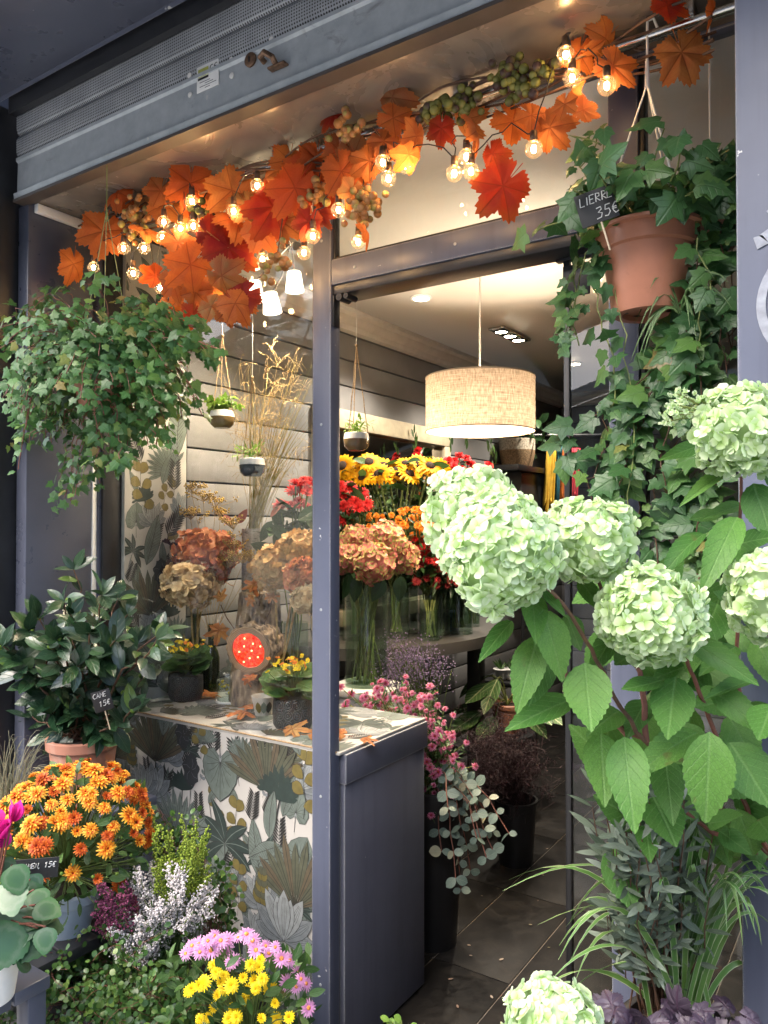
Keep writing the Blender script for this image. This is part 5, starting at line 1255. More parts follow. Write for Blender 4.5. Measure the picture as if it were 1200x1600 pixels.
gr.obj('grass_blades', leafm('dry_grass', [(0, (.20, .16, .04)), (.5, (.26, .20, .06)), (1, (.15, .18, .04))], .6, .3), bv, None, 'stuff')
plumes = []
for i in range(30):
    h = P(rnd.gauss(432, 40), rnd.uniform(545, 720), Y=2.25 + rnd.uniform(-.12, .08)); c = curve(mth, h, .04, 8, .004); plumes.append(c)
    for k_ in range(15):
        a = c[rnd.randrange(4, 8)] + rv(.003); e = a + nrm(rv() + (0, 0, .5)) * rnd.uniform(.03, .10); plumes.append(curve(a, e, .01, 3))
        for _ in range(3): sd.join(seed, frame(a + (e - a) * rnd.uniform(.4, 1) + rv(.003), rv(), rv(), .0065))
stems_obj(bv, plumes, .0006, M['straw'], n=3); sd.obj('seed_plume', leafm('seed', [(0, (.24, .14, .07)), (1, (.36, .21, .11))], .7, .3), bv, None, 'stuff')
# golden fennel umbels
b = P(330, 900, Y=2.22); b[2] = CT + .002
fe = thing('dried_fennel_bunch', 'golden dried fennel umbels in a slim bottle by the planks', 'flowers', b); bottle(fe, b, .035, .26)
lines = []; sd = G()
for (u, v) in ((285, 775), (298, 800), (318, 772), (337, 782), (344, 800), (352, 835), (312, 810), (275, 830), (365, 850), (380, 868), (300, 760), (365, 815), (268, 850), (395, 870), (355, 875)):
    h = P(u, v, Y=2.2 + rnd.uniform(-.1, .06)); lines.append(curve(b + (0, 0, .2), h - (0, 0, .03), 0, 6, .005))
    for _ in range(16):
        e = h + np.array((rnd.gauss(0, .026), rnd.gauss(0, .026), rnd.uniform(-.006, .012))); lines.append(curve(h - (0, 0, .03), e, 0, 3))
        for _ in range(7): sd.join(dot, frame(e + rv(.006), rv(), rv(), .0032))
stems_obj(fe, lines, .0010, M['straw'], n=3); sd.obj('seed_head', plain('golden_seed', (.50, .33, .08), .8, var=.3, scale=100), fe, None, 'stuff')
# protea and rose bunch at the post
b = P(462, 900, Y=2.27); b[2] = CT + .002
pr_ = vase_thing('red_rose_bunch', 'red celosia and pink roses with dark leaves left of the post', b, .05, .30)
bunch(pr_, b + (0, 0, .3), b + (0, 0, .03), pts_px([(468, 762), (480, 770), (458, 770), (474, 752), (485, 755), (462, 758)], 3.0), MUM, [M['p_red']], .075, M['stem'])
bunch(pr_, b + (0, 0, .3), b + (0, 0, .03), pts_px([(438, 790), (467, 785), (480, 795), (455, 790)], 2.95), ROSE, [M['p_rose']], .075, M['stem'], leaf=(OVAL, M['darkg'], 9, .10, 60))
lv = [(rnd.randrange(3), frame(P(rnd.uniform(425, 487), rnd.uniform(810, 860), Y=2.25 + rnd.uniform(-.05, .1)), rv() + (0, 0, -.4), nrm(CAMP - b) + rv(.5), rnd.uniform(.07, .11))) for _ in range(34)]; scatter(pr_, 'leaf', OVAL, [M['darkg']], lv)
it = [(0, frame(P(u, v, Y=2.2), (a, 0, .6), nrm(CAMP - b) + rv(.3), .07)) for u, v, a in ((372, 818, .5), (362, 822, -.6), (422, 808, .6))]; scatter(pr_, 'pink_leaf', OVAL, [leafm('pink_leaf', [(0, (.35, .10, .09)), (1, (.50, .2, .15))], .5, .3)], it)

# ================================================================== little hanging pots
def mini_pot(label, u, v, Y, col, cord_top, apexpx, tipz):
    c = P(u, v, Y=Y); r_ = .048
    t_ = thing('hanging_mini_planter', label, 'planter', c, 'small hanging two tone planters')
    lo = G().lathe([(0, -.034), (r_ * .62, -.034), (r_ * .92, -.020), (r_, .0), (r_ * 1.0, .008)], c, 28).obj('pot_base', plain(label.split()[1] + '_glaze', col, .25, var=.15), t_)
    G().lathe([(r_ * 1.0, .0085), (r_ * .93, .030), (r_ * .86, .032), (r_ * .84, .022), (0, .020)], c, 28).obj('pot_band', M['white'], t_)
    ap = P(u, apexpx, Y=Y); ap[0], ap[1] = c[0], c[1]
    for a in (0.4, 2.5, 4.6):
        rp = c + np.array((math.cos(a) * r_ * .9, math.sin(a) * r_ * .9, .028)); g = G(); m_ = 60
        g.tube(curve(rp, ap, 0, 14, .0006), .0018, 5)
        for _ in range(36): q_ = rp + (ap - rp) * rnd.random(); g.tube([q_, q_ + rv(.004)], .0003, 3, cap=False)
        g.obj('twine', M['twine'], t_)
    G().ball(ap, .006, 8, 6).obj('knot', M['twine'], t_)
    G().tube([ap, (ap[0], ap[1], CEIL + .018)], .0008, 4).obj('wire', M['white'], t_)
    lv = []
    for i in range(18): lv += leaves_on(curve(c + (0, 0, .025), c + (rnd.uniform(-.06, .06), rnd.uniform(-.05, .05), rnd.uniform(.03, .085)), .02), 4, .030, IVY if tipz else LANCE, .8, .1)
    scatter(t_, 'leaf', IVY if tipz else LANCE, [M['bright']], lv, 90)
mini_pot('small brown and white planter hanging leftmost in the window', 347, 655, 2.12, (.16, .11, .05), 0, 525, 1)
mini_pot('small charcoal and white planter hanging lowest before the grasses', 394, 730, 2.10, (.05, .055, .065), 0, 590, 0)
mini_pot('small brown and white planter hanging right of the centre post', 557, 690, 2.32, (.16, .11, .055), 0, 540, 0)

# ================================================================== rod, garland, string lights
GY, GZ = 1.69, 2.66
rod = thing('curtain_rod', 'thin chrome rod under the soffit that carries the leaf garland', 'rod', (-1.3, GY, GZ))
G().tube([(XL + .03, GY, GZ), (-.24, GY, GZ)], .010, 10).obj('tube', M['chrome'], rod)
G().tube([(XL + .03, GY + .03, GZ + .012), (-.24, GY + .03, GZ + .012)], .008, 8).obj('tube', M['chrome'], rod)
for x in (-2.2, -1.5, -.9, -.35): G().bbox((x - .01, GY - .012, GZ + .008), (x + .01, GY + .04, 2.699), .002).obj('bracket', M['chrome'], rod)
ga = thing('leaf_garland', 'garland of orange and red vine leaves along the top of the window', 'garland', (-1.3, GY, GZ))
tw = []
for i in range(7):
    ph = rnd.uniform(0, 6); tw.append([(x, GY - .02 + .035 * math.sin(x * 9 + ph), GZ - .015 + .03 * math.cos(x * 7 + ph * 2) - .02 * (i % 3)) for x in np.linspace(XL + .05, -.30, 60)])
for q in tw: G().tube(q, .0032, 5).obj('twig', M['bark'], ga)
pxl = [(160,365,80),(186,300,50),(208,322,46),(115,412,56),(95,460,44),(50,488,34),(15,527,34),(298,285,80),(262,322,72),(362,298,80),(372,345,80),(330,368,70),(296,415,86),(358,388,92),(385,322,60),(428,322,84),(462,292,84),(452,252,60),(495,252,72),(520,182,56),(535,270,86),(482,345,50),
       (612,150,76),(600,222,56),(650,215,70),(745,207,72),(724,188,60),(803,192,80),(860,200,66),(785,292,100),(905,82,60),(945,62,64),(957,102,66),(895,142,56),(882,165,50),(912,172,50),(1066,85,92),(1112,20,60),(1042,8,60),(905,22,46),(240,432,46),(266,482,58),(300,492,40),(368,475,66),(332,480,46),(572,362,42),(553,240,70),(577,252,60),(617,186,66),
       (225,360,50),(405,360,60),(345,430,60),(280,380,60),(315,330,60),(440,345,64),(508,300,60),(550,300,50),(415,280,60),(390,300,70),(330,440,56),(640,240,46),(690,200,50),(770,240,46),(830,180,56),(625,205,50),(475,265,70),(530,235,60),(500,330,46),(270,440,50),(220,300,44),(305,455,50),(352,490,46),(382,462,60),(250,300,50)]
it = []
for (u, v, s_) in pxl:
    Y = rnd.uniform(1.58, 1.68) if v > 120 else rnd.uniform(1.60, 1.68)
    q = P(u, v, Y=Y); t_ = q[1] / ray(u, v)[1]; L = s_ / FPX * t_ * .98
    a = rnd.uniform(-1.1, 1.1); tip = _r * math.sin(a) + np.array((0, 0, -math.cos(a))); nn = nrm(CAMP - q) + rv(.5) + (0, 0, .15)
    it.append((rnd.randrange(5), frame(q - tip * L * .36, tip, nn, L * rnd.uniform(.85, 1.1), L * rnd.uniform(.75, 1.05))))
scatter(ga, 'leaf', VINE, [M['fall']], it)
gm = {'peach': petalm('peach_berry', [(0, (.45, .20, .05)), (.5, (.60, .32, .14)), (1, (.42, .40, .12))], .3, .3, .8), 'green': petalm('green_berry', [(0, (.10, .06, .05)), (.5, (.16, .17, .04)), (1, (.26, .26, .07))], .25, .2, 1.2)}
for (u, v, rad, n_, kd) in ((212, 330, .05, 30, 'peach'), (214, 360, .045, 24, 'peach'), (545, 203, .045, 26, 'peach'), (492, 305, .045, 24, 'peach'), (562, 325, .055, 34, 'peach'), (575, 318, .04, 18, 'peach'), (680, 172, .05, 34, 'green'), (722, 160, .05, 30, 'green'), (805, 135, .055, 40, 'green'), (790, 118, .04, 20, 'green'), (310, 330, .04, 22, 'green'), (850, 105, .035, 16, 'green'), (432, 410, .045, 24, 'peach')):
    c = P(u, v, Y=1.62); cl_ = G().tube(curve(np.array((c[0], GY, GZ)), c, .02, 5), .002, 5).obj('berry_cluster', M['bark'], ga)
    be = G().ball((0, 0, 0), 1, 9, 6).mesh('berry', [gm[kd]])
    for _ in range(n_):
        q = c + rv(rad * .45) * (1, .8, .9); place('berry', be, frame(q, rv(), rv(), rnd.uniform(.0085, .0125)), cl_)
lt = thing('string_lights', 'string of round clear bulbs glowing warm through the leaf garland', 'string lights', (-1.3, GY, GZ))
bl = [(193,388),(225,388),(208,427),(146,418),(256,347),(282,357),(302,353),(254,371),(402,290),(529,328),(489,369),(598,254),(607,279),(635,259),(710,271),(736,268),(729,245),(834,233),(894,122),(948,134),(345,470),(410,405),(428,402),(300,315),(365,330),(475,395),(884,86),(560,378),(250,450)]
gb = G().ball((0, 0, -.022), .020, 18, 12).mesh('bulb', [M['bulb_glass']]); fb = G().ball((0, 0, -.022), (.006, .006, .009), 8, 6).mesh('filament', [M['filament']])
sk = G().lathe([(0, .018), (.008, .018), (.009, -.004), (.007, -.006)], (0, 0, 0), 12).mesh('socket', [M['rust']])
prev = None; wr = G()
for (u, v) in sorted(bl):
    inside = (u, v) in ((410, 405), (428, 402), (345, 470), (475, 395), (560, 378), (250, 450))
    q = P(u, v, Y=1.70 if inside else 1.60); MM = np.eye(4); MM[:3, 3] = q + (0, 0, .022)
    b_ = place('bulb', gb, MM, lt); place('filament', fb, MM, b_); place('socket', sk, MM, b_)
    top = q + (0, 0, .035); 
    if prev is not None: wr.tube(curve(prev, top, .03, 7, .006), .0016, 5)
    prev = top
wr.obj('wire', M['black'], lt)

# ================================================================== plants on the street
def vine(p, d, L, step=.03, grav=.10, wob=.14, wall=None):
    p = np.array(p, float); d = nrm(d); out = [p.copy()]
    for i in range(int(L / step)):
        d = nrm(d + np.array((0, 0, -grav)) + rv(wob)); p = p + d * step
        if wall is not None and p[1] > wall: p[1] = wall; d[1] = min(d[1], 0)
        out.append(p.copy())
    return np.array(out)
def ivy_leaves(c, cen, size, every=1, facecam=.7, lean=.7):
    out = []
    for i in range(1, len(c), every):
        o = nrm((c[i] - cen) * (1, 1, .4)); sd = nrm(np.cross(nrm(c[i] - c[i - 1]), o)) * (1 if i % 2 else -1)
        tip = nrm(sd * .7 + np.array((0, 0, -.65)) + o * .25 + rv(.3)); nn = nrm(o * lean + np.array((0, 0, .55)) + nrm(CAMP - c[i]) * facecam + rv(.35))
        out.append((rnd.randrange(3), frame(c[i] + o * .012 + sd * .012, tip, nn, size * rnd.uniform(.5, 1.3))))
    return out
# --- ivy basket on the left
c = P(165, 590, Y=1.46)
iv = thing('ivy_basket', 'bushy small leaved green ivy hanging under the left end of the garland', 'plant', c)
potted(iv, c - (0, 0, .10), .07, .10, .13, M['terra'])
for a in (0.5, 2.6, 4.7): G().tube([c + (.09 * math.cos(a), .09 * math.sin(a), .03), (c[0], c[1], 2.55), (c[0], c[1], 2.69)], .0013, 5).obj('hanger_cord', M['stem_pale'], iv)
vs = []; lv = []
for i in range(260):
    a = rnd.uniform(0, 6.28); o = np.array((math.cos(a), math.sin(a), 0)); far = rnd.random()
    L = rnd.uniform(.08, .26) if i % 7 else rnd.uniform(.26, .44)
    q = vine(c + o * .05 + (0, 0, .04), o * rnd.uniform(.3, 1.0) + (0, 0, rnd.uniform(.3, 1.0)), L, .019, .15, .12, 1.70); vs.append(q); lv += ivy_leaves(q, c - (0, 0, .05), .028)
for i in range(80):
    a = rnd.uniform(0, 6.28); o = np.array((math.cos(a), math.sin(a), 0)); q = vine(c + o * .10 + (0, 0, .03), o * rnd.uniform(.5, 1.2) + (0, 0, rnd.uniform(-.1, .5)), rnd.uniform(.12, .26), .019, .20, .12, 1.70); vs.append(q); lv += ivy_leaves(q, c - (0, 0, .05), .030)
for (u, v) in ((95, 795), (75, 700), (30, 690), (140, 760), (10, 560), (180, 740), (300, 555), (325, 552), (255, 640), (250, 600), (215, 690), (20, 640)) * 5:
    e = P(u + rnd.gauss(0, 14), v - abs(rnd.gauss(0, 25)), Y=1.42 + rnd.uniform(-.06, .08)); m_ = c + (e - c) * .55; m_[2] = max(c[2] - .05, e[2] + .10); q = np.vstack([curve(c + (0, 0, .06), m_, .06, 9, .006), curve(m_, e, .0, 12, .007)[1:]]); vs.append(q); lv += ivy_leaves(q, c, .031) + ivy_leaves(q + rv(.012), c, .026)
stems_obj(iv, vs, .0014, M['redstem'], 'vines', 4); scatter(iv, 'leaf', IVY, [M['ivyL']], lv, 300)
# --- terracotta hanging pot of ivy at the right
c = P(1013, 430, Y=1.68); zt = P(1013, 362, Y=1.68)[2]; zb = P(1013, 492, Y=1.68)[2]
hp_ = thing('hanging_ivy_pot', 'terracotta plastic pot of ivy hanging on white rods by the door', 'planter', (c[0], c[1], zb))
rt = .108; r0 = .072; H_ = zt - zb
pt = G().lathe([(0, .012), (r0 * .75, .012), (r0 * .75, 0), (r0, 0), (r0 + .004, .01), (rt - .014, H_ * .74), (rt - .006, H_ * .76), (rt - .003, H_ * .95), (rt + .008, H_ * .96), (rt + .008, H_), (rt - .004, H_), (rt - .012, H_ * .9), (0, H_ * .9)], (c[0], c[1], zb), 48).obj('pot', M['terra'], hp_)
G().lathe([(0, H_ * .905), (rt - .012, H_ * .905)], (c[0], c[1], zb), 24).obj('soil', M['soil'], pt)
for a in np.linspace(0, 6.28, 9)[:-1]: G().lathe([(0, .0105), (.008, .0105)], (c[0] + .05 * math.cos(a), c[1] + .05 * math.sin(a), zb), 10).obj('drain_hole', M['black'], pt)
ap = np.array((c[0], c[1], P(1017, 130, Y=1.68)[2]))
for a in (3.5, 1.2, 5.6):
    e = np.array((c[0] + (rt + .006) * math.cos(a), c[1] + (rt + .006) * math.sin(a), zt - .012)); G().tube([ap, e], .0024, 6).obj('hanger_rod', M['white'], hp_); G().ball(e, (.006, .006, .012), 8, 6).obj('clip', M['white'], hp_)
G().tube([ap - (0, 0, .01), ap + (0, 0, .05)], [.006, .004], 8).obj('hanger_cap', M['white'], hp_)
G().tube([ap + (0, 0, .045), (c[0], c[1] + .005, GZ + .03), (c[0] + .012, c[1] + .01, GZ + .034), (c[0] + .02, c[1] + .01, GZ + .01)], .003, 6).obj('hook', M['white'], hp_)
vs = []; lv = []; tz = np.array((c[0], c[1], zt))
for i in range(46):
    a = rnd.uniform(0, 6.28); o = np.array((math.cos(a), math.sin(a), 0)); q = vine(tz + o * .05, o * rnd.uniform(.4, 1.1) + (0, 0, rnd.uniform(.5, 1.3)), rnd.uniform(.10, .24), .03, .10, .15, 1.775); vs.append(q); lv += ivy_leaves(q, tz - (0, 0, .1), .056, 1, .6, .6)
for (pp, s_) in (([(960, 350), (930, 300), (905, 260), (925, 235), (935, 215)], .045), ([(945, 375), (915, 395), (905, 440), (890, 480), (905, 540)], .05), ([(950, 378), (925, 430), (940, 500), (960, 560), (955, 640)], .04), ([(945, 380), (900, 420), (895, 500), (880, 540), (900, 460)], .045), ([(962, 372), (958, 420), (970, 500), (985, 600), (990, 700), (982, 800), (985, 880)], .05), ([(1090, 372), (1110, 440), (1095, 520), (1090, 570)], .05)):
    k_ = np.array([P(u, v, Y=1.62) for u, v in pp]); q = np.vstack([curve(k_[i], k_[i + 1], 0, 5, .004)[:-1] for i in range(len(k_) - 1)] + [k_[-1:]]); vs.append(q); lv += ivy_leaves(q, tz + (0, .2, -.2), s_, 1 if s_ < .05 else 2)
stems_obj(hp_, vs, .0017, M['stem_pale'], 'vines', 4); scatter(hp_, 'leaf', IVY, [M['ivyR']], lv, 300)
# slate label LIERRE 35
GL = {'L': [[(0, 1), (0, 0), (.5, 0)]], 'I': [[(.1, .9), (.1, 0)]], 'E': [[(.5, 1), (0, 1), (0, 0), (.5, 0)], [(0, .5), (.4, .5)]], 'R': [[(0, 0), (0, 1), (.4, .9), (.4, .6), (0, .5), (.5, 0)]], "'": [[(.1, 1.15), (.3, 1.35)]],
      '3': [[(0, .95), (.4, 1), (.45, .75), (.15, .55), (.5, .4), (.4, .05), (0, 0)]], '5': [[(.5, 1), (.1, 1), (.05, .6), (.4, .6), (.5, .3), (.3, 0), (0, .05)]], '€': [[(.5, .9), (.25, 1), (.05, .7), (.05, .3), (.25, 0), (.5, .1)], [(-.05, .58), (.35, .58)], [(-.05, .42), (.35, .42)]],
      'C': [[(.5, .9), (.25, 1), (0, .7), (0, .3), (.25, 0), (.5, .1)]], 'A': [[(0, 0), (.28, 1), (.55, 0)], [(.1, .4), (.45, .4)]], 'M': [[(0, 0), (.05, 1), (.3, .4), (.55, 1), (.6, 0)]], 'N': [[(0, 0), (0, 1), (.5, 0), (.5, 1)]], 'Y': [[(0, 1), (.25, .5), (.5, 1)], [(.25, .5), (.2, 0)]], '1': [[(.05, .75), (.25, 1), (.25, 0)]], ',': [[(.1, .05), (0, -.2)]], ' ': []}
def slate(name, label, c, ux, uy, W, Hh, lines, mark=True):
    c = np.array(c, float); ux = nrm(ux); uy = np.array(uy, float); uy = nrm(uy - ux * np.dot(uy, ux)); nn = np.cross(ux, uy)
    t_ = thing(name, label, 'label', c, 'handwritten slate price labels'); MM = np.eye(4); MM[:3, 0] = ux; MM[:3, 1] = uy; MM[:3, 2] = nn; MM[:3, 3] = c
    G().bbox((-W / 2, -Hh / 2, -.003), (W / 2, Hh / 2, 0), .0015, M=MM).obj('board', M['slate'], t_)
    g = G()
    for (tx, x, y, h) in lines:
        for ch in tx:
            for st in GL.get(ch, []):
                pts = [c + ux * (x + (px_ + .18 * py_) * h) + uy * (y + py_ * h) + nn * .0008 for px_, py_ in st]; g.tube(pts, .0011, 5)
            x += h * (.42 if ch in "I'," else .72 if ch != ' ' else .5) if ch != "'" else 0
    g.obj('chalk_writing', M['chalk'], t_)
    G().tube([c - uy * Hh / 2, c - uy * (Hh / 2 + .06)], .002, 5).obj('spike', M['wood_pale'], t_)
qc = P(932, 322, Y=1.50); fac = nrm(CAMP - qc); ux_ = nrm(np.cross((0, 0, 1), fac)); 
slate('price_label', 'black slate label reading LIERRE 35 euros on the hanging pot', qc, ux_ + np.array((0, 0, .28)), (0, 0, 1), .074, .068, [("LIERR", -.030, .008, .017), ("E'", .024, .008, .017), ("35€", -.006, -.026, .022)])
# --- second trailing ivy against the right window
c2 = P(1110, 300, Y=1.74)
vs = []; lv = []
ib = thing('trailing_ivy', 'long dark ivy trailing down the right window beside the pillar', 'plant', c2)
potted(ib, c2 - (0, 0, .12), .05, .075, .11, M['terra2'])
G().tube([c2, (c2[0], c2[1], 2.69)], .002, 5).obj('hanger_cord', M['white'], ib)
def px_vine(pp, Y, s_, every=1, wob=.007):
    k_ = np.array([P(u, v, Y=Y + rnd.uniform(-.03, .03)) for u, v in pp]); q = np.vstack([curve(k_[i], k_[i + 1], 0, 6, wob)[:-1] for i in range(len(k_) - 1)] + [k_[-1:]]); vs.append(q); return ivy_leaves(q, q[len(q) // 2] + (0, .25, -.1), s_, every)
for i in range(13):
    u0 = 1096 + rnd.uniform(-20, 62); e = rnd.random(); lv += px_vine([(1105, 300), (u0, 280 + rnd.uniform(-30, 60)), (u0 + rnd.uniform(-15, 15), 420 + rnd.uniform(-40, 60)), (u0 + rnd.uniform(-25, 15), 520 + 130 * e)], 1.68, .046)
for i in range(15):
    u0 = rnd.uniform(890, 1130); v0 = rnd.uniform(620, 760); lv += px_vine([(1090 + rnd.uniform(-20, 40), 520), ((u0 + 1080) / 2, 600 + rnd.uniform(-20, 20)), (u0, v0), (u0 + rnd.uniform(-20, 30), v0 + rnd.uniform(40, 140))], 1.66, .050)
for i in range(10):
    u0 = rnd.uniform(985, 1140); lv += px_vine([(u0, 740), (u0 + rnd.uniform(-20, 20), 860), (u0 + rnd.uniform(-30, 30), 940)], 1.68, .048)
stems_obj(ib, vs, .0016, M['bark'], 'vines', 4); scatter(ib, 'leaf', IVY, [M['ivyR']], lv, 300)
sg = G()
for i in range(22):
    q = P(1062, 490, Y=1.64); a = rnd.uniform(0, 6.28); sg.blade(curve(q, q + (math.cos(a) * .1, math.sin(a) * .05, rnd.uniform(-.10, .05)), .05, 7), [.006, .008, .006, .0005], (0, .3, 1), fold=.2)
sg.obj('spider_leaf', M['varieg'], ib, None, 'stuff')

# --- stands on the left
def stand(name, label, lo, hi, mat=None, slab=.03):
    t_ = thing(name, label, 'stand', ((lo[0] + hi[0]) / 2, (lo[1] + hi[1]) / 2, 0)); mat = mat or M['wood_grey']
    n = 3; wd = (hi[1] - lo[1]) / n
    for i in range(n): sbox('plank', (lo[0], lo[1] + i * wd + .003, hi[2] - slab), (hi[0], lo[1] + (i + 1) * wd - .003, hi[2]), mat, t_, .004)
    for x in (lo[0] + .03, hi[0] - .03):
        for y in (lo[1] + .03, hi[1] - .03): sbox('leg', (x - .022, y - .022, 0), (x + .022, y + .022, hi[2] - slab - .001), mat, t_, .003)
    sbox('apron', (lo[0] + .06, lo[1] + .012, hi[2] - slab - .09), (hi[0] - .06, lo[1] + .028, hi[2] - slab - .002), mat, t_, .003); return t_
cb = P(130, 1170, t=2.55); CBZ = P(130, 1248, t=2.55)[2]
stand('plant_stand', 'tall dark stand behind the orange chrysanthemum, under the camellia', (cb[0] - .16, cb[1] - .16, 0), (cb[0] + .18, cb[1] + .16, CBZ), M['frame2'])
mb_ = P(105, 1400, t=2.05); MBZ = P(100, 1452, t=2.05)[2]
stand('plant_stand', 'dark painted stand carrying the orange chrysanthemum pot', (mb_[0] - .28, mb_[1] - .18, 0), (mb_[0] + .10, mb_[1] + .14, MBZ), M['dark'])
# --- camellia
b = np.array((cb[0], cb[1], CBZ + .001)); ca = thing('camellia_plant', 'glossy dark leaved camellia shrub in a terracotta pot', 'plant', b); hh = P(130, 1150, t=2.55)[2] - CBZ
potted(ca, b, .085, .108, hh, M['terra2'], .035)
vs = []; lv = []; bd = []; top = b + (0, 0, hh)
ends = [(115, 890), (100, 940), (160, 930), (185, 935), (60, 965), (20, 990), (5, 1010), (40, 1030), (215, 1005), (245, 1000), (200, 960), (90, 1000), (140, 990), (170, 1030), (60, 1090), (50, 1120), (95, 1060), (225, 1060), (195, 1090), (160, 1080), (120, 1040), (30, 1050), (205, 1110), (110, 1100), (255, 985), (75, 1010), (150, 950), (180, 1000), (10, 1040), (80, 1115), (180, 1120), (130, 1110), (110, 960), (45, 985)]
for (u, v) in ends:
    e = P(u, v, t=2.5 + rnd.uniform(-.20, .15)); q = curve(top + rv(.02) * (1, 1, 0), e, -.02 if v > 1050 else .02, 9, .008, up=None); vs.append(q)
    lv += leaves_on(q, 11, .082, OVAL, .8, .05, .35, nrm(CAMP - e) * .7 + (0, 0, .7)); 
    for _ in range(4): lv.append((rnd.randrange(3), frame(e, rv() + nrm(e - q[-3]) * 1.3, nrm(CAMP - e) + (0, 0, .6) + rv(.4), rnd.uniform(.06, .09))))
    if rnd.random() < .6: bd.append(e + rv(.01))
stems_obj(ca, vs, [.006, .004, .002], M['bark'], 'branches', 5); scatter(ca, 'leaf', OVAL, [M['cam']], lv, 300)
bm_ = G().ball((0, 0, 0), (.8, .8, 1), 8, 6).mesh('bud', [M['bright']])
for p_ in bd: place('bud', bm_, frame(p_, rv(), rv(), .009), ca)
qc = P(160, 1095, t=2.36); fac = nrm(CAMP - qc); slate('price_label', 'small black slate label among the camellia leaves', qc, np.cross((0, 0, 1), fac) + np.array((0, 0, .25)), (0, 0, 1), .055, .065, [("CAME", -.024, .012, .014), ("15€", -.012, -.016, .016)])
# --- orange chrysanthemum
b = np.array((mb_[0], mb_[1], MBZ + .001)); om = thing('orange_chrysanthemum', 'domed orange chrysanthemum in a pale blue plastic pot', 'plant', b)
potted(om, b, .058, .082, P(100, 1385, t=2.05)[2] - MBZ, plain('pale_blue_plastic', (.30, .36, .44), .4, var=.05), .03)
dc_ = P(115, 1315, t=2.05); R3 = np.array((.205, .205, .20)); it = []; lv = []; vs = []
def dome(dc_, R3, n, size, temps, zmin=-.1, excl=None):
    out = []
    for d in fib(n):
        if d[2] < zmin + rnd.uniform(-.12, .12): continue
        d2 = nrm(d + rv(.07)); p_ = dc_ + d2 * R3 * rnd.uniform(.94, 1.03); nn = nrm(d2 + (0, 0, .25) + nrm(CAMP - p_) * .35 + rv(.2)); out.append((rnd.randrange(len(temps)), frame(p_, np.cross(nn, rv()), nn, size * rnd.uniform(.7, 1.18))))
    return out
it = dome(dc_, R3, 320, .050, MUM, .12); it += [i_ for i_ in dome(dc_, R3 * .98, 80, .042, MUM, -.3) if rnd.random() < .4]
rnd.shuffle(it); nr_ = int(len(it) * .3)
scatter(om, 'flower', MUM, [petalm('rust_mum_petal', [(0, (0.16, 0.01, 0.006)), (.5, (0.42, 0.05, 0.01)), (1, (0.66, 0.18, 0.02))], jit=.3)], it[:nr_]); scatter(om, 'flower', MUM, [M['p_mum']], it[nr_:], 240)
for d in fib(420):
    if d[2] < -.75: continue
    p_ = dc_ + d * R3 * rnd.uniform(.7, .95); lv.append((rnd.randrange(3), frame(p_, nrm(d + rv(.6)), d + rv(.6), rnd.uniform(.03, .05)))); vs.append(curve(b + (0, 0, .15), p_, 0, 3))
stems_obj(om, vs, .0014, M['stem']); scatter(om, 'leaf', OVAL, [M['green']], lv, 260)
bdm = G().ball((0, 0, 0), 1, 7, 5).mesh('bud', [M['bright']])
for d in fib(150):
    if -.5 < d[2] < .35: place('bud', bdm, frame(dc_ + d * R3 * rnd.uniform(.93, 1.0), rv(), rv(), rnd.uniform(.003, .0055)), om)
# --- wispy grass at the far left
b = P(8, 1215, t=2.15); b[2] = MBZ + .001
wg = thing('wispy_grass', 'pot of thin pale grass at the far left behind the chrysanthemum', 'plant', b)
potted(wg, b, .05, .065, .16, M['black']); g = G()
for i in range(130): e = P(rnd.uniform(-40, 90), rnd.uniform(1140, 1260), t=2.15 + rnd.uniform(-.2, .1)); g.blade(curve(b + (0, 0, .15) + rv(.02) * (1, 1, 0), e, .10, 8), [.0028, .002, .0004], rv(), fold=.2)
g.obj('grass_blades', leafm('pale_grass', [(0, (.13, .14, .08)), (1, (.28, .27, .18))], .6, .3), wg, None, 'stuff')
# --- cyclamen on a bench
b = P(-22, 1560, t=1.62); CYZ = P(-22, 1560, t=1.62)[2]
stand('plank_bench', 'dark painted plank bench under the cyclamen', (b[0] - .32, b[1] - .14, 0), (b[0] + .035, b[1] + .13, CYZ), M['frame2'])
cyc = thing('cyclamen_plant', 'cyclamen with marbled leaves and a magenta flower in a white pot', 'plant', b)
potted(cyc, b + (0, 0, .001), .055, .075, .125, M['white'], .012)
top = b + (0, 0, .12); lv = []; vs = []
k = N('cyclamen_leaf'); sp = k.n('SeparateXYZ', {0: k.n('TexCoord').outputs['UV']}); ab_ = k.math('ABSOLUTE', k.math('SUBTRACT', sp.outputs[0], .5)); y_ = k.math('SUBTRACT', sp.outputs[1], .45); dd = k.math('SQRT', k.math('ADD', k.math('MULTIPLY', k.math('MULTIPLY', ab_, ab_), 1.1), k.math('MULTIPLY', y_, y_))); nz = k.noise(60, 4, .6, k.pos())
col = k.ramp(k.math('ADD', dd, k.math('MULTIPLY', k.math('SUBTRACT', nz, .5), .3)), [(.1, (.025, .075, .03)), (.26, (.030, .085, .03)), (.34, (.065, .115, .06)), (.43, (.035, .10, .035)), (.6, (.028, .085, .028))]); k.end(k.pbr(col, .4, 0, k.bump(nz, .2, .002)))
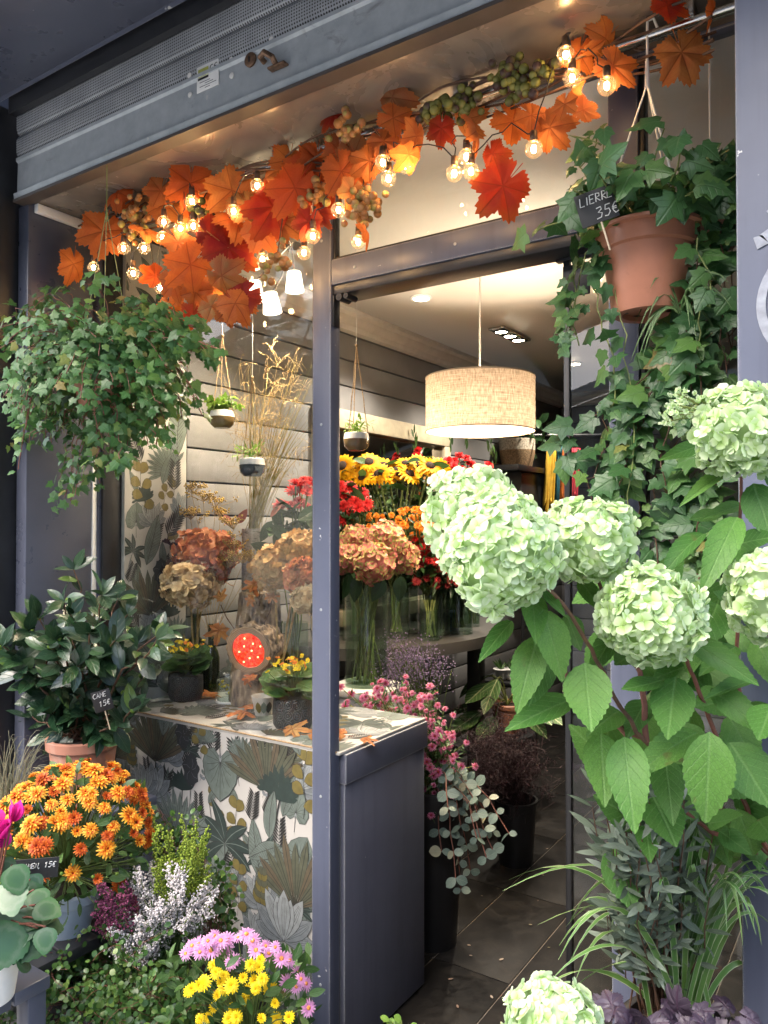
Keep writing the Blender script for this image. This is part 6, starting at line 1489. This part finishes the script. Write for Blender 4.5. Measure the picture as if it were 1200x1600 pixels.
for (u, v, s_) in ((60, 1440, .085), (35, 1410, .09), (15, 1400, .08), (45, 1470, .10), (75, 1420, .06), (20, 1450, .11), (85, 1440, .07), (5, 1480, .10), (40, 1500, .06), (25, 1375, .06), (60, 1405, .055), (-10, 1420, .1), (70, 1470, .05), (10, 1360, .05), (-5, 1440, .09), (50, 1385, .05)):
    e = P(u, v, t=1.6 + rnd.uniform(-.07, .06)); tip = nrm((e - top) * (1, 1, .2) + (0, 0, -.25) + rv(.15)); lv.append((rnd.randrange(2), frame(e - tip * s_ * .5, tip, nrm(CAMP - e) * 1.2 + (0, 0, .6) + rv(.25), s_))); vs.append(curve(top, e - tip * s_ * .5, .02, 5))
HEART = [leaf_t(16, 1.0, .34, .10, .10, .03, pw=.75), leaf_t(16, .92, .36, -.08, .16, .03, .2, pw=.75)]
scatter(cyc, 'leaf', HEART, [k.m], lv); it = []
for (u, v) in ((8, 1310), (18, 1285), (-4, 1290), (2, 1325), (-12, 1310)):
    e = P(u, v, t=1.62); vs.append(curve(top, e, .0, 5))
    for j in range(5): it.append((rnd.randrange(2), frame(e, rv(.5) + (0, 0, 1.0), rv(), rnd.uniform(.035, .05))))
scatter(cyc, 'petal', ROUND, [M['p_mag']], it); stems_obj(cyc, vs, .0022, M['redstem'])
qc = P(52, 1358, t=1.72); fac = nrm(CAMP - qc); slate('price_label', 'black slate label reading CYCLAMEN 15 euros between the cyclamen and chrysanthemum', qc, np.cross((0, 0, 1), fac) + np.array((0, 0, -.08)), (0, 0, 1), .105, .045, [("CYCLAMEN,", -.050, .002, .0105), ("15€", .022, .002, .0115)])
# --- heathers and creeping wire vine on a dark box
hb = P(235, 1480, t=2.0); HZ = .42
bx_ = thing('planter_box', 'dark blue planter box under the heathers and creeping wire vine', 'planter', (hb[0], hb[1], 0))
for (lo, hi, nm) in (((-.32, -.20, 0), (.26, -.18, HZ), 'side_board'), ((-.32, .18, 0), (.26, .20, HZ), 'side_board'), ((-.32, -.179, 0), (-.30, .179, HZ), 'end_board'), ((.24, -.179, 0), (.26, .179, HZ), 'end_board'), ((-.299, -.179, HZ - .06), (.239, .179, HZ - .04), 'soil')):
    sbox(nm, (hb[0] + lo[0], hb[1] + lo[1], lo[2]), (hb[0] + hi[0], hb[1] + hi[1], hi[2]), M['soil'] if nm == 'soil' else M['dark'], bx_)
def heather(label, pxs, ctr, t, mat, stemmat, hsize=.005, beads=110, width=.010, root=None):
    b = P(*ctr, t=t); b[2] = HZ - .03; t_ = thing('heather_plant', label, 'plant', b, 'heathers by the counter'); g = G(); dot = G().ball((0, 0, 0), 1, 5, 3); vs = []; lf = G()
    for (u, v) in pxs:
        e = P(u, v, t=t + rnd.uniform(-.1, .1)); q = curve(b + rv(.025) * (1, 1, 0), e, .03, 9, .006); vs.append(q)
        for j in range(beads):
            s_ = rnd.uniform(.55, 1.0) * 8; a = int(min(7, s_)); p_ = q[a] + (q[a + 1] - q[a]) * (s_ - a) + rv(width * .5); g.join(dot, frame(p_, rv(), rv(), hsize * rnd.uniform(.5, 1.1)))
        for j in range(26):
            s_ = rnd.uniform(.25, .8) * 8; a = int(s_); p_ = q[a] + rv(.008); lf.join(LANCE[0], frame(p_, rv() + (0, 0, .8), rv(), .018))
    stems_obj(t_, vs, .0013, M['stem'], 'stems', 4); g.obj('blossom', [mat], t_, None, 'stuff'); lf.obj('needle_leaf', [stemmat], t_, None, 'stuff')
gs = lambda n, u0, u1, v0, v1: [(rnd.uniform(u0, u1), rnd.uniform(v0, v1)) for _ in range(n)]
wht = petalm('white_heather', [(0, (.62, .60, .62)), (1, (.82, .80, .82))]); pur = petalm('purple_heather', [(0, (.22, .04, .10)), (1, (.44, .14, .26))]); lim = petalm('lime_heather', [(0, (.22, .34, .04)), (1, (.36, .46, .07))])
heather('purple heather behind the white one at the left', gs(20, 145, 215, 1375, 1455), (215, 1500), 2.0, pur, M['green'], .0034)
heather('lime green spiky heather behind the white one', gs(40, 235, 330, 1275, 1390), (280, 1480), 2.03, lim, M['bright'], .0032, 110, .007)
heather('white flowering heather sprawling in front of the lime one', gs(30, 205, 300, 1345, 1440) + gs(38, 155, 265, 1410, 1500) + gs(10, 300, 345, 1370, 1430), (245, 1510), 1.98, wht, M['green'], .0032, 130, .010)
wv = thing('wire_vine', 'mat of tiny round leaved wire vine spilling over the dark box', 'plant', (hb[0], hb[1], HZ)); vs = []; lv = []
for i in range(170):
    b0 = np.array((hb[0] + rnd.uniform(-.28, .26), hb[1] + rnd.uniform(-.18, .05), HZ - .01)); o = np.array((rnd.uniform(-.6, .6), -rnd.uniform(.3, 1), rnd.uniform(.1, .9))); q = vine(b0, o, rnd.uniform(.15, .42), .016, .10, .2); vs.append(q)
    for p_ in q[1:]:
        for _ in range(2): lv.append((rnd.randrange(2), frame(p_ + rv(.010), rv(), nrm(CAMP - p_) + rv(.5) + (0, 0, .5), rnd.uniform(.010, .018))))
for (u, v) in ((215, 1290), (250, 1270), (280, 1300), (255, 1310), (290, 1290), (300, 1320), (240, 1320), (230, 1300), (340, 1400), (350, 1370), (345, 1430)):
    for j in range(4):
        e = P(u + rnd.uniform(-14, 14), v + rnd.uniform(-14, 14), t=2.25); q = curve((hb[0] + .1, hb[1] + .15, HZ), e, .03, 9, .012); vs.append(q)
        for p_ in q[3:]: lv += [(rnd.randrange(2), frame(p_ + rv(.014), rv(), nrm(CAMP - p_) + rv(.5), rnd.uniform(.012, .022))) for _ in range(3)]
stems_obj(wv, vs, .0008, M['redstem'], 'vines', 3); scatter(wv, 'leaf', ROUND, [leafm('wire_vine_leaf', [(0, (.03, .08, .02)), (.6, (.06, .14, .03)), (1, (.16, .26, .05))], .35, .25)], lv, 300)
# --- yellow chrysanthemum with lilac daisies
b = P(390, 1700, t=1.72); YZ = .30; b[2] = YZ
stand('plant_stand', 'low dark stand under the yellow and lilac chrysanthemums', (b[0] - .2, b[1] - .14, 0), (b[0] + .2, b[1] + .16, YZ), M['frame2'])
ym = thing('mixed_chrysanthemum', 'yellow and lilac chrysanthemums in one pot before the counter', 'plant', b + (0, 0, .001))
YP = P(390, 1640, t=1.72)[2] - YZ; potted(ym, b + (0, 0, .001), .075, .10, max(.1, YP), M['black']); top = b + (0, 0, YP)
def by_px(pxs, t, size, temps, mats, nm):
    it = []; vs = []
    for (u, v) in pxs:
        p_ = P(u, v, t=t + rnd.uniform(-.05, .05)); nn = nrm((p_ - dcy) * (1, 1, 1) * 2.2 + nrm(CAMP - p_) * .6 + rv(.15)); it.append((rnd.randrange(len(temps)), frame(p_, np.cross(nn, rv()), nn, size * rnd.uniform(.75, 1.15)))); vs.append(curve(top, p_, .02, 4))
    scatter(ym, nm, temps, mats, it); return vs
dcy = P(385, 1600, t=1.82)
lil = [(300,1478),(312,1488),(325,1470),(335,1462),(345,1470),(352,1482),(365,1500),(372,1465),(385,1460),(400,1485),(415,1478),(420,1490),(360,1505),(372,1505),(330,1485),(440,1498),(452,1500),(448,1535),(465,1520),(478,1537),(463,1542),(482,1575),(395,1470),(310,1475),(355,1468),(290,1490),(470,1530),(430,1480),(340,1478)]
yel = [(333,1508),(338,1520),(345,1535),(352,1542),(362,1540),(380,1528),(392,1508),(407,1500),(405,1512),(398,1532),(400,1545),(410,1530),(385,1548),(422,1545),(300,1545),(312,1540),(318,1535),(335,1575),(312,1592),(358,1592),(408,1592),(430,1568),(432,1592),(382,1560),(340,1555),(325,1590),(365,1575),(296,1550),(350,1525),(452,1590),(370,1590)]
vv = by_px(lil, 1.72, .037, DAISY, [M['p_lil'], M['d_or']], 'lilac_flower') + by_px(yel, 1.66, .032, MUM, [M['p_yel']], 'yellow_flower')
stems_obj(ym, vv, .0014, M['stem']); lv = []
for i in range(520):
    p_ = P(rnd.uniform(262, 485), rnd.uniform(1490, 1680), t=1.74 + rnd.uniform(-.10, .15))
    if np.linalg.norm((p_ - dcy) * (1, 1, .8)) > .26: continue
    lv.append((rnd.randrange(3), frame(p_, rv() + (p_ - dcy) * 3, nrm(CAMP - p_) + rv(.6), rnd.uniform(.025, .04))))
scatter(ym, 'leaf', OVAL, [M['green']], lv, 200)

# ================================================================== right foreground
bench_z = .62
stand('plank_bench', 'dark painted bench under the sedge and hydrangea pots at the right', (-.62, .86, 0), (.30, 1.36, bench_z), M['frame2'])
# --- hydrangea shrub
hb = np.array((.13, 1.08, bench_z + .001)); hy = thing('hydrangea_shrub', 'large hydrangea shrub with pale lime green flower heads at the right', 'shrub', hb)
potted(hy, hb, .11, .14, .24, M['black'])
stm = [[(1215, 1345, 1.25), (1130, 1265, 1.22), (1060, 1205, 1.18), (1010, 1160, 1.15), (960, 1090, 1.10), (925, 1015, 1.06), (880, 945, 1.03), (825, 885, 1.0)], [(1180, 1300, 1.24), (1115, 1140, 1.2), (1085, 1060, 1.15), (1065, 1010, 1.1), (1025, 985, 1.06)], [(1200, 1310, 1.3), (1152, 1060, 1.28), (1155, 900, 1.22), (1158, 745, 1.16)], [(1010, 1160, 1.15), (1000, 1050, 1.15), (960, 960, 1.12), (925, 880, 1.1)], [(1230, 1330, 1.2), (1215, 1100, 1.15), (1200, 970, 1.1)], [(1000, 1150, 1.16), (900, 1100, 1.14), (850, 960, 1.1), (760, 820, 1.06)], [(1215, 1345, 1.3), (1110, 1300, 1.22), (1060, 1255, 1.2), (940, 1100, 1.22)], [(960, 1900, 1.1), (905, 1750, 1.0), (872, 1650, .94)]]
gst = []
for st in stm:
    k_ = np.array([P(u, v, t=t) for u, v, t in st]); q = np.vstack([curve(k_[i], k_[i + 1], 0, 5, .0015)[:-1] for i in range(len(k_) - 1)] + [k_[-1:]])
    if st[0][0] > 1150 or st[0][0] == 1100: q = np.vstack([curve(hb + (rnd.uniform(-.03, .03), rnd.uniform(-.03, .03), .22), q[0], .0, 6, .002)[:-1], q])
    G().tube(q, [.005, .004, .003, .0025], 7).obj('branch', M['redstem'] if len(st) < 6 else M['bark'], hy)
heads = [((738, 800), 1.10, .066, .066, 64), ((782, 862), 1.0, .078, .078, 64), ((918, 845), 1.08, .062, .060, 62), ((1016, 962), 1.02, .070, .066, 64), ((1158, 672), 1.1, .062, .066, 64), ((1196, 930), 1.05, .05, .065, 60), ((866, 1612), .92, .058, .058, 60), ((855, 850), 1.12, .035, .035, 40)]
tot = 0
for (uv_, t, rx, rz, n_) in heads:
    hyd_head(hy, P(uv_[0], uv_[1], t=t), np.array((rx, rx, rz)), int(rx * rx * 74000), .0215, M['p_lime'], limit=42, jitter=.045)
LVS = [((844,917),(881,957),16,1.02),((848,952),(883,1051),50,1.0),((830,925),(840,990),36,1.04),((840,994),(811,1088),50,1.03),((860,1018),(826,1104),36,1.06),((800,970),(754,1022),26,1.05),((896,1092),(800,1127),42,1.05),((914,1035),(923,1143),60,1.0),((938,1145),(945,1245),50,1.08),((975,1151),(988,1270),60,1.0),((1056,1057),(1043,1156),54,1.02),((1109,1143),(1106,1275),72,.98),((1040,1188),(1047,1258),46,1.1),((1020,1245),(1055,1310),58,1.12),((1090,1145),(1010,1182),46,1.05),((1036,1062),(970,1084),28,1.03),((1074,1000),(1172,1052),38,1.05),((1110,1076),(1188,1130),42,1.06),((1183,1062),(1112,1076),22,1.08),((1140,1160),(1205,1255),66,1.02),((1138,1118),(1180,1182),50,1.1),((1206,1100),(1184,1160),46,1.0),((1106,1286),(1166,1280),32,1.1),((1124,1298),(1170,1330),30,1.14),((1008,1290),(1016,1334),32,1.14),((968,1110),(925,1138),40,1.12),((1172,845),(1146,920),26,1.14),((1142,737),(1080,760),22,1.14),((1152,808),(1109,888),46,1.08),((1177,755),(1205,835),50,1.1),((1101,834),(1042,868),32,1.13),((1128,800),(1074,816),20,1.18),((1162,790),(1110,800),20,1.18),((1096,696),(1040,712),22,1.2),((1155,850),(1202,836),30,1.12),((905,905),(940,950),26,1.1),((965,985),(930,1030),34,1.12),((1010,1095),(985,1130),40,1.16),((1060,1130),(1090,1190),50,1.18),((1150,1010),(1100,1040),36,1.16),((1165,960),(1110,930),34,1.18),((1180,1000),(1215,1060),44,1.16),((945,1060),(900,1075),28,1.14),((1090,1200),(1040,1235),50,1.2),((1180,1200),(1130,1250),50,1.2),((885,960),(905,1010),32,1.1),((1000,1010),(960,1045),36,1.16),((1130,880),(1180,900),36,1.2),((1195,690),(1215,770),30,1.15),((1150,1090),(1080,1110),48,1.2),((1185,1280),(1215,1320),50,1.15)]
it = []
for (a, b_, wpx, t) in LVS:
    A = P(*a, t=t + .03); B = P(*b_, t=t - .03 + rnd.uniform(-.03, .02)); L = np.linalg.norm(B - A); W = wpx / FPX * t
    nn = nrm(CAMP - A) + np.array((0, 0, .45)) + rv(.12); it.append((rnd.randrange(3), frame(A, B - A, nn, L * 1.05, W / .48)))
for i in range(78):
    u, v = rnd.uniform(950, 1230), rnd.uniform(900, 1340); A = P(u, v, t=rnd.uniform(1.2, 1.42)); tip = rv(.6) + (0, 0, -.6); it.append((rnd.randrange(3), frame(A, tip, nrm(CAMP - A) + rv(.3) + (0, 0, .5), rnd.uniform(.08, .115))))
scatter(hy, 'leaf', BIGL, [M['hydl']], it)
sd = G(); vs = []
c = P(1118, 655, t=1.12)
for i in range(26):
    e = P(rnd.uniform(1035, 1110), rnd.uniform(615, 660), t=1.12 + rnd.uniform(-.02, .02)); vs.append(curve(c, e, .004, 4)); 
    for _ in range(8): sd.join(FLORET[0], frame(e + rv(.005), rv(), rv(), .008))
stems_obj(hy, vs, .0010, M['stem_pale'], 'bud_stems', 4); sd.obj('bud_spray', [M['p_lime']], hy, None, 'stuff')
q = P(628, 1600, t=1.3); sp_ = thing('green_sprig', 'tip of a pale green sprig at the bottom beside the counter', 'plant', (q[0], q[1], 0)); potted(sp_, np.array((q[0], q[1], 0)), .10, .13, .4, M['black'])
lv = []; vs = []
for i in range(10):
    e = P(628 + rnd.uniform(-22, 22), 1590 + rnd.uniform(0, 30), t=1.3); c_ = curve((q[0], q[1], .38), e, 0, 8, .006); vs.append(c_); lv += leaves_on(c_, 14, .018, ROUND, .9, -.2, .6)
stems_obj(sp_, vs, .0015, M['stem_pale']); scatter(sp_, 'leaf', ROUND, [M['bright']], lv, 120)
# --- variegated sedge
b = P(1065, 1600, t=1.32); b[2] = bench_z + .001
ce_ = thing('variegated_sedge', 'white edged sedge grass in the right foreground', 'plant', b); zt = P(1065, 1560, t=1.32)[2] - .05
potted(ce_, b, .07, .095, max(.1, zt - bench_z), M['black']); root = np.array((b[0], b[1], zt))
k = N('sedge_blade'); sp2 = k.n('SeparateXYZ', {0: k.n('TexCoord').outputs['UV']}); au = k.math('ABSOLUTE', k.math('SUBTRACT', sp2.outputs[0], .5)); col = k.mix(k.ramp(au, [(.39, (0, 0, 0)), (.44, (1, 1, 1))]), k.ramp(k.rand(), [(0, (.08, .19, .04)), (1, (.14, .27, .065))]), (.42, .50, .28)); k.end(k.n('MixShader', {0: .25, 1: k.pbr(col, .4), 2: k.n('BsdfTranslucent', {'Color': col}).outputs[0]}).outputs[0])
arcs = [((1000, 1330), (785, 1392)), ((1010, 1400), (840, 1445)), ((985, 1450), (862, 1530)), ((960, 1350), (795, 1375)), ((1085, 1100), (1085, 1295)), ((1000, 1300), (1000, 1310)), ((1150, 1300), (1145, 1310)), ((1130, 1420), (1205, 1445)), ((1120, 1390), (1205, 1370)), ((1000, 1480), (880, 1560)), ((940, 1500), (850, 1545)), ((1150, 1480), (1210, 1560)), ((1020, 1340), (975, 1420)), ((1100, 1350), (1180, 1400)), ((1040, 1300), (1020, 1330)), ((1110, 1330), (1115, 1335)), ((970, 1420), (900, 1530)), ((1060, 1330), (1050, 1340))]
for i in range(40): a = rnd.uniform(-1.5, 1.5); arcs.append(((1065 + 90 * math.sin(a), 1400 - 60 * math.cos(a) + rnd.uniform(-40, 30)), (1065 + 190 * math.sin(a) * rnd.uniform(.6, 1.1), 1400 - 70 * math.cos(a) + rnd.uniform(-30, 130))))
for (m_, e_) in arcs:
    t_ = 1.3 + rnd.uniform(-.12, .08); B1 = P(*m_, t=t_); E = P(*e_, t=t_ + rnd.uniform(-.1, .05)); A = root + rv(.015) * (1, 1, 0); s_ = np.linspace(0, 1, 14)[:, None]; C1 = B1 * 1.5 - (A + E) * .25
    q = A * (1 - s_) ** 2 + 2 * C1 * s_ * (1 - s_) + E * s_ ** 2; G().blade(q, [.007, .010, .0105, .008, .005, .0005], _r + rv(.25), fold=.15).obj('blade', k.m, ce_, None)
# --- heuchera
b = P(1010, 1660, t=1.15); b[2] = bench_z + .001
he = thing('heuchera_plant', 'dark purple ruffled leaf plant at the bottom right edge', 'plant', b); potted(he, b, .06, .08, .12, M['black']); it = []
for i in range(60): q = P(rnd.uniform(930, 1180), rnd.uniform(1575, 1680), t=1.12 + rnd.uniform(-.1, .15)); it.append((rnd.randrange(3), frame(q, rv() + (0, 0, -.3), nrm(CAMP - q) + (0, 0, .8) + rv(.3), rnd.uniform(.030, .044))))
scatter(he, 'leaf', VINE, [leafm('heuchera_leaf', [(0, (.022, .012, .024)), (.6, (.04, .026, .046)), (1, (.075, .06, .085))], .5, .15, .8, (.035, .012, .03))], it)
# --- olive shrub
b = P(1040, 1500, t=1.45); b[2] = 0.0
ol = thing('olive_shrub', 'silvery olive shrub growing among the sedge grass', 'shrub', b); potted(ol, b, .12, .15, .5, M['terra2']); vs = []; lv = []
for i in range(85):
    e = P(rnd.gauss(1012, 40), rnd.uniform(1225, 1430), t=1.24 + rnd.uniform(-.12, .14)); q = curve(b + (0, 0, .48), e, .03, 9, .007); vs.append(q); lv += leaves_on(q, 16, .042, LANCE, .75, 0, .62, nrm(CAMP - e) + (0, 0, .4))
stems_obj(ol, vs, [.004, .002, .001], M['bark'], 'branches', 4); scatter(ol, 'leaf', LANCE, [M['olive']], lv, 300)
qa = P(1018, 1405, t=1.42); qb = P(1033, 1505, t=1.42); cl_ = thing('plant_care_label', 'long white printed care label hanging in the olive shrub', 'label', qb)
ux_ = nrm(np.cross(qb - qa, nrm(CAMP - qa))); nn = nrm(np.cross(ux_, qa - qb)); MM = np.eye(4); MM[:3, 0] = ux_; MM[:3, 1] = nrm(qa - qb); MM[:3, 2] = nn; MM[:3, 3] = (qa + qb) / 2; hl = np.linalg.norm(qa - qb) / 2
G().bbox((-.012, -hl, -.0005), (.012, hl, .0005), .0002, M=MM).obj('label_card', M['white'], cl_)
for i in range(6): G().bbox((-.008, hl * (.7 - .2 * i), .0006), (.004 + .003 * (i % 2), hl * (.7 - .2 * i) + .003, .001), .0001, M=MM).obj('print_line', M['wallg'], cl_)
# --- pale wooden crate at the right edge
q = P(1192, 1345, t=1.42); cr_ = thing('wooden_crate', 'pale slatted wooden crate standing at the right edge', 'crate', (q[0] + .2, q[1] + .12, 0))
cx0, cy0, cz1 = q[0], q[1] - .02, q[2]
for i in range(7):
    z0 = cz1 - .105 - i * .115
    if z0 < .02: break
    sbox('slat', (cx0 + .001, cy0 - .012, z0), (cx0 + .42, cy0 - .001, z0 + .10), M['wood_pale'], cr_, .003)
    sbox('slat', (cx0 - .012, cy0 + .001, z0), (cx0 - .001, cy0 + .24, z0 + .10), M['wood_pale'], cr_, .003)
for (x, y) in ((cx0, cy0), (cx0 + .39, cy0), (cx0, cy0 + .21), (cx0 + .39, cy0 + .21)): sbox('corner_post', (x, y, 0), (x + .03, y + .03, cz1), M['wood_pale'], cr_, .003)
sbox('painted_band', (cx0 + .001, cy0 - .0145, cz1 - .30), (cx0 + .42, cy0 - .0125, cz1 - .285), plain('green_band', (.05, .32, .22), .5), cr_, .0005)

# --- fallen petals and bits of leaf on the tiles
g = G()
for (u, v) in ((730, 1476), (733, 1492), (826, 1444), (850, 1368), (857, 1326), (755, 1400), (815, 1545), (700, 1530), (770, 1560), (860, 1480), (805, 1330), (840, 1408), (716, 1575), (780, 1500)):
    q = P(u, v, z=.004); q[2] = .004; g.join(OVAL[rnd.randrange(3)], frame(q, (rnd.uniform(-1, 1), rnd.uniform(-1, 1), .05), (0, 0, 1), rnd.uniform(.010, .02)))
o = g.obj('fallen_petals', [leafm('fallen_petal', [(0, (.30, .18, .12)), (.5, (.45, .35, .28)), (1, (.16, .14, .06))], .6, .2)], None, None, 'stuff')
tag(o, 'a few fallen petals and leaf bits scattered on the floor tiles', 'petals')
